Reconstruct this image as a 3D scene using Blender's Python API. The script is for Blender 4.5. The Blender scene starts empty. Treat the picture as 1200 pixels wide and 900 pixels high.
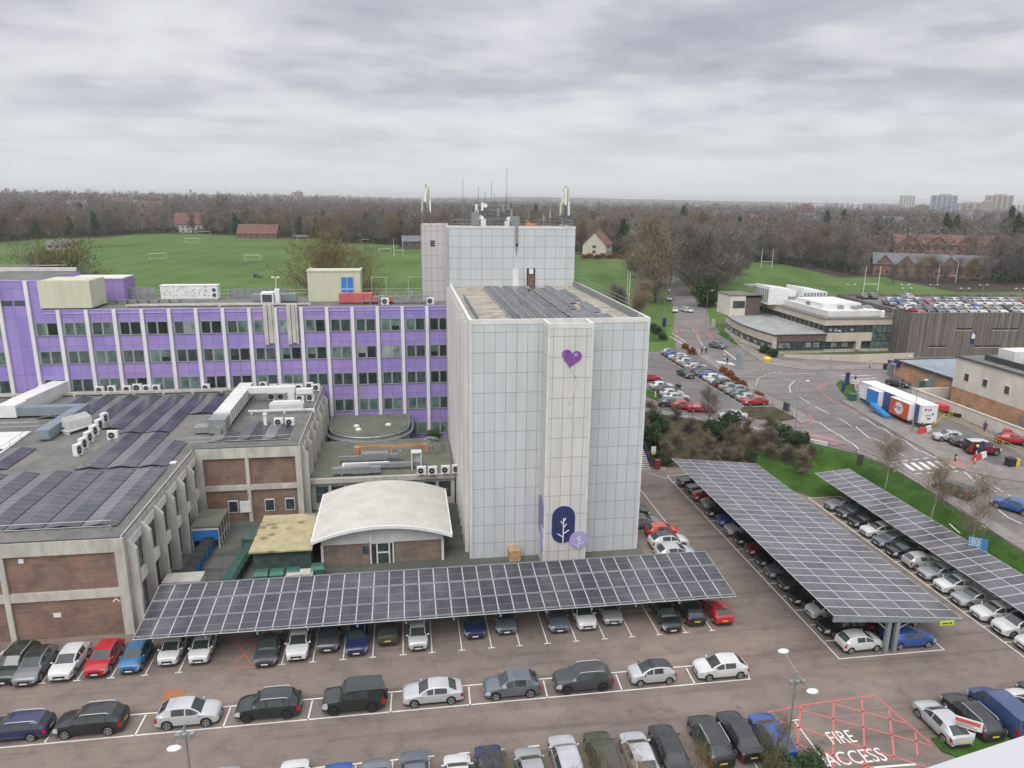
import bpy, bmesh, math, random
from mathutils import Vector, Matrix
R = math.radians
random.seed(7)
sc = bpy.context.scene
col = sc.collection
H = 37.0                                   # eye level above the car park, metres

# ------------------------------------------------------------ camera
PITCH, YAW, ROLL = 0.25072, 0.14924, -0.011125
cp, sp = math.cos(PITCH), math.sin(PITCH)
FWD = Vector((math.sin(YAW)*cp, math.cos(YAW)*cp, -sp))
_rt = Vector((math.cos(YAW), -math.sin(YAW), 0))
_dn = FWD.cross(_rt)
RGT = _rt*math.cos(ROLL) + _dn*math.sin(ROLL)
DWN = _dn*math.cos(ROLL) - _rt*math.sin(ROLL)
cam_d = bpy.data.cameras.new('camera')
cam = bpy.data.objects.new('camera', cam_d)
col.objects.link(cam)
cam_d.sensor_width = 36.0
cam_d.lens = 850.0/1200.0*36.0
cam_d.clip_start = 0.1
cam_d.clip_end = 30000
m3 = Matrix((RGT, -DWN, -FWD)).transposed()
cam.matrix_world = Matrix.Translation((0, 0, H)) @ m3.to_4x4()
sc.camera = cam

# ------------------------------------------------------------ world: overcast sky
SUN_EL, SUN_AZ = R(52), R(205)              # azimuth measured clockwise from +Y
world = bpy.data.worlds.new('World'); sc.world = world
world.use_nodes = True
nt = world.node_tree; nt.nodes.clear()
def N(t, **kw):
    n = nt.nodes.new(t)
    for k, v in kw.items(): setattr(n, k, v)
    return n
def math_n(op, a=None, b=None, clamp=False):
    n = N('ShaderNodeMath', operation=op); n.use_clamp = clamp
    for i, v in enumerate((a, b)):
        if v is None: continue
        if isinstance(v, (int, float)): n.inputs[i].default_value = v
        else: nt.links.new(v, n.inputs[i])
    return n.outputs[0]
lk = nt.links.new
out = N('ShaderNodeOutputWorld'); bg = N('ShaderNodeBackground')
sky = N('ShaderNodeTexSky', sky_type='NISHITA')
sky.sun_disc = False; sky.sun_elevation = SUN_EL; sky.sun_rotation = SUN_AZ
sky.dust_density = 3.0; sky.ozone_density = 1.0
tc = N('ShaderNodeTexCoord'); sep = N('ShaderNodeSeparateXYZ')
lk(tc.outputs['Generated'], sep.inputs[0])
zc = math_n('MAXIMUM', sep.outputs[2], 0.0)
zz = math_n('ADD', zc, 0.11)
px_ = math_n('DIVIDE', sep.outputs[0], zz); py_ = math_n('DIVIDE', sep.outputs[1], zz)
comb = N('ShaderNodeCombineXYZ'); lk(px_, comb.inputs[0]); lk(py_, comb.inputs[1])
def cloud(scale, det, rough, dist, off):
    mp = N('ShaderNodeMapping'); lk(comb.outputs[0], mp.inputs[0])
    mp.inputs['Location'].default_value = off
    mp.inputs['Rotation'].default_value = (0, 0, R(-12))
    mp.inputs['Scale'].default_value = (0.95, 1.0, 1)
    n = N('ShaderNodeTexNoise'); lk(mp.outputs[0], n.inputs['Vector'])
    n.inputs['Scale'].default_value = scale; n.inputs['Detail'].default_value = det
    n.inputs['Roughness'].default_value = rough; n.inputs['Distortion'].default_value = dist
    return n.outputs['Fac']
c1 = cloud(1.05, 6, 0.5, 0.05, (3.4, 0.6, 0)); c2 = cloud(3.2, 6, 0.52, 0.05, (7, 2, 0))
mixf = math_n('ADD', math_n('MULTIPLY', c1, 0.76), math_n('MULTIPLY', c2, 0.24))
ramp = N('ShaderNodeValToRGB'); lk(mixf, ramp.inputs[0])
cr = ramp.color_ramp
cr.elements[0].position = 0.36; cr.elements[0].color = (0.305, 0.306, 0.348, 1)
cr.elements[1].position = 0.63; cr.elements[1].color = (0.55, 0.555, 0.565, 1)
e = cr.elements.new(0.45); e.color = (0.375, 0.374, 0.415, 1)
e = cr.elements.new(0.52); e.color = (0.462, 0.460, 0.492, 1)
# brighter band of thin cloud over the horizon
hz = N('ShaderNodeValToRGB'); lk(zc, hz.inputs[0])
hz.color_ramp.elements[0].position = 0.0; hz.color_ramp.elements[0].color = (1, 1, 1, 1)
hz.color_ramp.elements[1].position = 0.155; hz.color_ramp.elements[1].color = (0, 0, 0, 1)
mx = N('ShaderNodeMixRGB'); lk(hz.outputs[0], mx.inputs[0]); lk(ramp.outputs[0], mx.inputs[1])
mx.inputs[2].default_value = (0.545, 0.57, 0.575, 1)
# an overcast sky is brighter overhead than at the horizon
zr = N('ShaderNodeMapRange'); lk(zc, zr.inputs[0])
for i_, v_ in ((1, 0.27), (2, 0.85), (3, 1.0), (4, 2.1)): zr.inputs[i_].default_value = v_
zmul = N('ShaderNodeMixRGB', blend_type='MULTIPLY'); zmul.inputs[0].default_value = 1.0
lk(zr.outputs[0], zmul.inputs[2])
# a little of the clear-sky colour behind the cloud cover
sk = N('ShaderNodeMixRGB', blend_type='ADD'); sk.inputs[0].default_value = 0.10
lk(mx.outputs[0], zmul.inputs[1]); lk(zmul.outputs[0], sk.inputs[1])
scl = N('ShaderNodeMixRGB', blend_type='MULTIPLY'); scl.inputs[0].default_value = 1
lk(sky.outputs[0], scl.inputs[1]); scl.inputs[2].default_value = (0.08, 0.08, 0.08, 1)
lk(scl.outputs[0], sk.inputs[2])
lk(sk.outputs[0], bg.inputs[0]); bg.inputs[1].default_value = 1.0
lk(bg.outputs[0], out.inputs[0])

# ------------------------------------------------------------ sun behind the cloud
sd = bpy.data.lights.new('sun', 'SUN'); sun = bpy.data.objects.new('sun', sd); col.objects.link(sun)
sd.energy = 1.5; sd.angle = R(45); sd.color = (1.0, 0.975, 0.94)
sdir = Vector((math.sin(SUN_AZ)*math.cos(SUN_EL), math.cos(SUN_AZ)*math.cos(SUN_EL), math.sin(SUN_EL)))
sun.rotation_euler = sdir.to_track_quat('Z', 'Y').to_euler()
sun.location = (0, -50, 120)

sc.view_settings.view_transform = 'Standard'
sc.view_settings.look = 'None'
sc.view_settings.exposure = 0.42
sc.view_settings.gamma = 1.0
sc.view_settings.use_curve_mapping = False
sc.render.engine = 'CYCLES'

# ------------------------------------------------------------ where a point of the photograph lies in the place
def ray(x, y):
    return (RGT*((x-600)/850.0) + DWN*((y-450)/850.0) + FWD)
def at(x, y, z=0.0):
    d = ray(x, y); t = (z-H)/d.z
    return Vector((d.x*t, d.y*t, z))
def at_y(x, y, Y):
    d = ray(x, y); t = Y/d.y
    return Vector((d.x*t, Y, H+d.z*t))
def sm(a, b, v):
    t = min(1.0, max(0.0, (v-a)/(b-a))); return t*t*(3-2*t)

# ------------------------------------------------------------ materials
MATS = {}
def mat(name, c, rough=0.7, metal=0.0, var=0.12, scale=0.6, spec=0.5, bump=0.0, bscale=20.0, tint=None, stretch=(1,1,1), coat=0.0, detail=6):
    if name in MATS: return MATS[name]
    m = bpy.data.materials.new(name); m.use_nodes = True
    t = m.node_tree; b = t.nodes['Principled BSDF']
    b.inputs['Roughness'].default_value = rough; b.inputs['Metallic'].default_value = metal
    b.inputs['Specular IOR Level'].default_value = spec
    if coat: b.inputs['Coat Weight'].default_value = coat; b.inputs['Coat Roughness'].default_value = 0.06
    if var > 0:
        g = t.nodes.new('ShaderNodeNewGeometry')
        mp = t.nodes.new('ShaderNodeMapping'); t.links.new(g.outputs['Position'], mp.inputs[0])
        mp.inputs['Scale'].default_value = stretch
        n = t.nodes.new('ShaderNodeTexNoise'); t.links.new(mp.outputs[0], n.inputs['Vector'])
        n.inputs['Scale'].default_value = scale; n.inputs['Detail'].default_value = detail
        n.inputs['Roughness'].default_value = 0.62
        r = t.nodes.new('ShaderNodeValToRGB'); t.links.new(n.outputs['Fac'], r.inputs[0])
        d = tint if tint else tuple(v*(1-2*var) for v in c)
        u = tuple(min(1, v*(1+1.3*var)) for v in c)
        r.color_ramp.elements[0].position = 0.3; r.color_ramp.elements[0].color = (*d, 1)
        r.color_ramp.elements[1].position = 0.7; r.color_ramp.elements[1].color = (*u, 1)
        t.links.new(r.outputs[0], b.inputs['Base Color'])
        if bump:
            n2 = t.nodes.new('ShaderNodeTexNoise'); t.links.new(mp.outputs[0], n2.inputs['Vector'])
            n2.inputs['Scale'].default_value = bscale; n2.inputs['Detail'].default_value = 4
            bp = t.nodes.new('ShaderNodeBump'); bp.inputs['Strength'].default_value = bump
            t.links.new(n2.outputs['Fac'], bp.inputs['Height']); t.links.new(bp.outputs[0], b.inputs['Normal'])
    else:
        b.inputs['Base Color'].default_value = (*c, 1)
    MATS[name] = m
    return m
class G:
    """small helper to write node graphs"""
    def __init__(s, name):
        s.m = bpy.data.materials.new(name); s.m.use_nodes = True; s.t = s.m.node_tree
        s.b = s.t.nodes['Principled BSDF']; MATS[name] = s.m
    def n(s, typ, ins={}, **kw):
        x = s.t.nodes.new(typ)
        for k, v in kw.items(): setattr(x, k, v)
        for k, v in ins.items():
            if isinstance(v, bpy.types.NodeSocket): s.t.links.new(v, x.inputs[k])
            else: x.inputs[k].default_value = v
        return x
    def mth(s, op, a, b=0.0):
        return s.n('ShaderNodeMath', {0: a, 1: b}, operation=op).outputs[0]
    def pos(s): return s.n('ShaderNodeNewGeometry').outputs['Position']
    def noise(s, v, scale, det=6, rough=0.6, dist=0.0):
        return s.n('ShaderNodeTexNoise', {'Vector': v, 'Scale': scale, 'Detail': det, 'Roughness': rough, 'Distortion': dist}).outputs['Fac']
    def ramp(s, f, stops):
        r = s.n('ShaderNodeValToRGB', {0: f}); e = r.color_ramp.elements
        while len(e) < len(stops): e.new(0.5)
        for q, (p, c) in zip(e, stops): q.position = p; q.color = (*c, 1) if len(c) == 3 else c
        return r.outputs[0]
    def mix(s, f, a, b, bt='MIX'):
        return s.n('ShaderNodeMixRGB', {0: f, 1: a, 2: b}, blend_type=bt).outputs[0]
    def map(s, v, scale=(1,1,1), loc=(0,0,0), rot=(0,0,0)):
        return s.n('ShaderNodeMapping', {0: v, 'Scale': scale, 'Location': loc, 'Rotation': rot}).outputs[0]
    def base(s, c): s.t.links.new(c, s.b.inputs['Base Color'])
    def set(s, **kw):
        for k, v in kw.items(): s.b.inputs[k.replace('_', ' ')].default_value = v
    def bump(s, h, st):
        s.t.links.new(s.n('ShaderNodeBump', {'Height': h, 'Strength': st}).outputs[0], s.b.inputs['Normal'])

# ------------------------------------------------------------ mesh builder
class MB:
    def __init__(s): s.v = []; s.f = []; s.mi = []; s.sm = []
    def add(s, vs, fs, mi=0, smooth=False):
        o = len(s.v); s.v.extend([tuple(p) for p in vs])
        for f in fs: s.f.append(tuple(i+o for i in f)); s.mi.append(mi); s.sm.append(smooth)
        return s
    def box(s, x0, x1, y0, y1, z0, z1, mi=0):
        if x0 > x1: x0, x1 = x1, x0
        if y0 > y1: y0, y1 = y1, y0
        if z0 > z1: z0, z1 = z1, z0
        vs = [(x0,y0,z0),(x1,y0,z0),(x1,y1,z0),(x0,y1,z0),(x0,y0,z1),(x1,y0,z1),(x1,y1,z1),(x0,y1,z1)]
        return s.add(vs, [(0,3,2,1),(4,5,6,7),(0,1,5,4),(1,2,6,5),(2,3,7,6),(3,0,4,7)], mi)
    def obox(s, c, sx, sy, sz, rz=0, mi=0, rx=0):
        mtx = Matrix.Translation(c) @ Matrix.Rotation(rz, 4, 'Z') @ Matrix.Rotation(rx, 4, 'X')
        vs = [mtx @ Vector((x*sx/2, y*sy/2, z*sz/2)) for z in (-1,1) for x, y in ((-1,-1),(1,-1),(1,1),(-1,1))]
        return s.add(vs, [(0,3,2,1),(4,5,6,7),(0,1,5,4),(1,2,6,5),(2,3,7,6),(3,0,4,7)], mi)
    def quad(s, a, b, c, d, mi=0): return s.add([a,b,c,d], [(0,1,2,3)], mi)
    def prism(s, pts, z0, z1, mi=0, cap=True, mi_top=None):
        n = len(pts)
        ar = sum(pts[i][0]*pts[(i+1)%n][1]-pts[(i+1)%n][0]*pts[i][1] for i in range(n))
        if ar < 0: pts = list(reversed(pts))
        zs0 = z0 if callable(z0) else (lambda p: z0); zs1 = z1 if callable(z1) else (lambda p: z1)
        vs = [(p[0],p[1],zs0(p)) for p in pts]+[(p[0],p[1],zs1(p)) for p in pts]
        s.add(vs, [(i,(i+1)%n,n+(i+1)%n,n+i) for i in range(n)], mi)
        if cap:
            s.add(vs[:n], [tuple(reversed(range(n)))], mi); s.add(vs[n:], [tuple(range(n))], mi if mi_top is None else mi_top)
        return s
    def tube(s, pts, r, n=6, mi=0, smooth=True, r2=None, cap=True):
        pts = [Vector(p) for p in pts]; m = len(pts); rings = []
        for i, p in enumerate(pts):
            d = (pts[min(i+1,m-1)]-pts[max(i-1,0)])
            d = d.normalized() if d.length > 1e-9 else Vector((0,0,1))
            u = d.cross(Vector((0,0,1)))
            u = u.normalized() if u.length > 1e-3 else Vector((1,0,0))
            w = d.cross(u)
            rr = r if r2 is None else r+(r2-r)*i/max(1,m-1)
            rings.append([p+(u*math.cos(a)+w*math.sin(a))*rr for a in [2*math.pi*k/n for k in range(n)]])
        vs = [q for ring in rings for q in ring]; fs = []
        for i in range(m-1):
            for k in range(n):
                fs.append((i*n+k, i*n+(k+1)%n, (i+1)*n+(k+1)%n, (i+1)*n+k))
        s.add(vs, fs, mi, smooth)
        if cap:
            s.add(rings[0], [tuple(range(n))], mi); s.add(rings[-1], [tuple(reversed(range(n)))], mi)
        return s
    def cyl(s, c, r, h, n=12, mi=0, r2=None, axis='z'):
        c = Vector(c); ax = {'x': Vector((1,0,0)), 'y': Vector((0,1,0)), 'z': Vector((0,0,1))}[axis]
        return s.tube([c, c+ax*h], r, n, mi, True, r2)
    def ball(s, c, r, seg=10, rings=6, mi=0, sc=(1,1,1)):
        vs = []; fs = []
        for i in range(rings+1):
            th = math.pi*i/rings
            for k in range(seg):
                a = 2*math.pi*k/seg
                vs.append((c[0]+r*sc[0]*math.sin(th)*math.cos(a), c[1]+r*sc[1]*math.sin(th)*math.sin(a), c[2]+r*sc[2]*math.cos(th)))
        for i in range(rings):
            for k in range(seg):
                fs.append((i*seg+k, (i+1)*seg+k, (i+1)*seg+(k+1)%seg, i*seg+(k+1)%seg))
        return s.add(vs, fs, mi, True)
    def mesh(s, name, mats):
        me = bpy.data.meshes.new(name)
        me.from_pydata(s.v, [], s.f)
        if not isinstance(mats, (list, tuple)): mats = [mats]
        for m in mats: me.materials.append(m)
        me.polygons.foreach_set('material_index', s.mi)
        me.polygons.foreach_set('use_smooth', s.sm)
        me.update()
        return me
    def build(s, name, mats, parent=None, loc=None, rz=0):
        o = bpy.data.objects.new(name, s.mesh(name, mats)); col.objects.link(o)
        if parent is not None: o.parent = parent
        if loc is not None: o.location = loc
        if rz: o.rotation_euler.z = rz
        return o
KIDS = {}
def tag(o, label=None, cat=None, group=None, kind=None):
    if label: o['label'] = label
    if cat: o['category'] = cat
    if group: o['group'] = group
    if kind: o['kind'] = kind
    return o
def thing(name, label, cat, loc=(0,0,0), rz=0, group=None):
    o = bpy.data.objects.new(name, None); col.objects.link(o)
    o.empty_display_size = 0.3
    o.location = loc; o.rotation_euler.z = rz
    return tag(o, label, cat, group)
def kids_of(o):
    return [c for c in bpy.data.objects if c.parent == o]
def kid_tree(o):
    return [(c, kid_tree(c)) for c in kids_of(o)]
def copy_tree(o, tree, parent=None, fn=None):
    c = o.copy(); col.objects.link(c)
    if parent is not None: c.parent = parent
    if fn: fn(c)
    for k, t in tree: copy_tree(k, t, c, fn)
    return c
def px_poly(pts, z=0.0, dz=0.0):
    return [Vector((*at(x, y, z)[:2], z+dz)) for x, y in pts]
def sheet(name, m, pts, thick=None, kind='structure', parent=None):
    """flat sheet from world points (x, y, z)"""
    bm = bmesh.new()
    f = bm.faces.new([bm.verts.new(p) for p in pts])
    bm.normal_update()
    if f.normal.z < 0: f.normal_flip()
    bmesh.ops.triangulate(bm, faces=bm.faces[:])
    if thick:
        geo = bmesh.ops.extrude_face_region(bm, geom=bm.faces[:])
        bmesh.ops.translate(bm, verts=[v for v in geo['geom'] if isinstance(v, bmesh.types.BMVert)], vec=(0,0,thick))
        bmesh.ops.recalc_face_normals(bm, faces=bm.faces[:])
    me = bpy.data.meshes.new(name); bm.to_mesh(me); bm.free(); me.materials.append(m)
    o = bpy.data.objects.new(name, me); col.objects.link(o)
    if parent: o.parent = parent
    elif kind: o['kind'] = kind
    return o
def ribbon(mb, pts, w, z, mi=0):
    """a flat strip of width w along a polyline"""
    P = [Vector((p[0], p[1], 0)) for p in pts]; L = []
    for i, p in enumerate(P):
        d = (P[min(i+1,len(P)-1)]-P[max(i-1,0)]).normalized(); n = Vector((-d.y, d.x, 0))
        L.append((p+n*w/2, p-n*w/2))
    zf = z if callable(z) else (lambda x, y: z)
    for i in range(len(L)-1):
        a, b = L[i]; c, d = L[i+1]
        q = [a, b, d, c]
        mb.add([(v.x, v.y, zf(v.x, v.y)) for v in q], [(0,1,2,3)], mi)
def dashes(mb, pts, w, z, dash, gap, mi=0):
    P = [Vector((p[0], p[1], 0)) for p in pts]
    for a, b in zip(P, P[1:]):
        L = (b-a).length; t = 0; d = (b-a).normalized()
        while t < L:
            ribbon(mb, [a+d*t, a+d*min(L, t+dash)], w, z, mi); t += dash+gap
# ============================================================ ground
def interp(x, xs, ys):
    if x <= xs[0]: return ys[0]
    for i in range(len(xs)-1):
        if x <= xs[i+1]: return ys[i]+(ys[i+1]-ys[i])*(x-xs[i])/(xs[i+1]-xs[i])
    return ys[-1]
def upper(X, Y):
    z = 3.0 + 4.0*sm(200, 420, Y)
    z += 13*sm(620, 1500, Y)*sm(150, -500, X) + 6*sm(1500, 5000, Y)
    return z
def terr(X, Y):
    s = sm(56.9, 60.4, X)
    if X < 31: n = sm(112, 124, Y)
    else: n = sm(interp(X, [31,46,57], [93.5,93,83]), interp(X, [31,39,47.5,51.3,55.8,61], [112,110,103.3,99.2,94.6,85.5]), Y)
    return upper(X, Y)*max(s, n)
def on(x, y, z0=3.0):
    """point of the ground seen at photo pixel (x, y)"""
    z = z0
    for _ in range(12):
        p = at(x, y, z); z = 0.5*z+0.5*terr(p.x, p.y)
    return Vector((p.x, p.y, terr(p.x, p.y)))

# --- materials of the ground
g = G('grass field'); p = g.pos()
n1 = g.noise(p, 0.02, 5, 0.6); n2 = g.noise(g.map(p, (0.05, 0.25, 0.1), rot=(0,0,R(12))), 1.0, 4, 0.6); n3 = g.noise(p, 1.3, 6, 0.7)
sy = g.n('ShaderNodeSeparateXYZ', {0: g.map(p, rot=(0,0,R(14)))}).outputs[0]
band = g.mth('MULTIPLY', g.mth('SINE', g.mth('MULTIPLY', g.mth('ADD', sy, g.mth('MULTIPLY', n1, 6.0)), 0.42)), 0.028)
f = g.mth('ADD', band, g.mth('ADD', g.mth('MULTIPLY', n1, 0.5), g.mth('ADD', g.mth('MULTIPLY', n2, 0.3), g.mth('MULTIPLY', n3, 0.25))))
mud = g.ramp(g.noise(g.map(p, (1,1,1), loc=(40,9,0)), 0.055, 8, 0.72), [(0.60, (0,0,0)), (0.74, (0.75,0.75,0.75))])
g.base(g.mix(mud, g.ramp(f, [(0.36, (0.050,0.084,0.022)), (0.48, (0.070,0.128,0.031)), (0.57, (0.094,0.155,0.042)), (0.70, (0.135,0.172,0.068))]), (0.155,0.150,0.075,1))); g.set(Roughness=0.95, Specular_IOR_Level=0.15)
g = G('bank grass'); p = g.pos()
n1 = g.noise(p, 0.35, 6, 0.65); n3 = g.noise(p, 5.0, 6, 0.75)
f = g.mth('ADD', g.mth('MULTIPLY', n1, 0.55), g.mth('MULTIPLY', n3, 0.45))
g.base(g.ramp(f, [(0.36, (0.020,0.042,0.010)), (0.5, (0.044,0.10,0.018)), (0.66, (0.082,0.15,0.035))])); g.set(Roughness=0.95, Specular_IOR_Level=0.1)
g.bump(n3, 0.5)
g = G('woodland floor'); p = g.pos()
g.base(g.ramp(g.noise(p, 0.03, 8, 0.7), [(0.35, (0.035,0.032,0.022)), (0.6, (0.075,0.062,0.05)), (0.75, (0.05,0.075,0.03))])); g.set(Roughness=1.0, Specular_IOR_Level=0.05)
g = G('embankment soil'); p = g.pos()
g.base(g.ramp(g.noise(p, 0.9, 8, 0.7), [(0.35, (0.035,0.040,0.018)), (0.55, (0.09,0.075,0.05)), (0.7, (0.06,0.085,0.03))])); g.set(Roughness=1.0, Specular_IOR_Level=0.05)

def asphalt(name, c, warm, crack=0.35, seed=0):
    g = G(name); p = g.map(g.pos(), loc=(seed, seed*2, 0))
    big = g.noise(p, 0.06, 5, 0.6, 0.4); mid = g.noise(p, 0.55, 7, 0.68, 0.3); fine = g.noise(p, 9.0, 4, 0.7)
    a = g.ramp(big, [(0.33, tuple(v*0.80 for v in c)), (0.5, c), (0.68, warm)])
    a = g.mix(0.55, a, g.ramp(mid, [(0.28, (0.52,0.52,0.53)), (0.5, (1.0,1.0,1.0)), (0.74, (1.22,1.2,1.16))]), 'MULTIPLY')
    a = g.mix(0.35, a, g.ramp(fine, [(0.3, (0.6,0.6,0.6)), (0.7, (1.35,1.35,1.35))]), 'MULTIPLY')
    # wheel tracks and stains drawn out along the lanes
    tr = g.noise(g.map(p, (0.035, 0.62, 1)), 1.0, 6, 0.62, 0.5)
    a = g.mix(0.75, a, g.ramp(tr, [(0.34, (0.60,0.60,0.62)), (0.47, (1,1,1)), (0.60, (1,1,1)), (0.72, (1.2,1.18,1.14))]), 'MULTIPLY')
    # oil drips where engines stand
    sp = g.noise(p, 0.9, 2, 0.5)
    a = g.mix(0.6, a, g.ramp(sp, [(0.22, (0.5,0.5,0.5)), (0.30, (1,1,1))]), 'MULTIPLY')
    v = g.n('ShaderNodeTexVoronoi', {'Vector': g.mix(0.25, p, g.n('ShaderNodeTexNoise', {'Vector': p, 'Scale': 0.7, 'Detail': 5.0}).outputs['Color'], 'ADD'), 'Scale': 0.11}, feature='DISTANCE_TO_EDGE').outputs['Distance']
    a = g.mix(crack, a, g.ramp(v, [(0.0, (0.25,0.25,0.25)), (0.006, (0.45,0.45,0.45)), (0.012, (1,1,1))]), 'MULTIPLY')
    # seams between the paver passes, and old trench repairs
    s_ = g.n('ShaderNodeSeparateXYZ', {0: p}); wob = g.mth('MULTIPLY', g.noise(p, 0.5, 4), 0.5)
    fr_ = g.mth('FRACT', g.mth('DIVIDE', g.mth('ADD', s_.outputs[1], wob), 3.3))
    a = g.mix(0.4, a, g.ramp(fr_, [(0.0, (0.45,0.45,0.45)), (0.012, (0.6,0.6,0.6)), (0.03, (1,1,1))]), 'MULTIPLY')
    bk = g.n('ShaderNodeTexBrick', {'Vector': g.map(p, loc=(2.3,1.1,0)), 'Scale': 1.0, 'Mortar Size': 0.0, 'Brick Width': 9.0, 'Row Height': 2.6, 'Color1': (0.86,0.85,0.85,1), 'Color2': (1.1,1.09,1.07,1), 'Bias': 0.1}); bk.offset = 0.37
    a = g.mix(0.55, a, bk.outputs[0], 'MULTIPLY')
    g.base(a); g.set(Roughness=0.88, Specular_IOR_Level=0.3)
    g.bump(fine, 0.25)
    return g.m
asphalt('car park asphalt', (0.196,0.163,0.143), (0.236,0.186,0.158), 0.1)
asphalt('road asphalt', (0.185,0.172,0.165), (0.215,0.198,0.186), 0.2, 40)
asphalt('lot asphalt', (0.158,0.150,0.148), (0.185,0.175,0.17), 0.25, 90)
asphalt('yard concrete', (0.115,0.125,0.108), (0.17,0.155,0.125), 0.2, 20)
mat('pavement', (0.24,0.215,0.20), 0.9, var=0.14, scale=0.8)
mat('red paving', (0.30,0.19,0.17), 0.9, var=0.14, scale=0.8)
mat('kerb stone', (0.42,0.40,0.37), 0.85, var=0.15, scale=1.5)
def paint(name, c, wear=0.52):
    g = G(name); p = g.pos(); n = g.noise(p, 2.2, 9, 0.75)
    g.base(g.ramp(n, [(wear-0.17, tuple(0.16+0.25*v for v in c)), (wear-0.06, tuple(v*0.8 for v in c)), (wear+0.1, c)])); g.set(Roughness=0.75)
paint('white road paint', (0.72,0.71,0.67), 0.45)
paint('red road paint', (0.58,0.15,0.14), 0.44)
paint('yellow road paint', (0.60,0.47,0.17), 0.48)
paint('faded road paint', (0.50,0.48,0.44), 0.5)
paint('rust patch', (0.36,0.16,0.07), 0.5); mat('old patch', (0.185,0.145,0.12), .9, var=.15, scale=2)

# --- one terrain sheet to the horizon
def axis_pts(lo, hi, step, far, grow=1.22):
    a = []; v = lo
    while v <= hi: a.append(v); v += step
    s = step; v = a[-1]
    while v < far: s *= grow; v += s; a.append(v)
    s = step; v = a[0]; b = []
    while v > -far: s *= grow; v -= s; b.append(v)
    return list(reversed(b))+a
gx = axis_pts(26, 66, 0.8, 14000, 1.16); gy = axis_pts(78, 128, 0.8, 15000, 1.16)
gy = [v for v in gy if v > -60]
vs = [(x, y, terr(x, y)-0.03) for y in gy for x in gx]
nx = len(gx)
fs = []; mi = []
WOOD = ([-900,-252,-184,-89,4,108,124,175,197,215,260,900], [480,505,628,570,455,400,390,362,328,262,258,258])
for j in range(len(gy)-1):
    for i in range(nx-1):
        fs.append((j*nx+i, j*nx+i+1, (j+1)*nx+i+1, (j+1)*nx+i))
        X = (gx[i]+gx[i+1])/2; Y = (gy[j]+gy[j+1])/2
        if Y > interp(X, *WOOD): mi.append(1)
        elif 44.6 < X < 62.5 and Y < 97 and (X > 56 or (Y > 78 and Y < 93+(X-50)*.6)): mi.append(2)
        elif Y > 90 and 26 < X < 60 and Y < 125: mi.append(3)
        else: mi.append(0)
me = bpy.data.meshes.new('ground'); me.from_pydata(vs, [], fs)
for n in ('grass field', 'woodland floor', 'bank grass', 'embankment soil'): me.materials.append(MATS[n])
me.polygons.foreach_set('material_index', mi); me.polygons.foreach_set('use_smooth', [True]*len(fs)); me.update()
go = bpy.data.objects.new('ground', me); col.objects.link(go); go['kind'] = 'structure'

# --- the low car park
sheet('car_park', MATS['car park asphalt'], [(-90,8,0.0),(56.8,8,0),(56.8,79.5,0),(51.5,80.4,0),(49.5,83.5,0),(46.8,88.5,0),(45.5,92.6,0),(31,93.2,0),(24,93.2,0),(24,66,0),(-90,66,0)])
sheet('service_yard', MATS['yard concrete'], [(-40,66.0,0.004),(25,66.0,0.004),(25,112,0.004),(-40,112,0.004)])
sheet('pavement', MATS['pavement'], [(24.6,91.6,0.008),(36.2,91.6,0.008),(36.2,93.1,0.008),(24.6,93.1,0.008)], 0.09)

# --- roads and the upper car park, on the plateau
Z3 = 3.0
road_w = [(30,113),(38.9,110.6),(47.5,104.2),(51.3,100.2),(55.8,95.6),(61.5,88.0),(63.1,82),(62.6,74),(61.2,60),(60.4,40),(60,8),(190,8),(190,120),(118,151),(86,150.5),(79,164),(83,180),(86,192)]
road_w += [(74,192),(72.5,187),(62,157),(30,160)]
sheet('road', MATS['road asphalt'], [(x, y, Z3) for x, y in road_w])
far_road = MB()
def fine(pts, n=6):
    return [(a[0]+(b[0]-a[0])*k/n, a[1]+(b[1]-a[1])*k/n) for a, b in zip(pts, pts[1:]) for k in range(n)]+[pts[-1]]
ribbon(far_road, fine([(77.6,186),(89.3,216),(96,238)]), 10.0, lambda x, y: terr(x, y)+0.05)
ribbon(far_road, fine([(96,238),(101,255),(109,285),(120,330),(132,380),(146,440),(160,520)]), 7.8, lambda x, y: terr(x, y)+0.06)
o = far_road.build('road', MATS['road asphalt']); o['kind'] = 'structure'
sheet('upper_car_park', MATS['lot asphalt'], [(33,112.5,Z3+.004),(47,111.4,Z3+.004),(56.4,111,Z3+.004),(63.6,112,Z3+.004),(64.3,150,Z3+.004),(64,157,Z3+.004),(33,158,Z3+.004)])
# grass verges and islands on the plateau
def verge(pts, mname='bank grass'):
    sheet('verge', MATS[mname], [(x, y, Z3+.008) for x, y in pts], 0.10)
verge([tuple(at(x, y, 3)[:2]) for x, y in ((866,482),(872,477),(910,478),(932,484),(930,491),(915,494),(885,491))], 'embankment soil')
verge([tuple(at(x, y, 3)[:2]) for x, y in ((757,456),(770,462),(790,469),(812,476),(800,479),(775,472),(757,464))])
verge([tuple(at(x, y, 3)[:2]) for x, y in ((758,378),(779,385),(783,400),(760,400))])
verge([tuple(at(x, y, 3)[:2]) for x, y in ((980,450),(985,446),(1000,450),(1003,460),(998,470),(988,462))])
verge([(83.2,181),(81.5,178),(80.4,170),(80.0,161),(82,155),(83.6,153),(84.5,158),(85,172)])
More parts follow.
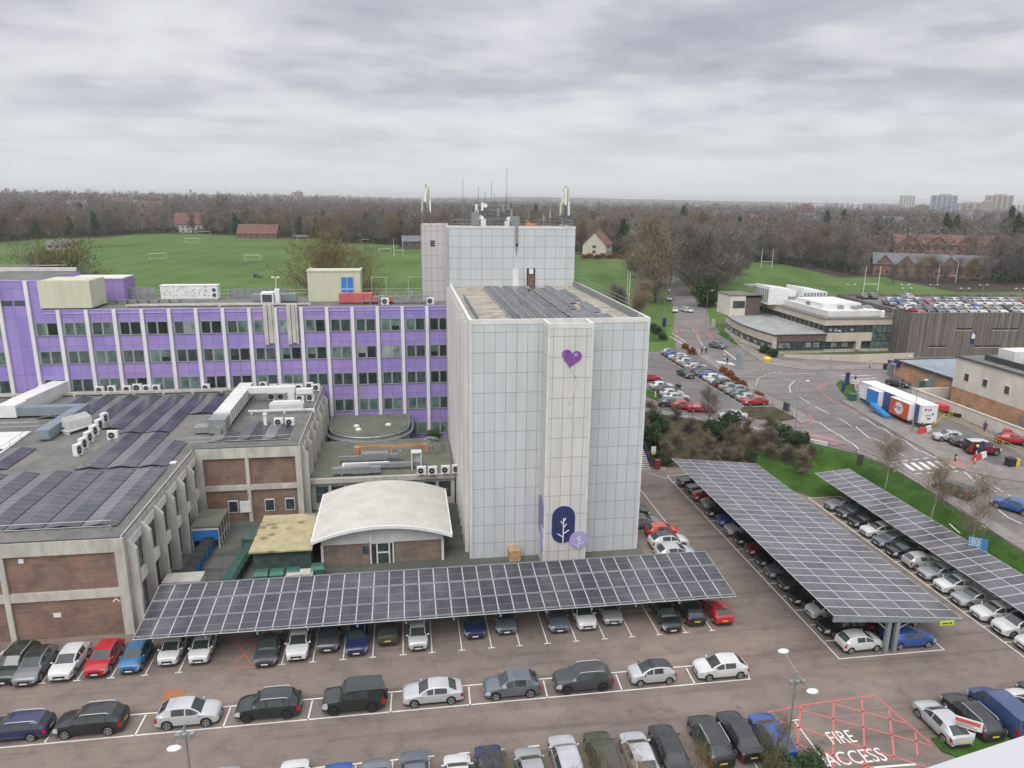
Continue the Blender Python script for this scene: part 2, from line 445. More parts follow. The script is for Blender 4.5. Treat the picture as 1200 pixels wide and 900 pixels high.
# pavements
def pave(px, m='pavement', dz=0.0):
    sheet('pavement', MATS[m], [(*at(x, y, 3)[:2], Z3+.006+dz) for x, y in px], 0.12)
pave([(985,470),(1000,479),(1050,508),(1110,543),(1132,553),(1165,560),(1200,566),(1200,548),(1165,546),(1132,530),(1094,512),(1050,488),(1003,468)])
pave([(1105,540),(1122,549),(1142,549),(1128,538)], 'red paving', .006)
pave([(848,386),(868,408),(897,427),(945,434),(1045,433),(1045,428),(950,428),(900,419),(872,402),(853,384)])
pave([(924,511),(945,518),(977,523),(990,521),(972,513),(940,506)], 'red paving', .006)
pave([(806,408),(893,470),(930,489),(938,497),(951,494),(940,484),(897,463),(862,440),(835,420),(815,407)])
sheet('pavement', MATS['pavement'], [(61.3,60,Z3+.006),(63.3,60,Z3+.006),(64.4,75,Z3+.006),(64.6,83,Z3+.006),(62.9,88.5,Z3+.006),(61.8,88,Z3+.006),(63.0,82,Z3+.006),(62.6,74,Z3+.006)], 0.12)
sheet('pavement', MATS['pavement'], [(60.6,8,Z3+.006),(62.6,8,Z3+.006),(63.2,59.9,Z3+.006),(61.3,59.9,Z3+.006)], 0.12)
sheet('lorry_compound', MATS['lot asphalt'], [(*at(x, y, 3)[:2], Z3+.006) for x, y in ((1004,462),(1045,446),(1080,470),(1200,535),(1200,547),(1160,544),(1094,511),(1040,484))])

# --- painted markings
w = MB(); zf = Z3+0.012
def PX(l, z=3.0): return [at(x, y, z)[:2] for x, y in l]
def z4(l): return [(900+x/4, 425+y/4) for x, y in l]
for i in range(8):
    t = i/7.0
    T = (1000+(640-400*t)/6, 420+(718+27*t)/6); B = (1000+(715-405*t)/6, 420+(770+25*t)/6)
    a, b = at(*T, 3), at(*B, 3); ribbon(w, [a, b], 0.55, zf)
dashes(w, PX([(1045,542),(1102,535)]), 0.2, zf, 1.0, 0.8); dashes(w, PX([(1072,555),(1146,551)]), 0.2, zf, 1.0, 0.8)
for i in range(6):
    t = i/5.0
    a = at(829+26*t, 421+4*t, 3); b = at(834+26*t, 424+4*t, 3); ribbon(w, [a, b], 0.6, zf)
for l in ([(310,258),(340,264),(390,298),(412,300),(470,350),(502,357),(560,386),(620,430),(655,442)],
          [(430,255),(460,266),(510,299),(548,314),(600,350),(643,365),(700,410),(732,420),(775,442)],
          [(210,273),(243,282),(290,316),(343,345),(365,362),(402,382),(430,412),(512,455)],
          [(920,510),(972,560)], [(1000,570),(1075,607)], [(1080,690),(1125,726),(1190,756)], [(700,560),(736,590)], [(925,700),(950,726)],
          [(145,160),(195,190)], [(220,205),(287,240)], [(125,85),(100,110),(105,140)], [(850,755),(900,800)], [(1000,760),(1020,775)]):
    ribbon(w, PX(z4(l)), 0.14, zf)
dashes(w, PX(z4([(975,525),(1075,590),(1135,625)])), 0.14, zf, 1.1, 0.8)
dashes(w, PX([(886,452),(888,444),(900,438),(920,434)]), 0.14, zf, 1.0, 0.8)
ribbon(w, PX([(905,437),(955,438)]), 0.14, zf); ribbon(w, PX([(985,440),(1020,440)]), 0.3, zf); ribbon(w, PX([(1000,445),(1027,443)]), 0.3, zf)
ribbon(w, PX([(785,394),(800,403),(803,400),(788,391)]), 0.2, zf)
dashes(w, PX([(812,385),(822,403),(828,409)]), 0.2, zf, 1.6, 1.4)
ribbon(w, PX([(838,402),(866,424)]), 0.25, zf)
ribbon(w, fine([(106,259),(114,290),(122,325)]), 0.15, lambda x, y: terr(x, y)+0.075)
o = w.build('road_marking', MATS['white road paint']); o['kind'] = 'structure'
w = MB()
for l in ([(245,128),(300,180),(370,217),(420,240)], [(238,122),(240,108),(270,90),(310,88)], [(250,118),(275,98),(310,95)], [(0,262),(100,287),(180,282),(207,268),(185,250),(140,232)], [(0,270),(100,295),(190,290),(215,270),(190,243)],
          [(980,505),(1090,520),(1200,535)], [(90,330),(160,355),(300,375),(430,410)]):
    ribbon(w, PX(z4(l)), 0.13, zf)
for l in ([(790,383),(799,402)], [(786,383),(795,402)], [(808,372),(818,398)], [(811,372),(821,398)], [(815,371),(835,400)], [(818,370),(838,400)], [(757,467),(780,474),(808,480),(830,487)], [(757,470),(780,477),(808,483),(830,490)]):
    ribbon(w, PX(l), 0.15, zf)
o = w.build('red_road_marking', MATS['red road paint']); o['kind'] = 'structure'
# upper car park bay lines
w = MB()
for k in range(19): ribbon(w, [(57.0, 111.6+2.42*k), (62.0, 111.6+2.42*k)], 0.12, zf)
ribbon(w, [(56.9,111),(56.9,156)], 0.1, zf)
for k in range(8): ribbon(w, [(44.5, 112.6+2.5*k), (49.3, 112.6+2.5*k)], 0.12, zf)
o = w.build('bay_marking', MATS['faded road paint']); o['kind'] = 'structure'

# car park markings at the low level
w = MB(); z0 = 0.012
ribbon(w, [(-46,46.7),(26.6,46.9)], 0.12, z0); ribbon(w, [(-46,48.95),(26.6,49.15)], 0.12, z0)
for k in range(10): 
    x = -25.5+5.93*k
    if x < 27: ribbon(w, [(x-0.02, 46.76),(x+0.05, 48.89)], 0.11, z0)
ribbon(w, [(26.5,46.96),(26.75,47.6)], 0.1, z0)
TOPX = [-33.8,-31.28,-28.71,-26.16,-23.67,-21.15,-18.6]+[-5.75-2.45*k for k in (4,3,2,1)]+[-5.75,-3.35,-0.85,1.55,4.06,6.58,9.0,11.42,13.95,16.49,18.95,21.4,23.85,26.3]
for x in TOPX:
    if -19 < x < -12.5 and x != -18.6: continue
    ribbon(w, [(x, 53.75),(x, 58.6)], 0.10, z0); ribbon(w, [(x-0.28,53.7),(x+0.28,53.72)], 0.12, z0)
BOTX = [-18.6+2.43*k for k in range(20)]
for x in BOTX:
    if x < 28.2: ribbon(w, [(x, 37),(x, 41.85)], 0.10, z0); ribbon(w, [(x-0.4,41.98),(x+0.4,42.0)], 0.12, z0)
# under the two long canopies
ribbon(w, [(35.2,48.35),(35.35,90)], 0.11, z0); ribbon(w, [(35.26,48.4),(44.85,48.4)], 0.11, z0); ribbon(w, [(44.9,48.35),(44.9,87)], 0.11, z0)
for k in range(17):
    ribbon(w, [(35.42, 50.9+2.45*k),(39.8, 50.9+2.45*k)], 0.10, z0); ribbon(w, [(40.4, 50.9+2.45*k),(44.8, 50.9+2.45*k)], 0.10, z0)
ribbon(w, [(50.9,38),(50.9,80.5)], 0.11, z0)
for k in range(17): ribbon(w, [(50.97, 41.4+2.43*k),(55.6, 41.4+2.43*k)], 0.10, z0)
# stripe beside the tower, and the box around the bays there
ribbon(w, [(30.0,73.9),(30.2,91)], 0.09, z0); ribbon(w, [(29.6,73.6),(30.4,73.6)], 0.1, z0)
ribbon(w, [(33.1,91.4),(34.9,88.9)], 0.09, z0)
ribbon(w, [(30.3,36.98),(33.6,36.86)], 0.16, z0)
o = w.build('bay_marking', MATS['white road paint']); o['kind'] = 'structure'
w = MB()
hat = [((26.0,43.04),(29.0,43.45)),((29.0,43.45),(35.3,43.75)),((35.35,43.3),(36.0,38.6)),
       ((25.9,42.4),(34.1,36.6)),((28.6,43.0),(35.9,38.3)),((31.6,43.2),(35.6,40.6)),((25.8,40.2),(31,36.6)),
       ((28.9,43.4),(25.9,38.6)),((31.6,43.4),(27.4,36.7)),((34.0,43.5),(29.8,36.7)),((35.3,42.1),(32.4,37.4)),((35.6,39.6),(34.3,37.6))]
for a, b in hat: ribbon(w, [a, b], 0.13, z0+0.004)
for x in (-13.2,): 
    for a, b in (((-14.9,53.6),(-11.6,53.7)),((-14.6,54.0),(-13.0,57.4)),((-13.0,54.0),(-14.8,57.2)),((-12.8,54.0),(-11.4,57.2)),((-11.6,54.0),(-13.2,57.2)),((-14.9,57.6),(-11.6,57.6))): ribbon(w, [a, b], 0.09, z0)
o = w.build('red_road_marking', MATS['red road paint']); o['kind'] = 'structure'
w = MB()
for (x, y) in ((-18.2,51.0),(-20.8,42.4),(-36,38)):
    w.add([(x-.75,y-.6,z0),(x+.75,y-.62,z0),(x+.72,y+.6,z0),(x-.78,y+.62,z0)], [(0,1,2,3)])
o = w.build('patch_in_the_tarmac', MATS['rust patch']); o['kind'] = 'structure'
w = MB(); w.add([(17.6,43.4,z0),(19.1,43.4,z0),(19.1,44.7,z0),(17.6,44.7,z0)], [(0,1,2,3)])
o = w.build('patch_in_the_tarmac', MATS['old patch']); o['kind'] = 'structure'
def text_mesh(name, s, m, loc, size, rz=0, rx=0, parent=None, sx=1, ext=0.0, align='CENTER', shear=0):
    cu = bpy.data.curves.new(name, 'FONT'); cu.body = s; cu.size = size; cu.align_x = align; cu.align_y = 'CENTER'
    cu.extrude = ext; cu.shear = shear; cu.resolution_u = 3
    t = bpy.data.objects.new(name, cu); col.objects.link(t)
    dg = bpy.context.evaluated_depsgraph_get(); dg.update()
    me = bpy.data.meshes.new_from_object(t.evaluated_get(dg))
    bpy.data.objects.remove(t); bpy.data.curves.remove(cu)
    me.materials.clear(); me.materials.append(m)
    o = bpy.data.objects.new(name, me); col.objects.link(o)
    o.location = loc; o.rotation_euler = (rx, 0, rz); o.scale = (sx, 1, 1)
    if parent is not None: o.parent = parent
    return o
t = text_mesh('lettering', 'FIRE', MATS['white road paint'], (30.0,39.85,z0+0.008), 1.75, sx=0.62); t['kind'] = 'structure'
t = text_mesh('lettering', 'ACCESS', MATS['white road paint'], (29.85,37.95,z0+0.008), 1.75, sx=0.72); t['kind'] = 'structure'
# kerbed grass bay at the bottom right
sheet('verge', MATS['bank grass'], [(36.3,38.9,.01),(36.2,37.6,.01),(37.0,36.9,.01),(37.4,36.0,.01),(50,36.0,.01),(50,38.4,.01),(39,38.6,.01)], 0.1)
sheet('verge', MATS['bank grass'], [(21.5,36.6,.01),(27.2,36.4,.01),(27.0,37.6,.01),(24,38.2,.01),(21.5,37.5,.01)], 0.1)
sheet('verge', MATS['bank grass'], [(-40,28,.01),(28,28,.01),(27.5,35.8,.01),(-40,36.6,.01)], 0.1)
# ============================================================ building materials
def tile_mat(name, c, w, h, line=(0.09,0.10,0.10), var=0.07, mort=0.022, joint=1.0, streak=0.12, off=0.0):
    g = G(name); p = g.pos()
    s = g.n('ShaderNodeSeparateXYZ', {0: p}); u = g.mth('ADD', s.outputs[0], s.outputs[1])
    uv = g.n('ShaderNodeCombineXYZ', {0: u, 1: s.outputs[2]}).outputs[0]
    b = g.n('ShaderNodeTexBrick', {'Vector': g.map(uv, loc=(off,0.35,0)), 'Scale': 1.0, 'Mortar Size': mort, 'Mortar Smooth': 0.2, 'Brick Width': w, 'Row Height': h,
            'Color1': (*[v*(1-var) for v in c],1), 'Color2': (*[v*(1+var) for v in c],1), 'Mortar': (*line,1)})
    b.offset = 0.0; b.squash = 1.0
    n = g.noise(g.map(uv, (1.2, 0.06, 1)), 1.0, 7, 0.65)
    n2 = g.noise(p, 0.12, 4, 0.6)
    a = g.mix(1.0, b.outputs[0], g.ramp(n, [(0.3, (1-streak,)*3), (0.6, (1,1,1))]), 'MULTIPLY')
    a = g.mix(0.5, a, g.ramp(n2, [(0.35, (0.90,0.93,0.93)), (0.65, (1.05,1.04,1.03))]), 'MULTIPLY')
    g.base(a); g.set(Roughness=0.42, Specular_IOR_Level=0.4)
    return g.m
tile_mat('pale grey cladding', (0.55,0.575,0.588), 1.085, 2.05, line=(0.27,0.285,0.285), off=-0.2, mort=0.028, var=0.035, streak=0.10)
tile_mat('pale grey upper cladding', (0.55,0.575,0.588), 1.47, 1.47, line=(0.28,0.295,0.295), off=-0.05, mort=0.03, var=0.035, streak=0.10)
tile_mat('white cladding', (0.62,0.605,0.585), 1.085, 2.05, line=(0.32,0.30,0.285), off=0.45, mort=0.03, var=0.03)
tile_mat('pinkish cladding', (0.56,0.53,0.525), 0.95, 1.9, line=(0.26,0.235,0.24), mort=0.03, var=0.03)
mat('white trim', (0.66,0.65,0.63), 0.6, var=0.08, scale=0.8)
mat('concrete', (0.42,0.40,0.36), 0.9, var=0.15, scale=0.9, stretch=(1,1,0.35))
mat('pale concrete', (0.50,0.48,0.43), 0.9, var=0.14, scale=1.1, stretch=(1,1,0.3))
mat('dark void', (0.02,0.022,0.024), 0.8, var=0)
mat('mast steel', (0.17,0.185,0.19), 0.5, 0.4, var=0.12, scale=2.0)
mat('galvanised steel', (0.36,0.38,0.385), 0.45, 0.55, var=0.12, scale=2.0)
mat('grey paint', (0.23,0.25,0.255), 0.55, var=0.1, scale=2.0)
mat('white paint', (0.74,0.74,0.72), 0.5, var=0.06, scale=1.0)
mat('cream paint', (0.56,0.56,0.42), 0.65, var=0.06, scale=0.5, stretch=(3,3,0.3))
mat('blue paint', (0.03,0.20,0.55), 0.5, var=0.1)
mat('red paint', (0.55,0.06,0.06), 0.5, var=0.1)
mat('orange paint', (0.62,0.23,0.10), 0.6, var=0.1)
mat('yellow paint', (0.72,0.55,0.05), 0.55, var=0.08)
mat('black plastic', (0.022,0.022,0.024), 0.5, var=0.1)
mat('dark steel', (0.07,0.075,0.08), 0.5, 0.3, var=0.1)
def roof_mat(name, a, b, c, sc=0.25):
    g = G(name); p = g.pos()
    n = g.noise(p, sc, 9, 0.7, 0.6); n2 = g.noise(p, 2.2, 6, 0.7)
    k = g.ramp(n, [(0.3, a), (0.5, b), (0.7, c)])
    g.base(g.mix(0.5, k, g.ramp(n2, [(0.3, (0.7,0.7,0.7)), (0.7, (1.25,1.25,1.25))]), 'MULTIPLY')); g.set(Roughness=0.9, Specular_IOR_Level=0.25)
    return g.m
roof_mat('roof felt', (0.115,0.12,0.112), (0.165,0.165,0.152), (0.23,0.215,0.19))
roof_mat('mossy gravel roof', (0.17,0.155,0.12), (0.34,0.31,0.255), (0.47,0.44,0.38), 0.6)
roof_mat('green roof felt', (0.10,0.115,0.085), (0.155,0.165,0.125), (0.19,0.19,0.15), 0.3)
roof_mat('grey roof sheet', (0.22,0.23,0.225), (0.30,0.31,0.30), (0.38,0.38,0.365), 0.3)
roof_mat('tan roof felt', (0.26,0.22,0.12), (0.40,0.345,0.20), (0.46,0.41,0.26), 0.5)
def solar_mat(name, c, line, sx, sy, ax=('X','Y'), cell=0.035, rough=0.14):
    g = G(name); s = g.n('ShaderNodeSeparateXYZ', {0: g.n('ShaderNodeTexCoord').outputs['Object']})
    uv = g.n('ShaderNodeCombineXYZ', {0: s.outputs['XYZ'.index(ax[0])], 1: s.outputs['XYZ'.index(ax[1])]}).outputs[0]
    b = g.n('ShaderNodeTexBrick', {'Vector': uv, 'Scale': 1.0, 'Mortar Size': cell, 'Mortar Smooth': 0.3, 'Brick Width': sx, 'Row Height': sy,
            'Color1': (*[v*0.9 for v in c],1), 'Color2': (*[v*1.1 for v in c],1), 'Mortar': (*line,1)})
    b.offset = 0.0
    oi = g.n('ShaderNodeObjectInfo')
    k = g.ramp(oi.outputs['Random'], [(0, (0.75,0.75,0.8)), (1, (1.25,1.2,1.2))])
    n = g.noise(g.pos(), 0.35, 6, 0.6)
    a = g.mix(1.0, b.outputs[0], k, 'MULTIPLY')
    a = g.mix(g.ramp(n, [(0.45, (0,0,0)), (0.85, (0.3,0.3,0.3))]), a, (0.30,0.29,0.27,1))   # dust
    g.base(a); g.set(Roughness=rough, Specular_IOR_Level=0.6)
    return g.m
solar_mat('solar glass', (0.085,0.082,0.093), (0.15,0.15,0.155), 0.19, 50.0, cell=0.02)
solar_mat('solar glass dark', (0.035,0.036,0.048), (0.075,0.075,0.085), 0.19, 50.0, cell=0.02)
mat('panel frame', (0.60,0.61,0.62), 0.4, 0.1, var=0.05)
mat('glass', (0.025,0.034,0.034), 0.06, 0.0, var=0.0, spec=0.8)
def glass_mat(name, c, rough=0.08):
    g = G(name); n = g.noise(g.map(g.pos(), (0.9,0.9,0.7)), 1.0, 4, 0.6)
    g.base(g.ramp(n, [(0.35, tuple(v*0.5 for v in c)), (0.62, tuple(v*1.35 for v in c))])); g.set(Roughness=rough, Specular_IOR_Level=0.75)
    return g.m
glass_mat('dark glass', (0.045,0.062,0.064)); glass_mat('green glass', (0.11,0.165,0.15)); glass_mat('blind glass', (0.24,0.29,0.28), 0.15)
glass_mat('blue glass', (0.05,0.09,0.125)); glass_mat('black glass', (0.016,0.02,0.022))
mat('violet mural', (0.20,0.07,0.30), 0.5, var=0.05); mat('navy mural', (0.028,0.035,0.12), 0.55, var=0.05)
mat('lilac mural', (0.40,0.35,0.60), 0.55, var=0.05); mat('plum mural', (0.22,0.18,0.36), 0.55, var=0.05)

# ============================================================ white tower
TX0, TX1, TY0, TY1, TZ = 6.22, 24.45, 69.58, 99.7, 25.4
tw = thing('tower_block', 'tall pale grey and white clad tower with a heart balloon and trees on its front', 'tower', (15,84,0))
def P_(mb, name, m, par): 
    o = mb.build(name, m, par); o.matrix_parent_inverse = Matrix.Translation(-Vector(par.location)) if par.parent is None else Matrix(); return o
def part(mb, name, m, par, label=None):
    """part given in world coordinates, parented to a thing that stands unrotated"""
    off = Vector((0,0,0)); q = par
    while q is not None: off += Vector(q.location); q = q.parent
    mb.v = [(v[0]-off.x, v[1]-off.y, v[2]-off.z) for v in mb.v]
    o = mb.build(name, m, par)
    if label: o['label'] = label
    return o
m = MB()
m.box(TX0, TX1, TY0, TY1, 0, TZ-0.35)
part(m, 'wall', MATS['pale grey cladding'], tw)
m = MB(); m.box(TX0+0.0, 23.6, TY1+0.0, 109.5, 0, 33.0); part(m, 'upper_wall', MATS['pale grey upper cladding'], tw)
# left flank in white, with upright fins
m = MB(); m.box(TX0-0.06, TX0-0.004, TY0, TY1+0.2, 0, TZ-0.2)
for k in range(14):
    y = TY0+1.6+2.15*k
    m.box(TX0-0.42, TX0-0.06, y, y+0.35, 0.0 if k > 2 else 0, TZ-0.25)
part(m, 'fin', mat('fin white', (0.60,0.585,0.57), .55, var=.10, scale=.5, stretch=(1,1,.15)), tw, 'white finned flank of the tower')
m = MB(); m.box(2.95, 7.0, 115.3, 122, 20, 32.88)
lb = part(m, 'stair_tower', MATS['pinkish cladding'], tw, 'pinkish clad stair tower behind the left corner')
m = MB()
for k in range(3): m.box(4.25, 4.95, 115.27, 115.32, 29.6+0.33*k, 29.84+0.33*k)
part(m, 'louvre', MATS['dark void'], tw)
# pier on the front

PX0, PX1, PY0 = 13.5, 17.95, 66.9
m = MB(); m.box(PX0, PX1, PY0, TY0-0.01, 0, 25.0)
pier = part(m, 'pier', MATS['white cladding'], tw)
m = MB(); m.box(PX0+.3, PX1-.3, PY0+.3, TY0, 25.0, 25.06)
part(m, 'pier_roof', MATS['mossy gravel roof'], tw)
m = MB()
for b in ((PX0,PX1,PY0-.03,PY0+.22),(PX0-.03,PX0+.22,PY0+.2201,TY0-.01),(PX1-.22,PX1+.03,PY0+.2201,TY0-.01)): m.box(b[0],b[1],b[2],b[3],25.0,25.5)
for b in ((TX0-.05,TX1+.05,TY0-.04,TY0+.25),(TX0-.07,TX0+.25,TY0+.2501,TY1),(TX1-.25,TX1+.05,TY0+.2501,TY1)): m.box(b[0],b[1],b[2],b[3],TZ-.36,TZ+.12)
for b in ((TX0-.02,23.63,TY1-.05,TY1+.2),(23.4,23.63,TY1+.2001,109.5)): m.box(b[0],b[1],b[2],b[3],33.0,33.3)
m.box(2.93,7.02,115.25,115.5,32.88,33.1)
for x in (TX0, 23.6): pass
part(m, 'parapet', MATS['white trim'], tw)
m = MB()
for x in (TX0-.02, TX1-.16): m.box(x, x+.18, TY0-.03, TY0+.02, 0.05, TZ-.36)
for x in (PX0-.02, PX1-.16): m.box(x, x+.18, PY0-.02, PY0+.02, 0.05, 25.0)
part(m, 'corner_trim', MATS['white trim'], tw)
m = MB(); m.box(TX0+.25, TX1-.25, TY0+.25, TY1-.05, TZ-.35, TZ-.25)
m.box(6.5, 23.4, TY1+.2, 109.4, 33.0, 33.06)
rf = part(m, 'roof', MATS['mossy gravel roof'], tw)
m = MB(); m.box(TX1-1.1, TX1-.9, TY0+1, TY1-.4, TZ-.25, TZ+.5); m.box(TX0+.9,TX0+1.0,TY0+1,TY0+18,TZ-.25,TZ+.35)
part(m, 'gutter_curb', MATS['grey paint'], tw)
# grey boards round the roof hatch, the door and the recess in the upper storey
m = MB(); m.box(14.9, 15.75, TY1-.09, TY1-.03, TZ-.2, TZ+2.2); part(m, 'access_door', MATS['white paint'], tw)
m = MB(); m.box(16.9, 18.05, TY1-.06, TY1-.025, TZ-.2, TZ+2.25); od = part(m, 'open_doorway', MATS['dark void'], tw)
m = MB(); m.box(17.0, 17.9, TY1-.35, TY1-.07, TZ-.2, TZ+1.4); part(m, 'wood_store', mat('rust boards', (0.20,0.12,0.09), 0.8, var=0.25, scale=3), tw)
m = MB(); m.box(17.15, 17.75, TY1-.4, TY1-.1, TZ+1.5, TZ+2.2); part(m, 'lamp_box', MATS['white paint'], tw)
m = MB(); m.box(15.2, 15.62, TY1-.06, TY1-.03, 30.6, 33.3); m.add([(15.2,TY1-.06,30.6),(15.62,TY1-.06,31.2),(15.4,TY1-.06,29.2)],[(0,2,1)]); part(m, 'stain', mat('rust stain', (0.26,0.24,0.23), 0.8, var=0.15, scale=3), tw)
# solar rows lying on the roof
sp = MB(); sp.box(-0.5,0.5,-0.83,0.83,0.0,0.03); sp.box(-0.53,0.53,-0.86,0.86,-0.02,0.006,1)
sp_me = sp.mesh('roof_panel', [MATS['solar glass dark'], MATS['panel frame']])
k = 0
for i in range(9):
    for j in range(12):
        x = 11.1+1.09*i+ (0.35 if i > 4 else 0)+(0.3 if i>1 else 0); y = TY0+2.2+2.25*j
        if (i, j) in ((7,3),(7,4),(8,5),(6,2),(8,1)) or (j > 10 and i in (6,)): continue
        if k >= 100: break
        o = bpy.data.objects.new('roof_panel', sp_me); col.objects.link(o); o.parent = tw
        o.location = (x-15, y-84, TZ-0.02); o.rotation_euler = (R(3), R(5 if i % 2 else -5), 0); o.scale = (1,1.25,1); k += 1
# roof rails
m = MB()
rail = [(TX1-.15,TY0+.4),(TX1-.15,TY1-.4)]
for z in (0.55,1.0): m.tube([(TX1-.1,TY0+6,TZ+z),(TX1-.1,TY1-.2,TZ+z)], 0.025, 4)
for k in range(12): m.tube([(TX1-.1,TY0+6+2.15*k,TZ),(TX1-.1,TY0+6+2.15*k,TZ+1.0)], 0.025, 4)
for x in (10,12.5,14.5,16.2): m.tube([(x,TY0+1.4,TZ-.2),(x,TY0+1.4,TZ+.9)], 0.02, 4)
m.tube([(10,TY0+1.4,TZ+.9),(16.2,TY0+1.4,TZ+.9)], 0.02, 4)
m.tube([(16.2,TY0+1.4,TZ+.9),(17.5,TY0-1,TZ+.6)], 0.02, 4)
for z in (0.5,1.0):
    m.tube([(6.6,TY1+.4,33.1+z),(23.3,TY1+.4,33.1+z),(23.3,109.3,33.1+z)], 0.025, 4)
for k in range(14): m.tube([(6.6+1.28*k,TY1+.4,33.1),(6.6+1.28*k,TY1+.4,34.1)], 0.02, 4)
part(m, 'handrail', MATS['galvanised steel'], tw)
# the mural: heart balloon with its string, trees
yf = PY0-0.035
def heart(cx, cz, s, n=40):
    pts = []
    for k in range(n):
        t = 2*math.pi*k/n
        x = 16*math.sin(t)**3; z = 13*math.cos(t)-5*math.cos(2*t)-2*math.cos(3*t)-math.cos(4*t)
        a = R(-9); x, z = x*math.cos(a)-z*math.sin(a), x*math.sin(a)+z*math.cos(a)
        pts.append((cx+x*s, cz+z*s))
    return pts
def plate(pts, y0, y1, mi=0, mb=None):
    mb = mb or MB(); n = len(pts)
    f = [(x, y0, z) for x, z in pts]; b = [(x, y1, z) for x, z in pts]
    mb.add(f+b, [tuple(range(n)), tuple(reversed(range(n,2*n)))]+[(i,n+i,n+(i+1)%n,(i+1)%n) for i in range(n)], mi)
    return mb
pa = at_y(669.5,420,PY0)
m = plate(heart(pa.x, pa.z+0.08, 0.062), yf-.05, PY0-.002); hb = part(m, 'balloon', MATS['violet mural'], tw)
m = plate([(pa.x+.18+.24*math.cos(a*.6), pa.z+.42+.24*math.sin(a*.6)) for a in range(10)], yf-.06, yf-.0501)
m2 = MB()
hi = [(pa.x-.62+.22*math.cos(a), pa.z+.25+.32*math.sin(a)) for a in [math.pi*.6+math.pi*.8*k/8 for k in range(9)]]
for a, b in zip(hi, hi[1:]): m2.tube([(a[0],yf-.06,a[1]),(b[0],yf-.06,b[1])], 0.035, 4)
for dx, dz in ((.32,.42),(.46,.28),(.5,.45),(.36,.27)): plate([(pa.x+dx+.09*math.cos(a), pa.z+dz+.09*math.sin(a)) for a in [k*math.pi/5 for k in range(10)]], yf-.065, yf-.0502, 0, m2)
part(m2, 'highlight', MATS['lilac mural'], tw)
m = MB(); st = [(670,431),(674,440),(675.5,447),(673,456),(668.5,466),(666.5,476),(668,486),(671,492)]
st = [at_y(x,y,PY0) for x, y in st]
m.tube([(p.x, yf+.0, p.z) for p in st], 0.045, 5); part(m, 'balloon_string', MATS['white paint'], tw)
def stadium(cx, z0, z1, r, n=14):
    return [(cx+r*math.cos(a), z1-r+r*math.sin(a)) for a in [math.pi*k/n for k in range(n+1)]]+[(cx+r*math.cos(a), z0+r+r*math.sin(a)) for a in [math.pi+math.pi*k/n for k in range(n+1)]]
def mural_tree(cx, z0, z1, r, mname, yo, size, nm='tree_emblem'):
    e = part(plate(stadium(cx, z0, z1, r), yf-yo-.03, PY0-.003), nm, MATS[mname], tw)
    mm = MB(); yy = yf-yo-.04; h = (z1-z0)
    mm.tube([(cx, yy, z0-.15),(cx, yy, z0+h*.68)], 0.06*size, 5)
    for t, sx, l in ((.16,-1,.5),(.25,1,.5),(.42,1,.28),(.5,-1,.24),(.58,1,.2)):
        mm.tube([(cx,yy,z0+h*t),(cx+sx*l*r,yy,z0+h*(t+.10))], 0.05*size, 5)
    part(mm, 'emblem_branches', MATS['white paint'], tw)
a = at_y(660,636,PY0); b = at_y(660,594.5,PY0)
mural_tree(a.x-.05, a.z, b.z+.15, 1.2, 'navy mural', 0.0, 1.2)
c = at_y(676.5,632,PY0)
mural_tree(c.x+.12, c.z-.97, c.z+.97, 0.97, 'lilac mural', 0.05, 0.7)
# the same trees carried round on to the flank of the pier
def side_plate(cy, z0, z1, r, mname, xo):
    pts = stadium(cy, z0, z1, r); n = len(pts); mm = MB()
    f = [(PX0-xo-.03, y, z) for y, z in pts]; bb = [(PX0-.003, y, z) for y, z in pts]
    mm.add(f+bb, [tuple(reversed(range(n))), tuple(range(n,2*n))]+[(i,(i+1)%n,n+(i+1)%n,n+i) for i in range(n)])
    part(mm, 'tree_emblem', MATS[mname], tw)
side_plate(68.3, 3.0, 7.4, 1.2, 'plum mural', 0.04); side_plate(67.55, 1.5, 4.4, 0.55, 'lilac mural', 0.09)
m = MB(); m.box(10.2, 11.4, 68.3, 69.55, 0.05, 1.25)
o = m.build('crate', mat('bare wood', (0.45,0.30,0.16), 0.8, var=0.2, scale=3)); tag(o, 'pale wooden crate at the foot of the white tower', 'crate')

# --- aerials on the tower roof
def mast(x, y, z, h, npan, label, seed):
    rr = random.Random(seed)
    t = thing('antenna_mast', label, 'antenna', (x,y,z))
    mm = MB(); mm.tube([(0,0,0),(0,0,h)], 0.07, 6); mm.tube([(.5,.3,0),(.5,.3,h*.9)], 0.05, 6)
    for a in (0, 2.1, 4.2): mm.tube([(.45*math.cos(a),.45*math.sin(a),0),(.45*math.cos(a),.45*math.sin(a),h*.8)], .05, 5); mm.tube([(1.6*math.cos(a),1.6*math.sin(a),0),(1.6*math.cos(a),1.6*math.sin(a),1.3),(0,0,h*.3)], .05, 4)
    for a in (0, 2.1, 4.2): mm.tube([(1.2*math.cos(a),1.2*math.sin(a),0),(0,0,h*.42)], 0.035, 4)
    for zq in (h*.2, h*.38): mm.tube([(-.6,0,zq),(.6,0,zq)], 0.03, 4); mm.tube([(0,-.5,zq),(0,.5,zq)], 0.03, 4)
    mm.build('frame', MATS['mast steel'], t)
    for k in range(npan):
        a = 2*math.pi*k/npan+rr.random(); r_ = 0.42+0.25*(k % 2)
        z0_ = h*(0.30 if k % 2 else 0.55); q = MB(); q.box(-.15,.15,-.07,.07,0,h*rr.uniform(.32,.44)); q.box(-.05,.05,.07,.2,h*.05,h*.3)
        o = q.build('panel_antenna', MATS['white paint' if k % 3 else 'cream paint'], t); o.location = (r_*math.cos(a), r_*math.sin(a), z0_); o.rotation_euler.z = a+1.57
    return t
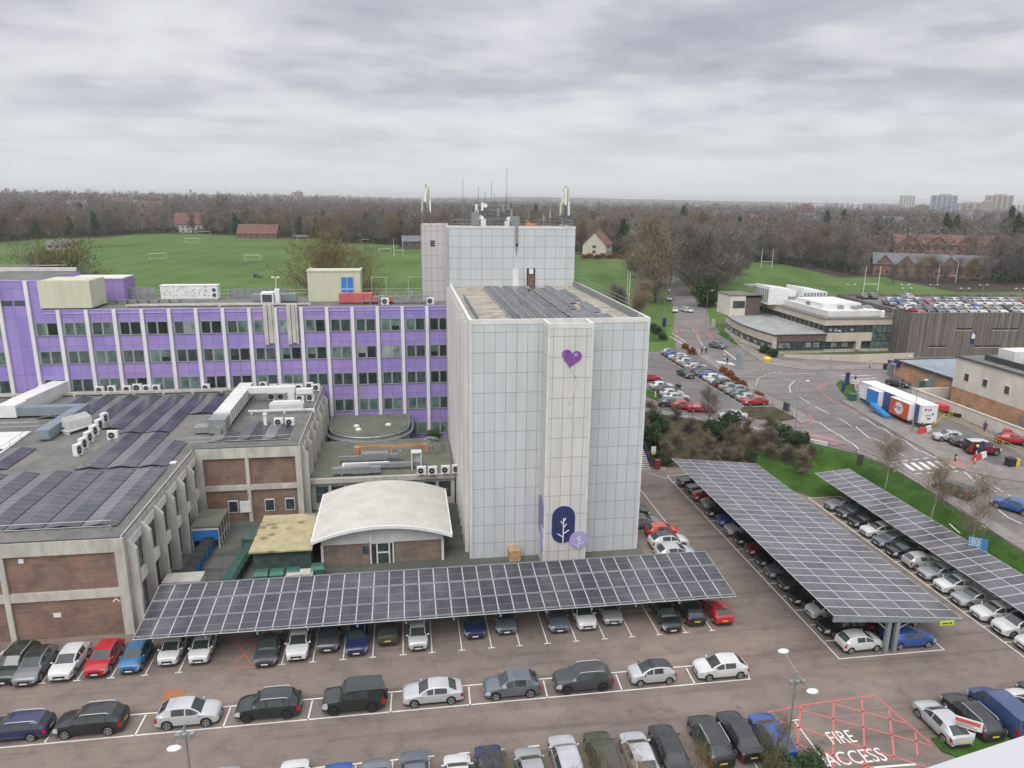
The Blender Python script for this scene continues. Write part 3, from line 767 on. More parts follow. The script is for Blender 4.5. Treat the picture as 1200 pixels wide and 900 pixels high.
mast(3.75, 116.6, 32.9, 6.1, 6, 'antenna mast with white panels on the left corner of the tower roof', 3)
mast(22.4, 101.2, 33.1, 5.6, 7, 'antenna mast with pale panels on the right corner of the tower roof', 5)
t = thing('antenna_gantry', 'steel gantry crowded with dishes and whip aerials in the middle of the tower roof', 'antenna', (12.6,103.2,33.1))
mm = MB()
for x in (-2.3,2.3):
    for y in (-1.2,1.2): mm.tube([(x,y,0),(x,y,3.3)], 0.10, 5)
for y in (-1.2,1.2):
    for z in (1.1,2.2,3.3): mm.tube([(-2.3,y,z),(2.3,y,z)], 0.085, 5)
for x in (-2.3,0,2.3): mm.tube([(x,-1.2,3.3),(x,1.2,3.3)], 0.045, 5)
for x in (-3.6,-1.2,1.2,3.5):
    mm.tube([(x,-.9,0),(x,-.9,2.9)], .06, 5); mm.tube([(x-.6,-.9,2.2),(x+.6,-.9,2.2)], .05, 4); mm.tube([(x-.6,-.9,0),(x,-.9,1.8),(x+.6,-.9,0)], .05, 4)
for z in (.5,1.6,2.7): mm.tube([(-3.6,.9,z),(3.6,.9,z)], .06, 4)
for k in range(10): mm.tube([(-3.6+.8*k,.9,0),(-3.6+.8*k,.9,2.7)], .05, 4)
for a, b in (((-2.3,-1.2,0),(0,-1.2,2.2)),((2.3,-1.2,0),(0,-1.2,2.2)),((-2.3,-1.2,2.2),(-.8,-1.2,3.3)),((2.3,-1.2,1.1),(.9,-1.2,2.2))): mm.tube([a,b], 0.04, 5)
mm.build('frame', MATS['mast steel'], t)
for x, y, z, h in ((-4.2,.2,0,6.5),(-2.2,-1.2,3.2,2.2),(-1.3,-1.2,1.0,3.7),(-.4,-1.2,2.9,3.2),(.2,0.6,2,2.6),(1.6,-1.2,3.0,1.5),(2.0,.9,3.0,5.0),(2.2,-1.2,3.2,1.0),(3.3,-.5,0,2.2),(-3.1,-.8,0,2.2),(5.0,0,0,2.2)):
    q = MB(); q.tube([(x,y,z),(x,y,z+h)], 0.035, 4); q.build('whip_aerial', MATS['galvanised steel'], t)
for x, z in ((-2.35,1.6),(2.35,1.8),(-1.7,2.6),(1.2,2.4),(.5,1.9),(1.9,2.7),(-2.5,2.4)):
    q = MB(); q.box(-.16,.16,-.12,.12,0,1.1); o = q.build('panel_antenna', MATS['white paint' if x < 0 else 'grey paint'], t); o.location = (x,-1.35,z-.4)
for x, z, r_ in ((-1.9,1.2,.4),(2.0,1.1,.35),(-1.3,2.9,.3)):
    q = MB(); q.cyl((0,-.12,0), r_, .24, 14, 0, r_*.55, 'y'); o = q.build('dish', MATS['white paint'], t); o.location = (x,-1.45,z)
for x, w_, h in ((-2.7,1.0,2.0),(-1.6,.7,1.1),(2.8,1.2,1.5),(1.7,.6,.8)):
    q = MB(); q.box(-w_/2,w_/2,-.4,.4,0,h); o = q.build('equipment_cabinet', MATS['grey paint' if w_ > .8 else 'white paint'], t); o.location = (x,-1.8,0)
def small(name, label, cat, mb, m, loc, group=None, rz=0):
    o = mb.build(name, m); o.location = loc; o.rotation_euler.z = rz
    return tag(o, label, cat, group)
q = MB(); q.box(-.65,.65,-.3,.3,0,.55); q.box(-.5,-.1,-.28,.28,.551,.75)
small('tool_chest', 'orange chest on the tower roof right of the gantry', 'chest', q, MATS['orange paint'], (17.6,101.5,33.08))
for x, h, l in ((19.3,1.9,'thin'),(20.2,2.6,'taller')):
    q = MB(); q.tube([(0,0,0),(0,0,h)], .035, 5); q.box(-.12,.12,-.08,.08,h*.5,h*.9)
    small('whip_aerial', l+' pole aerial between the orange chest and the right antenna mast', 'antenna', q, MATS['galvanised steel'], (x,100.8,33.08))
# ============================================================ purple ward block
def purple_mat(name, c1, c2, bw=1.8405, rh=4.118):
    g = G(name); p = g.pos(); s = g.n('ShaderNodeSeparateXYZ', {0: p})
    uv = g.n('ShaderNodeCombineXYZ', {0: g.mth('ADD', s.outputs[0], s.outputs[1]), 1: s.outputs[2]}).outputs[0]
    b = g.n('ShaderNodeTexBrick', {'Vector': g.map(uv, loc=(-109.27,0.6,0)), 'Scale': 1.0, 'Mortar Size': 0.025, 'Brick Width': bw, 'Row Height': rh,
         'Color1': (*c1,1), 'Color2': (*c2,1), 'Mortar': (*[v*0.55 for v in c1],1)}); b.offset = 0.0
    n = g.noise(p, 0.14, 5, 0.6); n2 = g.noise(g.map(uv, (1.5,0.1,1)), 1.0, 6, 0.6)
    a = g.mix(0.8, b.outputs[0], g.ramp(n, [(0.3, (0.82,0.88,1.08)), (0.7, (1.14,1.02,0.98))]), 'MULTIPLY')
    a = g.mix(0.6, a, g.ramp(n2, [(0.3, (0.82,0.82,0.84)), (0.65, (1.06,1.06,1.05))]), 'MULTIPLY')
    g.base(a); g.set(Roughness=0.45, Specular_IOR_Level=0.45); return g.m
purple_mat('purple panel', (0.30,0.232,0.50), (0.345,0.265,0.535))
FY = 109.6  # block and its rooftop positions scaled about the camera out to this depth
pb = thing('ward_block', 'long purple panelled ward block with white pilasters behind the brick building', 'building', (-24,116,0))
m = MB(); m.box(-68, 7.4, FY, 123, 0, 21.02); m.box(-68, -50.08, FY+0.006, 123.006, 21.02, 25.14)
part(m, 'wall', MATS['purple panel'], pb)
BX = [-0.33-3.681*k for k in range(-2, 18)]
for k, x in enumerate(BX):
    if x > 6.5: continue
    top = 25.19 if x < -50.5 else 21.08
    m = MB(); m.box(x-.24, x+.24, FY-.32, FY-.003, 0, top); part(m, 'pilaster', mat('pilaster white', (0.70,0.695,0.69), .6, var=.06, scale=.8, stretch=(1,1,.3)), pb)
m = MB(); m.box(-50.02, 7.4, FY-.1, FY-.004, 20.53, 20.66); m.box(-50.02, 7.42, FY-.05, FY+.2, 21.02, 21.15); m.box(-68, -49.97, FY-.05, FY+.2, 25.14, 25.27)
part(m, 'coping', MATS['lilac mural'], pb)
m = MB(); m.box(-49.97, 7.3, FY+.2, 122.9, 21.021, 21.07); m.box(-68, -50.19, FY+.2, 122.9, 25.150000000000002, 25.19)
part(m, 'roof', MATS['roof felt'], pb)
WZ = [17.45-4.118*k for k in range(5)]
rw = random.Random(11)
fr = mat('window frame grey', (0.26,0.29,0.30), 0.5, var=0.06)
def win_mesh(kind):
    mm = MB(); W, Hh = 3.0, 1.89
    mm.box(-W/2, W/2, -.06, 0.0, -.05, .06); mm.box(-W/2, W/2, -.06, 0.0, Hh-.12, Hh)
    mm.box(-W/2, -W/2+.26, -.05, 0.0, .06, Hh-.12); mm.box(W/2-.1, W/2, -.05, 0.0, .06, Hh-.12); mm.box(-.10, .16, -.05, 0.0, .06, Hh-.12)
    mm.box(-W/2-.02, W/2+.02, -.12, -.061, -.06, -.01)
    return mm.mesh('window', fr)
wf = win_mesh(0)
def pane_mesh(kinds, opening):
    mm = MB(); mats_ = []
    for i, (x0, x1) in enumerate(((-1.24,-.10),(.16,1.40))):
        mats_.append(MATS[kinds[i]])
        mm.box(x0, x1, -.035, -.004, .06, 1.77, i)
        if opening and i == opening-1:
            mats_.append(MATS['black glass']); mm.box(x0+.08, x1-.08, -.045, -.0351, .1, .75, len(mats_)-1)
    o = mm.mesh('pane', mats_); return o
PV = {}
def pane(kinds, op):
    k = (kinds, op)
    if k not in PV: PV[k] = pane_mesh(kinds, op)
    return PV[k]
nw = 0
for fi, z in enumerate(WZ):
    for k in range(len(BX)-1):
        x = (BX[k]+BX[k+1])/2
        if fi >= 4 and x < -10: continue
        if -55.3 < x < -51.5: continue
        if x > 4: x -= .12
        if nw >= 100: break
        w_ = bpy.data.objects.new('window', wf); col.objects.link(w_); w_.parent = pb; w_.location = (x+24, FY-.004-116, z); nw += 1
        pool = ['dark glass','dark glass','green glass','black glass','green glass','blind glass'] if fi == 0 else (['green glass','green glass','blind glass','dark glass','dark glass'] if fi == 1 else ['green glass','dark glass','green glass','black glass','dark glass','green glass'])
        a = rw.choice(pool); b = a if rw.random() < .5 else rw.choice(pool)
        p_ = bpy.data.objects.new('pane', pane((a, b), rw.choice([0,0,0,1,2]) if fi < 2 else 0)); col.objects.link(p_); p_.parent = w_
m = MB()
for x in (-53.0, -54.6): m.box(x-.65, x+.65, FY-.05, FY-.005, 21.74, 22.45)
part(m, 'clerestory_window', MATS['dark glass'], pb)
# cream plant box, second plant room with blue doors, white stub of the tall end
m = MB(); m.box(-50.35, -43.6, FY-.15, 114.8, 21.35, 25.19); m.box(-49.86,-44.15,FY+.2,114.4,25.191000000000003,25.240000000000002)
o = part(m, 'plant_room', MATS['cream paint'], pb, 'blank cream plant box at the left end of the purple roof')
m = MB(); m.box(-49.75,-43.93,FY+.3,114.6,21.08,21.349); part(m, 'plant_room_base', MATS['dark steel'], pb)
m = MB(); m.box(-14.72, -6.7, 116, 121, 21.08, 25.74); m.box(-14.83,-6.59,115.9,116.1,25.69,25.89); m.box(-14.83,-14.61,116.1001,121.1,25.69,25.89); m.box(-6.81,-6.59,116.1001,121.1,25.69,25.89)
o = part(m, 'plant_room', MATS['cream paint'], pb, 'cream plant room with blue double doors on the purple roof')
m = MB(); m.box(-9.61,-7.85,115.85,115.99,21.63,24.81); dd = part(m, 'door', MATS['blue paint'], o)
m = MB(); m.box(-9.61,-7.85,115.82,115.849,22.94,23.05); m.box(-8.76,-8.71,115.82,115.849,21.63,24.81); part(m, 'door_rail', MATS['white paint'], o)
m = MB()
for z in (21.63, 22.17):
    m.tube([(-49,122.5,z),(6.5,122.5,z)], 0.03, 4)
for k in range(22): m.tube([(-49+2.6*k,122.5,20.97),(-49+2.6*k,122.5,22.17)], 0.025, 4)
for z in (25.74, 26.35): m.tube([(-66,121,z),(-51,121,z)], 0.03, 4); m.tube([(-66,113,z+.02),(-52,120.8,z)], 0.03, 4)
for k in range(9): m.tube([(-66+1.8*k,121,25.03),(-66+1.8*k,121,26.35)], 0.025, 4)
for x in (-3.95, 1.87):
    m.tube([(x-1.15,119,20.97),(x-1.15,119,24.48),(x+1.15,119,24.48),(x+1.15,119,20.97)], 0.07, 5, smooth=False)
part(m, 'handrail', mat('weathered rail', (0.50,0.50,0.45), 0.6, var=0.1), pb)
m = MB(); m.box(-50.07,-42.17,118,122.9,21.09,24.48); part(m, 'rear_wall', MATS['purple panel'], pb)
m = MB(); m.box(-68,-50.52,122.6,123.05,25.25,25.8); m.box(-49.97,-42.12,117.9,122.59,24.490000000000002,24.68); part(m, 'rear_upstand', MATS['white trim'], pb)
# rooftop things
R1 = 21.11
def boxes(name, label, cat, specs, mname, loc, group=None, rz=0):
    mm = MB()
    for s in specs: mm.box(*s)
    return small(name, label, cat, mm, MATS[mname], loc, group, rz)
boxes('air_handling_unit', 'long white air handling unit with perforated side on the purple roof', 'ventilation unit', [(-4.2,4.2,-.8,.8,.3,2.3),(-4.0,4.0,-.6,.6,0,.3),(-4.25,4.25,-.85,.85,2.3,2.4),(3.2,4.1,-.84,-.801,.5,1.2),(3.2,4.1,-.84,-.801,1.3,2.0)], 'white paint', (-32.73,118.61,R1))
q = MB()
rq = random.Random(4)
for k in range(70): 
    x = rq.uniform(-4,3); z = rq.uniform(.6,2.2); q.box(x,x+rq.uniform(.06,.16),-.81,-.8001,z,z+rq.uniform(.05,.12))
q.cyl((3.65,-.86,.85),.3,.02,12,axis='y'); q.cyl((3.65,-.86,1.65),.3,.02,12,axis='y')
o = q.build('vent_hole', MATS['dark steel'], bpy.data.objects['air_handling_unit'])
boxes('screen_panel', 'grey steel screen left of the long white ventilation unit', 'screen', [(-3.6,3.6,-.06,.06,.2,1.9)]+[(-3.6+1.2*k-.04,-3.6+1.2*k+.04,-.14,-.061,0,1.9) for k in range(7)], 'galvanised steel', (-41.73,119.70,R1))
boxes('screen_panel', 'darker grey steel screen right of the long white ventilation unit', 'screen', [(-4.4,4.4,-.06,.06,.1,1.5)]+[(-4.4+1.1*k-.03,-4.4+1.1*k+.03,-.14,-.061,0,1.5) for k in range(9)], 'grey paint', (-22.84,120.25,R1))
boxes('roof_kiosk', 'white kiosk with a dark shutter on the purple roof', 'kiosk', [(-.9,.9,-.9,.9,0,1.9),(1.0,1.7,-.4,.6,0,2.3)], 'white paint', (-20.21,112.89,R1))
q = MB(); q.box(-.7,.7,-.96,-.91,.5,1.6); q.build('shutter', MATS['dark steel'], bpy.data.objects['roof_kiosk'])
q = MB(); q.tube([(0,0,0),(0,0,2.2)],.05,5); q.tube([(-.45,0,2.1),(.45,0,2.1)],.04,5); q.box(-.55,-.25,-.2,.1,2.12,2.32); q.box(.25,.55,-.2,.1,2.12,2.32)
small('floodlight_pole', 'short twin floodlight pole standing by the white roof kiosk', 'lamp', q, MATS['white paint'], (-18.89,112.57,R1+1.9))
boxes('ventilation_duct', 'silver duct lying along the purple roof left of the red tank', 'duct', [(-3.4,-.1,-.6,.6,.2,1.3),(.1,3.2,-.6,.6,.2,1.3),(-3.2,3.0,-.3,.3,0,.2)], 'galvanised steel', (-19.55,115.31,R1)).data.materials[0] = mat('blueish duct', (0.25,0.30,0.325), 0.5, 0.3, var=0.1)
boxes('roof_tank', 'long red tank on the purple roof below the blue doors', 'tank', [(-4.1,.9,-.7,.7,.25,1.6),(.9,4.0,-.7,.7,.25,1.05),(-4,4,-.5,.5,0,.25)], 'red paint', (-5.71,113.11,R1)).data.materials[0] = mat('faded red', (0.52,0.115,0.115), 0.6, var=0.1)
boxes('duct_riser', 'pair of pale ducts running down the purple front at the left', 'duct', [(-.75,-.2,-.5,-.03,-5.6,.3),(-.1,.45,-.45,-.03,-5.4,.3),(.5,.75,-.4,-.03,-5.6,.25)], 'pale concrete', (-19.66,FY,21.30))
boxes('duct_riser', 'pair of pale ducts running down the purple front at the right', 'duct', [(-.75,-.2,-.5,-.03,-5.6,.3),(-.1,.45,-.45,-.03,-5.4,.3),(.5,.75,-.4,-.03,-5.6,.25)], 'pale concrete', (-16.36,FY,21.30))
boxes('cable_tray', 'long pale pipe run along the front edge of the purple roof', 'pipes', [(-13,13,-.25,.25,.15,.35),(-13,-12.7,-.3,.3,0,.15),(12.7,13,-.3,.3,0,.15),(-.2,.2,-.3,.3,0,.15),(-12,6,.5,.7,.1,.4)], 'pale concrete', (-26.91,111.58,R1))
boxes('pipe_rack', 'grey rack of pipes and valves beside the pinkish stair tower', 'pipes', [(-5,5,-.1,.1,1.0,1.15),(-5,5,.6,.75,.9,1.05),(-5,5,-.5,-.35,.4,.55)]+[(-5+1.25*k-.05,-5+1.25*k+.05,-.6,.8,0,1.3) for k in range(9)]+[(-2.6,-1.6,-.5,.5,0,1.3),(2.2,2.7,-.3,.3,0,1.9)], 'galvanised steel', (-1.32,112.68,R1))
boxes('pipe_rack', 'low dark pipe rack behind the pair of screens on the purple roof', 'pipes', [(-6,6,-.1,.1,.5,.65),(-6,6,.6,.75,.4,.55)]+[(-6+1.5*k-.05,-6+1.5*k+.05,-.2,.8,0,.6) for k in range(9)], 'grey paint', (-39.54,115.09,R1))
ac0 = thing('air_conditioner', '', 'air conditioner', (0,0,0), 0, 'air conditioning units on the roofs')
q = MB(); q.box(-.48,.48,-.2,.2,.06,.9); q.box(-.4,-.3,-.22,.22,0,.06); q.box(.3,.4,-.22,.22,0,.06); q.build('casing', MATS['white paint'], ac0)
q = MB(); q.cyl((-.08,-.225,.48),.31,.022,16,axis='y'); q.build('fan', MATS['black plastic'], ac0)
q = MB(); q.cyl((-.08,-.235,.48),.09,.012,8,axis='y'); q.box(-.4,.24,-.236,-.2255,.46,.50); q.build('fan_guard', MATS['grey paint'], ac0)
ac_t = kid_tree(ac0); first_ac = [True]
def ac(x, y, z, label, s=1.0, rz=0):
    if first_ac[0]: c = ac0; first_ac[0] = False
    else: c = copy_tree(ac0, ac_t)
    c.location = (x, y, z); c.scale = s if isinstance(s, tuple) else (s,s,s); c.rotation_euler.z = rz; c['label'] = label
RZ = 8.95
for lab, lst, z, rz in (
    ('low white air conditioner along the back edge of the brick roof', [(118,461),(132,460),(150,460),(173,459),(184,459),(242,458)], RZ, 0),
    ('taller white air conditioner along the back edge of the brick roof', [(162,459),(196,457)], RZ, 0),
    ('white air conditioner in the far right cluster on the brick roof', [(309,455),(321,458),(332,458),(341,458),(319,469),(330,469),(341,470),(352,471),(351,458),(363,456),(364,470),(371,458)], RZ, 0),
    ('white air conditioner in the pair beside the flue, brick roof', [(327,499),(340,499)], RZ, 0),
    ('white air conditioning unit at the left end of the brick roof', [(19,487),(31,486),(43,487),(56,470)], RZ, 0),
    ('white air conditioning unit on the ledge behind the barrel roof', [(494,556),(507,556),(522,555),(535,554)], 4.2, 0)):
    for i, (x, y) in enumerate(sorted(lst)):
        p = at(x, y, z); nth = ['first','second','third','fourth','fifth','sixth','seventh','eighth','ninth','tenth','eleventh','twelfth'][i]
        ac(p.x, p.y, z, '%s, %s from the left' % (lab, nth), 1.35 if 'taller' in lab else 1.15, rz)
for i in range(6):
    p = at(92+6.2*i, 534-7.6*i, RZ); ac(p.x, p.y, RZ, 'tall slim white unit in the slanting row on the brick roof, %s from the front' % ['first','second','third','fourth','fifth','sixth'][i], (.95,1.35,1.5), R(72))
p = at(133,515,RZ); ac(p.x, p.y, RZ, 'single grey air conditioning unit right of the slanting row on the brick roof', 1.2)
p = at(608-600+300,0+357,R1); ac(-2.85,111.2,R1,'white air conditioning unit by the pipe rack on the purple roof',1.2)
ac(3.95,111.0,R1,'white air conditioning unit at the right end of the purple roof',1.2)
p = at(92,505,RZ); t = thing('chiller', 'white finned chiller frame beside the slanting row of units', 'chiller', (p.x,p.y,RZ))
q = MB(); 
for k in range(5): q.box(-1.6,1.6,-.5+.22*k,-.4+.22*k,.5+.1*k,1.6+.1*k)
q.box(-1.7,1.7,-.6,.7,.35,.5); q.box(-1.6,-1.5,-.5,.6,0,.35); q.box(1.5,1.6,-.5,.6,0,.35); o = q.build('fins', MATS['white paint'], t); o.rotation_euler.z = R(60)

# ============================================================ brick building with the solar roof
def brick_mat(name, a, b, stain=True):
    g = G(name); p = g.pos(); s = g.n('ShaderNodeSeparateXYZ', {0: p})
    uv = g.n('ShaderNodeCombineXYZ', {0: g.mth('ADD', s.outputs[0], s.outputs[1]), 1: s.outputs[2]}).outputs[0]
    br = g.n('ShaderNodeTexBrick', {'Vector': uv, 'Scale': 1.0, 'Mortar Size': 0.009, 'Brick Width': 0.225, 'Row Height': 0.075, 'Color1': (*a,1), 'Color2': (*b,1), 'Mortar': (0.30,0.25,0.21,1)})
    n = g.noise(p, 0.5, 7, 0.65); n2 = g.noise(g.map(uv, (0.9,0.12,1)), 1.0, 6, 0.65); n3 = g.noise(g.map(uv, (0.35,7,1)), 1.0, 4, 0.6)
    k = g.mix(1.0, br.outputs[0], g.ramp(n, [(0.3, (0.62,0.65,0.70)), (0.52, (1,1,1)), (0.70, (1.35,1.18,1.05))]), 'MULTIPLY')
    k = g.mix(0.75, k, g.ramp(n3, [(0.35, (0.78,0.78,0.8)), (0.65, (1.12,1.1,1.08))]), 'MULTIPLY')
    if stain: k = g.mix(g.ramp(n2, [(0.52, (0,0,0)), (0.75, (0.5,0.5,0.5))]), k, (0.20,0.21,0.17,1))
    g.base(k); g.set(Roughness=0.9, Specular_IOR_Level=0.25); return g.m
brick_mat('red brown brick', (0.185,0.108,0.082), (0.235,0.138,0.102)); brick_mat('brown brick', (0.19,0.15,0.125), (0.235,0.18,0.15))
brick_mat('orange brick', (0.50,0.28,0.135), (0.54,0.31,0.16), False); brick_mat('dark red brick', (0.17,0.075,0.055), (0.21,0.10,0.075), False)
bb = thing('brick_building', 'two storey brick and concrete building with solar panels on its flat roof', 'building', (-36,80,0))
AX, BY, CX = -23.9, 59.85, -12.35
m = MB(); m.box(-62, AX-.3, BY+.12, 82.0, 0, 8.0); m.box(-62, CX-.25, 82.2, 109, 0, 8.0)
part(m, 'wall', MATS['red brown brick'], bb)
m = MB()
m.box(-62, AX+.03, BY-.12, BY+.119, 7.85, RZ+.12); m.box(-62, AX, BY-.06, BY+.118, 3.65, 4.45)
for x in (-33.3, -42.9, -52.5): m.box(x-.42, x+.02, BY-.09, BY+.117, 0, 7.849)
m.box(AX-.75, AX+.04, BY-.10, BY+.5, 0, 7.849)
m.box(AX+.031, CX+.03, 82.0-.12, 82.199, 7.85, RZ+.12); m.box(AX+.03, CX, 82-.06, 82.198, 3.9, 4.5)
for x in (-18.3,): m.box(x-.25,x+.15,82-.09,82.197,0,7.849)
m.box(CX-.6,CX+.05,82-.1,82.5,0,7.849); m.box(AX+.035,AX+.45,82-.1,82.19,0,7.849)
m.box(AX-.29, AX+.028, BY+.12, 82.0-.121, 7.85, RZ+.12); m.box(CX-.25, CX+.028, 82.2, 109, 7.85, RZ+.12); m.box(-62,CX,108.9,109.1,7.85,RZ+.2)
m.box(AX-.28, AX-.1, BY+.5, 81.9, 0, 7.849); m.box(CX-.24, CX-.1, 82.5, 109, 0, 7.849)
part(m, 'concrete_frame', MATS['pale concrete'], bb)
m = MB(); m.box(-62, AX-.291, BY+.121, 82.0, 8.6, RZ); m.box(-62, CX-.251, 82.001, 108.9, 8.6, RZ)
part(m, 'roof', MATS['roof felt'], bb)
m = MB(); m.box(-62, AX-.2, BY-.02, BY+.10, RZ+.121, RZ+.2); m.box(AX-.12, AX+.0, BY+.101, 81.9, RZ+.121, RZ+.2); m.box(AX,CX-.1,82-.02,82.1,RZ+.121,RZ+.2); m.box(CX-.12,CX,82.101,109,RZ+.121,RZ+.2)
part(m, 'roof_edge', MATS['dark steel'], bb)
def fins(x, y0, n, pitch):
    for k in range(n):
        y = y0+pitch*k; mm = MB()
        pts = [(x-.1, 0), (x+.75, 0), (x+.75, 7.7), (x+.15, 8.5), (x-.1, 8.5)]
        w_ = .42; N_ = len(pts)
        vs_ = [(p[0], y, p[1]) for p in pts]+[(p[0], y+w_, p[1]) for p in pts]
        mm.add(vs_, [tuple(range(N_)), tuple(reversed(range(N_,2*N_)))]+[(i,N_+i,N_+(i+1)%N_,(i+1)%N_) for i in range(N_)])
        part(mm, 'buttress', MATS['pale concrete'], bb)
        for z0_, z1_ in ((.5,3.5),(4.7,7.5)):
            a_, b_ = y+w_+.08, y+pitch-.25
            if k == n-1: continue
            mm = MB(); mm.box(x-.10, x-.0, a_, b_, z0_, z0_+.08); mm.box(x-.10, x-.0, a_, b_, z1_-.08, z1_); mm.box(x-.10,x-.0,a_,a_+.08,z0_+.08,z1_-.08); mm.box(x-.10,x-.0,b_-.08,b_,z0_+.08,z1_-.08)
            mm.box(x-.10,x-.01,(a_+b_)/2-.04,(a_+b_)/2+.04,z0_+.08,z1_-.08); mm.box(x-.10,x-.012,a_+.08,b_-.08,z0_+.9,z0_+.97); mm.box(x-.10,x-.012,a_+.08,b_-.08,z1_-.8,z1_-.73)
            w_o = part(mm, 'window', MATS['dark steel'], bb)
            mm = MB(); mm.box(x-.09,x-.04,a_+.08,b_-.08,z0_+.08,z1_-.08); part(mm, 'pane', MATS[['green glass','dark glass','dark glass'][k%3]], w_o)
        if k < n-1:
            mm = MB(); mm.box(x-.099, x+.25, y+w_, y+pitch-.2, 3.6, 4.55); mm.box(x-.099, x+.12, y+w_, y+pitch-.2, 7.55, 8.3); part(mm, 'spandrel', MATS['white trim'], bb)
fins(AX, BY+.55, 7, 3.55); fins(CX, 82.9, 7, 3.9)
m = MB(); m.box(-30.2,-29.6,BY+.06,BY+.119,2.0,2.4); m.box(-38,-37.6,BY+.06,BY+.119,7.2,7.6); m.box(-32.2,-31.8,BY+.06,BY+.119,7.2,7.6); part(m, 'notice', MATS['white paint'], bb)
m = MB(); m.add([(AX-1.55,BY+.1,3.1),(AX-1.2,BY+.1,3.5),(AX-.85,BY+.1,3.1),(AX-1.0,BY+.1,3.1),(AX-1.2,BY+.1,3.32),(AX-1.4,BY+.1,3.1)],[(0,1,4,5),(1,2,3,4)]); part(m, 'wall_arrow', MATS['white paint'], bb)
for x in (-20.3, -16.2, -13.9):
    m = MB(); m.box(x-.55,x+.55,82.1,82.199,1.1,2.6); w_o = part(m, 'window', MATS['white paint'], bb)
    m = MB(); m.box(x-.48,x+.48,82.08,82.0999,1.2,2.5); part(m, 'pane', MATS['dark glass'], w_o)
# rail along the roof edge
m = MB()
for z in (.55, 1.05):
    m.tube([(-46,BY+1.6,RZ+z),(AX-1.4,BY+1.6,RZ+z),(AX-1.4,83.4,RZ+z),(CX-1.2,83.4,RZ+z),(CX-1.2,100,RZ+z)], .028, 4, smooth=False)
for k in range(9): m.tube([(AX-1.4,BY+1.6+2.6*k,RZ),(AX-1.4,BY+1.6+2.6*k,RZ+1.05)],.025,4); m.tube([(AX-1.4,BY+1.6+2.6*k,RZ+.55),(AX-2.4,BY+1.6+2.6*k,RZ)],.02,4)
for k in range(9): m.tube([(-46+2.6*k,BY+1.6,RZ),(-46+2.6*k,BY+1.6,RZ+1.05)],.025,4)
for k in range(5): m.tube([(AX-1.4+2.5*k,83.4,RZ),(AX-1.4+2.5*k,83.4,RZ+1.05)],.025,4)
for k in range(6): m.tube([(CX-1.2,83.4+3*k,RZ),(CX-1.2,83.4+3*k,RZ+1.05)],.025,4)
part(m, 'handrail', MATS['galvanised steel'], bb)
# solar rows: back-to-back tilted panels, one thing per row segment
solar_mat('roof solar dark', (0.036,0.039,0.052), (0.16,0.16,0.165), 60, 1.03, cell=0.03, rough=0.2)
solar_mat('roof solar sky reflection', (0.125,0.12,0.128), (0.40,0.40,0.40), 60, 1.03, cell=0.035, rough=0.28)  # same panels, with the bright sky's reflection put into this slope's colour
def solar_row(x, y0, y1, label, side=0):
    t = thing('solar_panel_row', label, 'solar panels', (x,(y0+y1)/2,RZ), 0, 'rows of solar panels on the brick building roof'); L = (y1-y0)/2
    for sgn, mn in ((-1,'roof solar sky reflection'),(1,'roof solar dark')):
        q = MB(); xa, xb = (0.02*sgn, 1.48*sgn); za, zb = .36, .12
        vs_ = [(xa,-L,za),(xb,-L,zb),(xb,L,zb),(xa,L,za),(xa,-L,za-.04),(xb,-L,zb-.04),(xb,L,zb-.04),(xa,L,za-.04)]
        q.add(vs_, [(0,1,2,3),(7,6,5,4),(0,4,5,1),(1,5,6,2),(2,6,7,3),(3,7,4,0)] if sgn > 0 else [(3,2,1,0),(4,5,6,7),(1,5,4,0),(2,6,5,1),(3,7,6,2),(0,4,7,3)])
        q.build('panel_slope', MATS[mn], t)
    q = MB()
    for k in range(int(2*L/2.06)+1):
        y = -L+.1+2.06*k; q.box(-1.4,1.4,y,y+.06,0,.08)
    q.box(-1.46,-1.40,-L,L,0,.09); q.box(1.40,1.46,-L,L,0,.09)
    q.build('rail_frame', MATS['dark steel'], t)
ordn = ['first','second','third','fourth','fifth','sixth','seventh','eighth','ninth','tenth','eleventh','twelfth']
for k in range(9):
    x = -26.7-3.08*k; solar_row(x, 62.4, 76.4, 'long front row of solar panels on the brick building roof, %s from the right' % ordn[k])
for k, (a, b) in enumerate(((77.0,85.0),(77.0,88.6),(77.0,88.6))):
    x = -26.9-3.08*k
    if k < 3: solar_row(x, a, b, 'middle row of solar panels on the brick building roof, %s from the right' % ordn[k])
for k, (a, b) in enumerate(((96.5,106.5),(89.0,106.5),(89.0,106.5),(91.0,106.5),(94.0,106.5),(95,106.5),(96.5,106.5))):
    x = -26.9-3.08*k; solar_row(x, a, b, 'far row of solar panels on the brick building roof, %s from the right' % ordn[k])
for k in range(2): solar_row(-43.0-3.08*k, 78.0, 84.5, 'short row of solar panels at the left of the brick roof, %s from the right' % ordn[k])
for k, (a, b) in enumerate(((84.6,90.5),(84.6,91.5),(84.6,88.0))): solar_row(-15.6-2.98*k, a, b, 'stub row of solar panels, right wing of the brick roof, %s from right' % ordn[k])
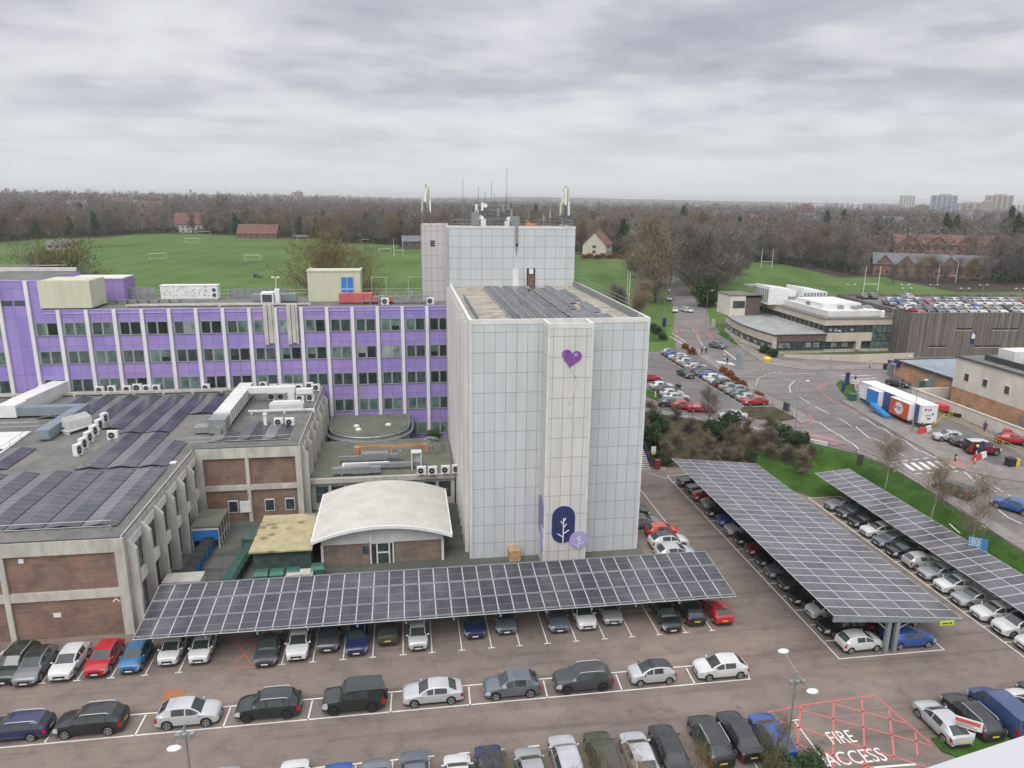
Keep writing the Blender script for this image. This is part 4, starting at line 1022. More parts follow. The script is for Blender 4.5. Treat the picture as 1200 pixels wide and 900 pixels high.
# ducts and plant on the roof
t = thing('ventilation_duct', 'long white box duct with grey fan end on the brick roof', 'duct', (-22.6,97,RZ))
q = MB(); q.box(-.9,.9,-7,8,.5,2.1); q.box(-1.0,1.0,-7.05,-6.9,.45,2.15); q.build('duct_box', MATS['white trim'], t)
q = MB()
for k in range(9): q.box(-.8,.8,-6.5+1.75*k,-6.4+1.75*k,0,.5)
for k in range(16): q.box(.9001,.93,-6.6+.95*k,-6.56+.95*k,.5,2.1)
q.build('support', MATS['dark steel'], t)
q = MB(); q.box(-1.1,.9,-9.5,-7.06,.2,1.9); q.box(-2.9,-1.1,-9.2,-7.4,.2,.9); q.cyl((0,-10.0,.6),.5,.5,14,0,None,'y'); q.build('fan_housing', MATS['galvanised steel'], t)
boxes('ventilation_duct', 'white duct bridging across behind the long white box duct', 'duct', [(-1.0,6.2,-.5,.5,1.5,2.3),(5.2,6.1,-.5,.5,0,1.5),(6.3,8.6,-.5,.5,1.2,1.9)], 'white paint', (-21.6,101.5,RZ))
boxes('ventilation_duct', 'low white capped duct right of the bridging white duct', 'duct', [(-2.2,2.2,-.7,.7,.3,1.0),(-1.9,1.9,-.5,.5,1.0,1.25),(-1.5,1.5,-.5,.5,0,.3)], 'white trim', (-16.0,97.5,RZ))
boxes('pipe_run', 'long white pipe laid out to the right edge of the brick roof', 'pipes', [(-4.5,4.0,-.12,.12,.4,.62),(-4.2,-4,-.1,.1,0,.4),(3.8,4,-.1,.1,0,.4),(0,.2,-.1,.1,0,.4)], 'white paint', (-16.2,95.7,RZ))
boxes('flue_pipe', 'short white flue standing behind the pair of units on the brick roof', 'pipe', [(-.18,.18,-.18,.18,0,1.5),(-.24,.24,-.24,.24,1.5,1.7)], 'white paint', (-17.6,90.4,RZ))
p = at(72,497,RZ); boxes('ventilation_duct', 'grey box duct bent round the sunken light well on the brick roof', 'duct', [(-.7,.7,-6.5,5,.3,1.4),(-9,-.7,3.6,5,.3,1.4),(-.5,.5,-6,4,0,.3)], 'galvanised steel', (p.x+1.0,p.y-.5,RZ)).data.materials[0] = MATS['blueish duct']
p = at(22,480,RZ); boxes('ventilation_duct', 'white ribbed duct at the far left of the brick roof', 'duct', [(-1.1,1.1,-5,5,.4,1.9),(-1.2,1.2,-7.5,-5,.2,1.8),(-1,1,-4.5,4.5,0,.4)], 'white paint', (p.x+1.5,p.y+3,RZ), rz=R(-6))
p = at(62,463,RZ); boxes('ventilation_duct', 'short white cowl duct beside the ribbed white duct', 'duct', [(-1.6,1.6,-.6,.6,.6,1.5),(1.2,1.9,-.7,.7,0,.6),(-1.5,-.9,-.5,.5,0,.6)], 'white paint', (p.x,p.y,RZ))
boxes('pipe_run', 'long pale pipe along the back edge of the brick roof', 'pipes', [(-17,17,-.2,.2,.25,.6)]+[(-16+4*k,-15.7+4*k,-.2,.2,0,.25) for k in range(9)], 'pale concrete', (-43,107.8,RZ))
p = at(10,520,RZ); sheet('light_well_roof', MATS['white trim'], [(-62,80,RZ+.05),(-44.4,81.0,RZ+.05),(-44.9,91,RZ+.05),(-62,91,RZ+.05)], 0.12, kind=None, parent=None)
tag(bpy.data.objects['light_well_roof'], 'pale flat roof light over the sunken well at the left of the brick roof', 'roof light')
q = MB()
for z in (.5,1.0): q.tube([(-44.2,79.5,z),(-44.5,92,z),(-60,92,z)],.03,4,smooth=False)
for k in range(6): q.tube([(-44.2,79.5+2.5*k,0),(-44.2,79.5+2.5*k,1.0)],.025,4)
small('guard_rail', 'grey guard rail round the pale roof light', 'railing', q, MATS['galvanised steel'], (0,0,RZ))
boxes('walkway_slab', 'white slab lying by the rail at the right edge of the brick roof', 'slab', [(-.5,.5,-.35,.35,0,.08)], 'white paint', (-25.3,78.2,RZ))

# ============================================================ courtyard
hut = thing('barrel_roof_hall', 'single storey hall under a curved pale metal roof', 'building', (-2.8,74.5,0))
m = MB(); m.box(-9.05,3.4,69.9,80.2,0,2.75); part(m, 'wall', MATS['brown brick'], hut)
g = G('curved metal roof'); p = g.pos(); sy = g.n('ShaderNodeSeparateXYZ', {0: p}).outputs[1]
fy = g.mth('FRACT', g.mth('DIVIDE', g.mth('SUBTRACT', sy, 68.6), 0.5))
g.base(g.mix(1.0, g.ramp(g.noise(p, 0.6, 6), [(0.3, (0.43,0.42,0.375)), (0.7, (0.53,0.515,0.465))]), g.ramp(fy, [(0.0, (0.62,0.62,0.61)), (0.16, (0.7,0.7,0.69)), (0.26, (1,1,1)), (0.95, (1,1,1))]), 'MULTIPLY')); g.set(Roughness=0.5)
def arc(x0, x1, z0, rise, n=22):
    w_ = x1-x0; r_ = (w_*w_/4+rise*rise)/(2*rise); cx, cz = (x0+x1)/2, z0+rise-r_
    a0 = math.asin((w_/2)/r_)
    return [(cx+r_*math.sin(-a0+2*a0*k/n), cz+r_*math.cos(-a0+2*a0*k/n)) for k in range(n+1)]
A = arc(-9.75, 4.15, 3.45, 1.35, 24); m = MB()
for j in range(24):
    ya, yb = 68.6+.5*j, 68.6+.5*(j+1)
    for i in range(24):
        (xa,za),(xb,zb) = A[i], A[i+1]; h = .16
        m.add([(xa,ya,za),(xb,ya,zb),(xb,yb-.16,zb+h),(xa,yb-.16,za+h),(xb,yb,zb),(xa,yb,za)], [(0,1,2,3),(3,2,4,5)])
for i in range(24):
    (xa,za),(xb,zb) = A[i], A[i+1]; m.add([(xa,68.6,za-.12),(xb,68.6,zb-.12),(xb,80.6,zb-.12),(xa,80.6,za-.12)], [(3,2,1,0)])
part(m, 'roof', MATS['curved metal roof'], hut)
m = MB(); B = arc(-9.85, 4.25, 3.42, 1.38, 26)
for i in range(26):
    (xa,za),(xb,zb) = B[i], B[i+1]
    m.add([(xa,68.38,za+.07),(xb,68.38,zb+.07),(xb,68.6,zb+.07),(xa,68.6,za+.07),(xa,68.38,za-.25),(xb,68.38,zb-.25),(xb,68.6,zb-.25),(xa,68.6,za-.25)], [(0,1,2,3),(7,6,5,4),(0,4,5,1),(2,6,7,3),(1,5,6,2),(3,7,4,0)])
m.box(-9.9,-9.6,68.6,80.6,3.2,3.52); m.box(4.0,4.3,68.6,80.6,3.2,3.52)
part(m, 'verge_trim', MATS['white paint'], hut)
C_ = arc(-9.05, 3.4, 3.3, 1.15, 20)
m = plate([(x,z) for x, z in C_]+[(3.4,2.4),(-9.05,2.4)], 69.72, 69.88); part(m, 'gable_fascia', MATS['white trim'], hut)
m = MB(); m.box(-9.1,-8.85,69.7,69.95,0,2.399); m.box(3.2,3.45,69.7,69.95,0,2.399); m.box(-4.15,-4.0,69.68,69.72,2.4,4.3); m.box(-1.9,-1.75,69.68,69.72,2.4,4.3); part(m, 'post', MATS['white paint'], hut)
m = MB()
for x in (-4.1,-3.45,-2.2,-1.8): m.box(x-.07,x+.07,69.78,69.9,0,2.4)
m.box(-4.0,-1.8,69.8,69.89,2.25,2.4); m.box(-3.4,-2.2,69.8,69.89,1.15,1.3); dr = part(m, 'door_frame', MATS['white paint'], hut)
m = MB(); m.box(-4.0,-1.8,69.86,69.895,.05,2.25); part(m, 'pane', MATS['dark glass'], dr)
m = MB(); m.box(-4.9,-4.35,69.8,69.899,1.2,2.0); part(m, 'notice', MATS['blue glass'], hut)
lc = thing('link_corridor', 'low flat roofed corridor linking the brick building and the white tower', 'building', (-3,90,0))
m = MB(); m.box(-11.7, 5.6, 84.3, 98.5, 0, 3.6); part(m, 'wall', MATS['pale concrete'], lc)
m = MB(); m.box(-11.7, 5.6, 84.1, 98.5, 3.6, 3.9); part(m, 'roof', MATS['green roof felt'], lc)
m = MB(); m.box(-11.75, 5.62, 83.95, 84.35, 3.45, 4.05); part(m, 'coping', MATS['pale concrete'], lc)
for k in range(9):
    x = -11.2+1.85*k; m = MB(); m.box(x,x+1.55,84.24,84.299,.9,3.1); w_o = part(m, 'window', MATS['grey paint'], lc)
    m = MB(); m.box(x+.08,x+1.47,84.22,84.2399,1.0,2.0); m.box(x+.08,x+1.47,84.22,84.2399,2.08,3.0); part(m, 'pane', MATS['dark glass'], w_o)
rr_ = thing('round_roof_annexe', 'annexe with a half round felt roof and white edge against the purple block', 'building', (-5.5,105,0))
hp = [(-11.3,109.4)]+[(-5.5+5.8*math.cos(a), 105.0-6.6*math.sin(a)**.8) for a in [math.pi-math.pi*k/16 for k in range(0,17)]]+[(0.3,109.4)]
m = MB(); m.prism(hp, 0, 4.1); part(m, 'wall', MATS['pale concrete'], rr_)
m = MB(); m.prism([(-5.5+(x+5.5)*.95, 109.4-(109.4-y)*.97) for x, y in hp], 4.1, 4.35); part(m, 'roof', MATS['green roof felt'], rr_)
m = MB(); m.tube([(x,y,4.25) for x, y in hp], .17, 6); m.tube([(-5.5+(x+5.5)*1.08, 109.4-(109.4-y)*1.05, 3.75) for x, y in hp], .2, 6); part(m, 'roof_edge', MATS['galvanised steel'], rr_)
for x, y in ((-7.4,103.6),(-7.0,101.9),(-2.8,103.8)):
    m = MB(); m.cyl((x,y,4.35),.45,.16,16); m.ball((x,y,4.5),.36,12,6,sc=(1,1,.5)); part(m, 'roof_dome', MATS['white paint'], rr_)
boxes('ventilation_duct', 'silver duct with a fat fan body on the link corridor roof', 'duct', [(-2.4,1.0,-.55,.55,.35,1.25),(1.0,2.6,-.3,.3,.5,1.0),(-5.2,-2.4,-.2,.2,.4,.85),(-2,-1.7,-.4,.4,0,.35),(.5,.8,-.4,.4,0,.35),(2.4,2.7,-.35,.35,.3,1.3)], 'galvanised steel', (-3.6,89.8,3.9))
boxes('ventilation_duct', 'white pipe elbow on the link corridor roof', 'duct', [(-3.6,2.2,-.16,.16,.3,.62),(-3.6,-3.3,-1.4,-.16,.3,.62),(1.6,1.8,-.1,.1,0,.3),(-2,-1.8,-.1,.1,0,.3)], 'white paint', (-4.6,87.9,3.9))
boxes('ventilation_duct', 'silver duct with square joints at the left front of the corridor roof', 'duct', [(-3.2,-.9,-.4,.4,.3,1.0),(-.9,1.2,-.5,.5,.25,1.15),(1.2,2.6,-.4,.4,.3,1.0),(-2.2,-2,-.3,.3,0,.3),(.1,.3,-.3,.3,0,.3)], 'galvanised steel', (-6.0,85.4,3.9))
boxes('ventilation_duct', 'long grey duct in the middle of the corridor roof', 'duct', [(-3.4,3.4,-.3,.3,.3,.8),(-3,-2.8,-.3,.3,0,.3),(2.8,3,-.3,.3,0,.3)], 'grey paint', (-1.4,86.9,3.9))
boxes('doorway_hood', 'small white framed roof exit standing on the corridor roof', 'roof exit', [(-.65,-.5,-.5,.5,0,2.2),(.5,.65,-.5,.5,0,2.2),(-.65,.65,-.55,.55,2.2,2.35),(-.5,.5,.3,.4,0,2.2)], 'white trim', (1.0,86.6,3.9))
boxes('barrier_board', 'orange rail across the back of the corridor roof', 'rail', [(-4.6,4.6,-.1,.1,.7,1.05),(-4.8,-4.2,-.5,.5,0,1.0),(4.2,4.9,-.4,.4,0,1.1),(-.1,.1,-.08,.08,0,.7)], 'orange paint', (-2.2,92.9,3.9)).data.materials[0] = mat('terracotta board', (0.50,0.24,0.12), 0.7, var=0.12)
t = thing('wire_dome', 'round wire mesh dome at the back right of the corridor roof', 'dome', (3.0,93.2,3.9))
q = MB()
for k in range(8):
    a = math.pi*k/8; q.tube([(1.9*math.cos(b)*math.cos(a),1.9*math.cos(b)*math.sin(a),1.9*math.sin(b)) for b in [math.pi*j/12 for j in range(13)]], .03, 4)
for b in (.3,.7,1.1): q.tube([(1.9*math.cos(b)*math.cos(a),1.9*math.cos(b)*math.sin(a),1.9*math.sin(b)) for a in [2*math.pi*j/20 for j in range(21)]], .03, 4)
q.build('mesh_frame', MATS['galvanised steel'], t)
shed = thing('flat_roof_shed', 'shed with a stained tan felt roof left of the barrel roof hall', 'shed', (-12.8,72.5,0))
m = MB(); m.box(-15.6,-10.0,68.9,76.5,0,2.7); part(m, 'wall', mat('dark green boards', (0.06,0.10,0.09), 0.8, var=0.2, scale=2), shed)
g = G('stained tan felt'); p = g.pos(); b_ = g.ramp(g.noise(p, 0.7, 7, 0.65), [(0.3, (0.30,0.255,0.14)), (0.65, (0.46,0.40,0.24))])
v_ = g.n('ShaderNodeTexVoronoi', {'Vector': g.mix(0.06, p, g.n('ShaderNodeTexNoise', {'Vector': p, 'Scale': 2.0, 'Detail': 4.0}).outputs['Color'], 'ADD'), 'Scale': 0.75}).outputs['Distance']
g.base(g.mix(g.ramp(v_, [(0.24, (0.75,0.75,0.75)), (0.40, (0,0,0))]), b_, (0.13,0.12,0.07,1))); g.set(Roughness=0.92)
m = MB(); m.box(-15.85,-9.75,68.2,76.9,2.7,2.86); part(m, 'roof', g.m, shed)
skp = mat('green bin', (0.035,0.13,0.095), 0.55, var=0.12, scale=3); bbp = mat('blue bin', (0.02,0.16,0.50), 0.5, var=0.12, scale=3); gbp = mat('dark lid', (0.03,0.034,0.036), 0.55, var=0.15, scale=3); dgb = mat('dark green bin', (0.025,0.075,0.06), 0.55, var=0.12, scale=3)
bin_me = {}
def wheelie(x, y, kind, label, rz=0, s=1.0):
    if kind not in bin_me:
        bm_, lm_ = {'blue': (bbp, gbp), 'green': (skp, skp), 'dark': (dgb, dgb)}[kind]
        q = MB(); q.add([(-.58,-.45,.15),(.58,-.45,.15),(.58,.45,.15),(-.58,.45,.15),(-.66,-.56,1.15),(.66,-.56,1.15),(.66,.56,1.15),(-.66,.56,1.15)], [(0,3,2,1),(0,1,5,4),(1,2,6,5),(2,3,7,6),(3,0,4,7)])
        for a in (-.5,.5):
            for b in (-.36,.36): q.cyl((a,b,0),.09,.15,8)
        l = MB(); l.add([(-.70,-.62,1.16),(.70,-.62,1.16),(.70,.62,1.16),(-.70,.62,1.16),(-.62,-.30,1.42),(.62,-.30,1.42),(.62,.5,1.38),(-.62,.5,1.38)], [(0,3,2,1),(4,5,6,7),(0,1,5,4),(1,2,6,5),(2,3,7,6),(3,0,4,7)])
        bin_me[kind] = (q.mesh('bin', bm_), l.mesh('lid', lm_))
    t = bpy.data.objects.new('wheeled_bin', bin_me[kind][0]); col.objects.link(t); t.location = (x,y,0.01); t.rotation_euler.z = rz; t.scale = (s,s,s)
    l = bpy.data.objects.new('lid', bin_me[kind][1]); col.objects.link(l); l.parent = t
    tag(t, label, 'bin', 'wheeled bins in the service yard')
for k in range(6): wheelie(-21.7+.05*k, 68.6+1.42*k, 'blue', 'blue wheeled bin with black lid beside the brick wall, %s from the front' % ordn[k], R(90))
for k in range(6): wheelie(-17.4+.12*k, 66.5+1.3*k, 'dark', 'dark green wheeled bin left of the tan roofed shed, %s from the front' % ordn[k], R(90))
for k in range(3): wheelie(-14.5+1.5*k, 67.0, 'green', 'green wheeled bin in front of the tan roofed shed, %s from the left' % ordn[k])
wheelie(-9.2, 67.6, 'green', 'green wheeled bin standing alone against the hall front')
boxes('skip_container', 'dark green covered container behind the bins in the yard', 'container', [(-.9,.9,-1.2,1.2,.1,1.6),(-.95,.95,-1.25,1.25,1.6,1.75),(-.8,.8,-1.1,1.1,0,.1)], 'dark green boards', (-16.8,74.8,0))
boxes('skip_container', 'pale container heaped with brown waste in front of the hall', 'container', [(-1.3,1.3,-.8,.8,.1,1.1),(-1.35,1.35,-.85,-.75,1.1,1.2),(-1.1,1.1,-.6,.6,1.1001,1.3),(-1,1,-.6,.6,0,.1)], 'pale concrete', (-10.9,66.6,0))
t = boxes('canopied_container', 'cream covered container by the corner of the brick building', 'container', [(-1.7,1.7,-.9,.9,.1,1.35),(-1.75,1.75,-.95,.95,1.35,1.5),(-1.5,1.5,-.8,.8,0,.1)], 'pale concrete', (-21.6,66.6,0))
t = thing('smoking_shelter', 'small hut with a felt roof and blue side panels in the brick corner', 'shelter', (-21.6,77.6,0))
m = MB(); m.box(-1.6,1.3,-2.3,2.3,2.45,2.65); m.build('roof', MATS['green roof felt'], t)
m = MB(); m.box(-1.5,1.2,-2.25,-2.18,1.0,2.2); m.build('side_panel', MATS['blue paint'], t)
m = MB()
for y in (-2.2,-1.1,0,1.1,2.2): m.box(1.15,1.25,y-.05,y+.05,0,2.45)
m.box(-1.55,1.25,-2.26,-2.17,2.2,2.45); m.box(1.16,1.24,-2.2,2.2,2.3,2.44); m.box(1.16,1.24,-2.2,2.2,.9,1.0); m.box(-1.55,-1.45,-2.25,-2.15,0,2.2); m.build('frame', MATS['white trim'], t)
m = MB(); m.box(1.18,1.22,-2.1,2.1,1.0,2.3); m.build('pane', MATS['dark glass'], t)
boxes('notice_board', 'white and blue notice board on the brick wall behind the shelter', 'sign', [(-.6,.6,-.05,.05,1.2,2.6)], 'white paint', (-18.9,81.85,0))
# ============================================================ solar canopies over the parking bays
pm = MB(); PW, PL = 1.30, 2.36
pm.box(-PW/2+.02,PW/2-.02,-PL/2+.02,-.012,-.03,.012,0); pm.box(-PW/2+.02,PW/2-.02,.012,PL/2-.02,-.03,.012,0)
pm.box(-PW/2-.012,-PW/2+.02,-PL/2-.012,PL/2+.012,-.035,.02,1); pm.box(PW/2-.02,PW/2+.012,-PL/2-.012,PL/2+.012,-.035,.02,1)
pm.box(-PW/2+.02,PW/2-.02,-PL/2-.012,-PL/2+.02,-.035,.02,1); pm.box(-PW/2+.02,PW/2-.02,PL/2-.02,PL/2+.012,-.035,.02,1)
pm.box(-PW/2+.02,PW/2-.02,-.012,.012,-.03,.014,2)
panel_me = pm.mesh('solar_panel', [MATS['solar glass'], MATS['panel frame'], mat('busbar grey', (0.25,0.26,0.27), 0.4, var=0)])
dark_me = pm.mesh('solar_panel', [MATS['solar glass dark'], MATS['panel frame'], MATS['busbar grey']])
def canopy(label, u0, v0, nu, nv, org, udir, vdir, posts, beams, maxn=100, pmesh=None, gm='solar glass'):
    """grid of panels: u along the short side (panel length), v along the row"""
    t = thing('solar_canopy', label, 'solar canopy', org, 0, 'solar canopies over the car park')
    U = Vector(udir); V = Vector(vdir); W = U.cross(V); 
    if W.z < 0: W = -W; flip = True
    else: flip = False
    un, vn, wn = U.normalized(), V.normalized(), W.normalized()
    # local x of the panel along v, local y along u
    xa, ya = vn, un
    if xa.cross(ya).z < 0: xa = -xa
    rot = Matrix((xa, ya, xa.cross(ya))).transposed().to_euler()
    cells = [(i, j) for j in range(nv) for i in range(nu)]
    loose = [c for c in cells]
    n = 0; rest = MB()
    for i, j in loose:
        p = un*(2.40*(i+.5))+vn*(1.336*(j+.5))
        if n < maxn:
            o = bpy.data.objects.new('solar_panel', pmesh or panel_me); col.objects.link(o); o.parent = t
            o.location = p; o.rotation_euler = rot; n += 1
        else:
            mtx = Matrix.Translation(p) @ rot.to_matrix().to_4x4()
            o_ = len(rest.v); rest.v.extend([tuple(mtx @ Vector(q)) for q in pm.v])
            for f, mi_, s_ in zip(pm.f, pm.mi, pm.sm): rest.f.append(tuple(a+o_ for a in f)); rest.mi.append(mi_); rest.sm.append(s_)
    if rest.v:
        o = rest.build('solar_panel', [MATS[gm], MATS['panel frame'], MATS['busbar grey']], t); o['kind'] = 'stuff'
    return t, un, vn, wn, rot
# near canopy, along the X row
t, un, vn, wn, rot = canopy('long solar canopy across the middle of the car park, in front of the white tower', 0, 0, 3, 38, (-22.05,54.55,2.7), (0,7.15,.8), (1,0,0), None, None, 100, dark_me, 'solar glass dark')
m = MB()
for k in range(13):
    x = 1.5+4.0*k
    m.obox(Vector((x,3.6,.14)), .16, 7.1, .26, 0, 0, math.atan2(.8,7.15))
    m.box(x-.12,x+.12,4.6,4.9,-2.7,.28)
    m.tube([(x,4.75,-1.2),(x,2.4,-.0)], .06, 5)
for q in (0.25, 2.4, 4.8, 7.0):
    m.obox(Vector((25.4,q,.14+q*.8/7.15-.12)), 50.8, .1, .14, 0)
m.build('steel_frame', MATS['grey paint'], t)
# right canopy, double row, high on its left
t, un, vn, wn, rot = canopy('widest solar canopy, five panels across, on twin columns right of the tower', 0, 0, 5, 28, (34.25,48.55,4.05), (12.15,0,-1.25), (0,1,0), None, None)
m = MB(); sl = math.atan2(1.25,12.15)
def zc2(x): return -x*1.25/12.15
for k in range(8):
    y = .25+5.25*k
    for a, b in ((0.2,12.0),):
        vs_ = [(a,y-.12,zc2(a)-.55+.25),(b,y-.12,zc2(b)-.55+.25),(b,y+.12,zc2(b)-.55+.25),(a,y+.12,zc2(a)-.55+.25),(a,y-.12,zc2(a)-.1),(b,y-.12,zc2(b)-.1),(b,y+.12,zc2(b)-.1),(a,y+.12,zc2(a)-.1)]
        vs_ = [(x_, y_, z_ if i_ > 3 else z_-(.25 if 3 < x_ < 9 else 0)) for i_, (x_, y_, z_) in enumerate(vs_)]
        m.add(vs_, [(0,3,2,1),(4,5,6,7),(0,1,5,4),(1,2,6,5),(2,3,7,6),(3,0,4,7)])
    m.box(.3,11.9,y-.06,y+.06,-.9,-.62) if False else None
    for x in (5.35, 6.15): m.box(x-.17,x+.17,y-.17,y+.17,-4.05,zc2(x)-.3)
    m.tube([(5.2,y,-1.9),(3.9,y,zc2(3.9)-.3)], .07, 4); m.tube([(6.3,y,-1.9),(7.7,y,zc2(7.7)-.3)], .07, 4)
for x in (.6,2.4,4.8,7.2,9.6,11.5): m.box(x-.05,x+.05,0.05,37.3,zc2(x)-.16,zc2(x)-.04)
vs_ = [(0.05,.02,-.62),(12.05,.02,zc2(12.05)-.42),(12.05,.14,zc2(12.05)-.42),(0.05,.14,-.62),(0.05,.02,-.1),(12.05,.02,zc2(12.05)-.08),(12.05,.14,zc2(12.05)-.08),(0.05,.14,-.1)]
m.add(vs_, [(0,3,2,1),(4,5,6,7),(0,1,5,4),(1,2,6,5),(2,3,7,6),(3,0,4,7)])
m.build('steel_frame', MATS['grey paint'], t)
m = MB(); m.box(9.9,11.2,-.06,.018,-1.74,-1.36); 
o = m.build('height_sign', mat('lime sign', (0.50,0.66,0.05), 0.6, var=0.05), t)
m = MB(); m.box(10.1,10.7,-.075,-.061,-1.6,-1.5); m.box(10.8,11.0,-.075,-.061,-1.62,-1.48); m.build('lettering', MATS['black plastic'], o)
# far right canopy
t, un, vn, wn, rot = canopy('narrow solar canopy, two panels across, below the grass bank', 0, 0, 2, 33, (52.6,38.3,2.52), (4.8,0,.42), (0,1,0), None, None)
m = MB()
for k in range(9):
    y = .3+5.3*k
    m.box(.2,4.7,y-.1,y+.1,-.25,-.08); m.box(4.0,4.3,y-.15,y+.15,-2.52,-.25); m.tube([(4.0,y,-1.3),(2.2,y,-.2)], .06, 4)
for x in (.4,2.4,4.4): m.box(x-.05,x+.05,0.05,44,.42*x/4.8-.16,.42*x/4.8-.05)
m.build('steel_frame', MATS['grey paint'], t)
# ============================================================ buildings to the right
mat('cream render', (0.52,0.46,0.38), 0.8, var=0.08, scale=0.4, stretch=(1,1,.4)); mat('white render', (0.64,0.60,0.52), 0.8, var=0.08, scale=0.4, stretch=(1,1,.4))
mat('brown timber', (0.13,0.10,0.085), 0.8, var=0.22, scale=1.5, stretch=(.3,.3,5))
# --- modern clinic with the curved wing
cb = thing('clinic_building', 'modern cream and dark glass building with a curved low wing and white roof plant', 'building', (98,168,3))
cw = [(83.0,152.4),(82.3,158),(82.3,166),(83.3,174),(85.0,182),(87.5,186),(95.9,186),(95.9,152.4)]
def inset(pts, d):
    cx = sum(p[0] for p in pts)/len(pts); cy = sum(p[1] for p in pts)/len(pts)
    r = []
    for x, y in pts:
        v = Vector((x-cx,y-cy)); L = v.length; r.append((cx+v.x*(L+d)/L, cy+v.y*(L+d)/L))
    return r
m = MB(); m.prism(cw, 3.0, 3.9); m.prism(inset(cw,.05), 5.55, 7.35); m.box(82.95,83.9,152.1,152.7,3.9,5.6); m.box(82.9,83.6,185,186,3.9,5.6)
part(m, 'wall', MATS['cream render'], cb)
m = MB(); m.prism(inset(cw,-.35), 3.9, 5.55); g_ = part(m, 'glazing', MATS['dark glass'], cb)
m = MB()
P_w = inset(cw, -.3)
for i in range(5):
    for k in range(4):
        t_ = (k+.5)/4; x = P_w[i][0]+(P_w[i+1][0]-P_w[i][0])*t_; y = P_w[i][1]+(P_w[i+1][1]-P_w[i][1])*t_
        if k % 2 == 0: m.box(x-.12,x+.02,y-.7,y+.7,4.25,5.0)
part(m, 'window_frame', MATS['grey paint'], cb)
m = MB(); m.box(84.0,95.88,152.05,152.39,5.9,7.6); part(m, 'timber_cladding', MATS['brown timber'], cb)
m = MB(); m.box(84.0,95.9,152.15,152.38,3.9,5.9); g2 = part(m, 'glazing', MATS['dark glass'], cb)
m = MB()
for x in (84.3,85.9,91.0,93.0): m.box(x,x+1.3,152.1,152.149,4.5,4.95); m.box(x,x+1.3,152.1,152.149,5.1,5.5)
part(m, 'window', MATS['blind glass'], cb)
m = MB(); m.prism(inset(cw,.5), 7.36, 7.62, 1, True, 0); part(m, 'roof', [MATS['grey roof sheet'], MATS['dark steel']], cb)
m = MB(); m.box(95.9,113.4,153.2,188,3,3.6); m.box(95.85,113.6,153.1,188,9.3,10.75); m.box(96.3,107.8,152.7,153.4,5.6,7.5); m.box(104,105.2,152.6,153.6,3.6,5.6); m.box(95.88,96.5,154,188,7.4,7.9)
part(m, 'wall', MATS['cream render'], cb)
m = MB(); m.box(96.2,113.2,153.6,187.8,3.6,9.3); part(m, 'glazing', MATS['dark glass'], cb)
m = MB(); m.box(107.9,113.3,153.3,153.59,3.6,9.29); m.box(113.201,113.4,153.3,160,3.6,9.29); part(m, 'glazing', MATS['green glass'], cb)
m = MB()
for x in (107.9,109.2,110.5,111.8,113.1): m.box(x,x+.1,153.2,153.299,3.6,9.3)
for z in (5.4,7.3): m.box(107.9,113.3,153.19,153.298,z,z+.15)
for k in range(15): m.box(95.95,96.19,155+2.1*k,155.1+2.1*k,7.9,9.29)
for k in range(8): m.box(97+1.35*k,97.08+1.35*k,153.4,153.599,7.5,9.29)
part(m, 'mullion', MATS['dark steel'], cb)
m = MB(); 
for x in (97.2,98.6,102.6): m.box(x,x+.9,153.45,153.598,7.9,8.5)
for x in (98.2,100.9): m.box(x,x+1.5,153.45,153.598,4.2,5.2)
part(m, 'window', MATS['blind glass'], cb)
m = MB(); m.box(95.6,113.9,152.9,188.2,10.75,10.9); part(m, 'roof', MATS['roof felt'], cb)
# timber and white corner tower of the clinic
m = MB(); m.box(84.6,88.9,179.2,187,7.6,12.9); part(m, 'wall', MATS['white render'], cb)
m = MB(); m.box(88.9001,93.2,179.6,187,7.6,12.3); part(m, 'timber_cladding', MATS['brown timber'], cb)
m = MB(); m.box(85.4,88.7,179.12,179.199,9.6,11.5); part(m, 'window', MATS['dark glass'], cb)
m = MB(); m.box(84.4,93.4,179.0,187.2,12.901,13.1); part(m, 'roof', MATS['roof felt'], cb)
m = MB(); m.box(98,111.8,155.8,184,10.901,12.2); part(m, 'plant_deck', MATS['white trim'], cb)
m = MB()
def wedge(x0,x1,y0,y1,z0,z1,z2): m.add([(x0,y0,z0),(x1,y0,z0),(x1,y1,z0),(x0,y1,z0),(x0,y0,z1),(x1,y0,z2),(x1,y1,z2),(x0,y1,z1)], [(0,3,2,1),(4,5,6,7),(0,1,5,4),(1,2,6,5),(2,3,7,6),(3,0,4,7)])
wedge(93.5,101,176,184,10.9,15.6,14.6); wedge(102,108.5,174,183,12.2,15.4,14.4); m.box(99,109,160,172,12.2,13.4)
part(m, 'plant_room', MATS['white paint'], cb)
m = MB()
for k in range(7): m.box(93.46,93.499,176.4+1.05*k,177.1+1.05*k,11.4,14.8); m.box(102.1+.9*k,102.7+.9*k,173.9,173.999,12.6,14.2)
part(m, 'louvre', MATS['grey paint'], cb)
m = MB(); m.box(91.5,94.5,183,187,14.7,15.1); m.box(103,116,185.5,196,8,12.5); part(m, 'grey_store', MATS['grey paint'], cb)
rq = random.Random(9); m = MB()
for k in range(26):
    x, y = rq.uniform(98.5,110.5), rq.uniform(156.5,180); m.box(x,x+rq.uniform(.4,1.8),y,y+rq.uniform(.4,2.5),12.2,12.2+rq.uniform(.3,1.1))
part(m, 'roof_unit', MATS['galvanised steel'], cb)
m = MB()
for z in (11.4,11.9): m.tube([(96.2,186,z),(96.2,153.4,z),(113.2,153.4,z)], .03, 4, smooth=False)
for k in range(16): m.tube([(96.2,153.4+2.1*k,10.9),(96.2,153.4+2.1*k,11.9)],.025,4)
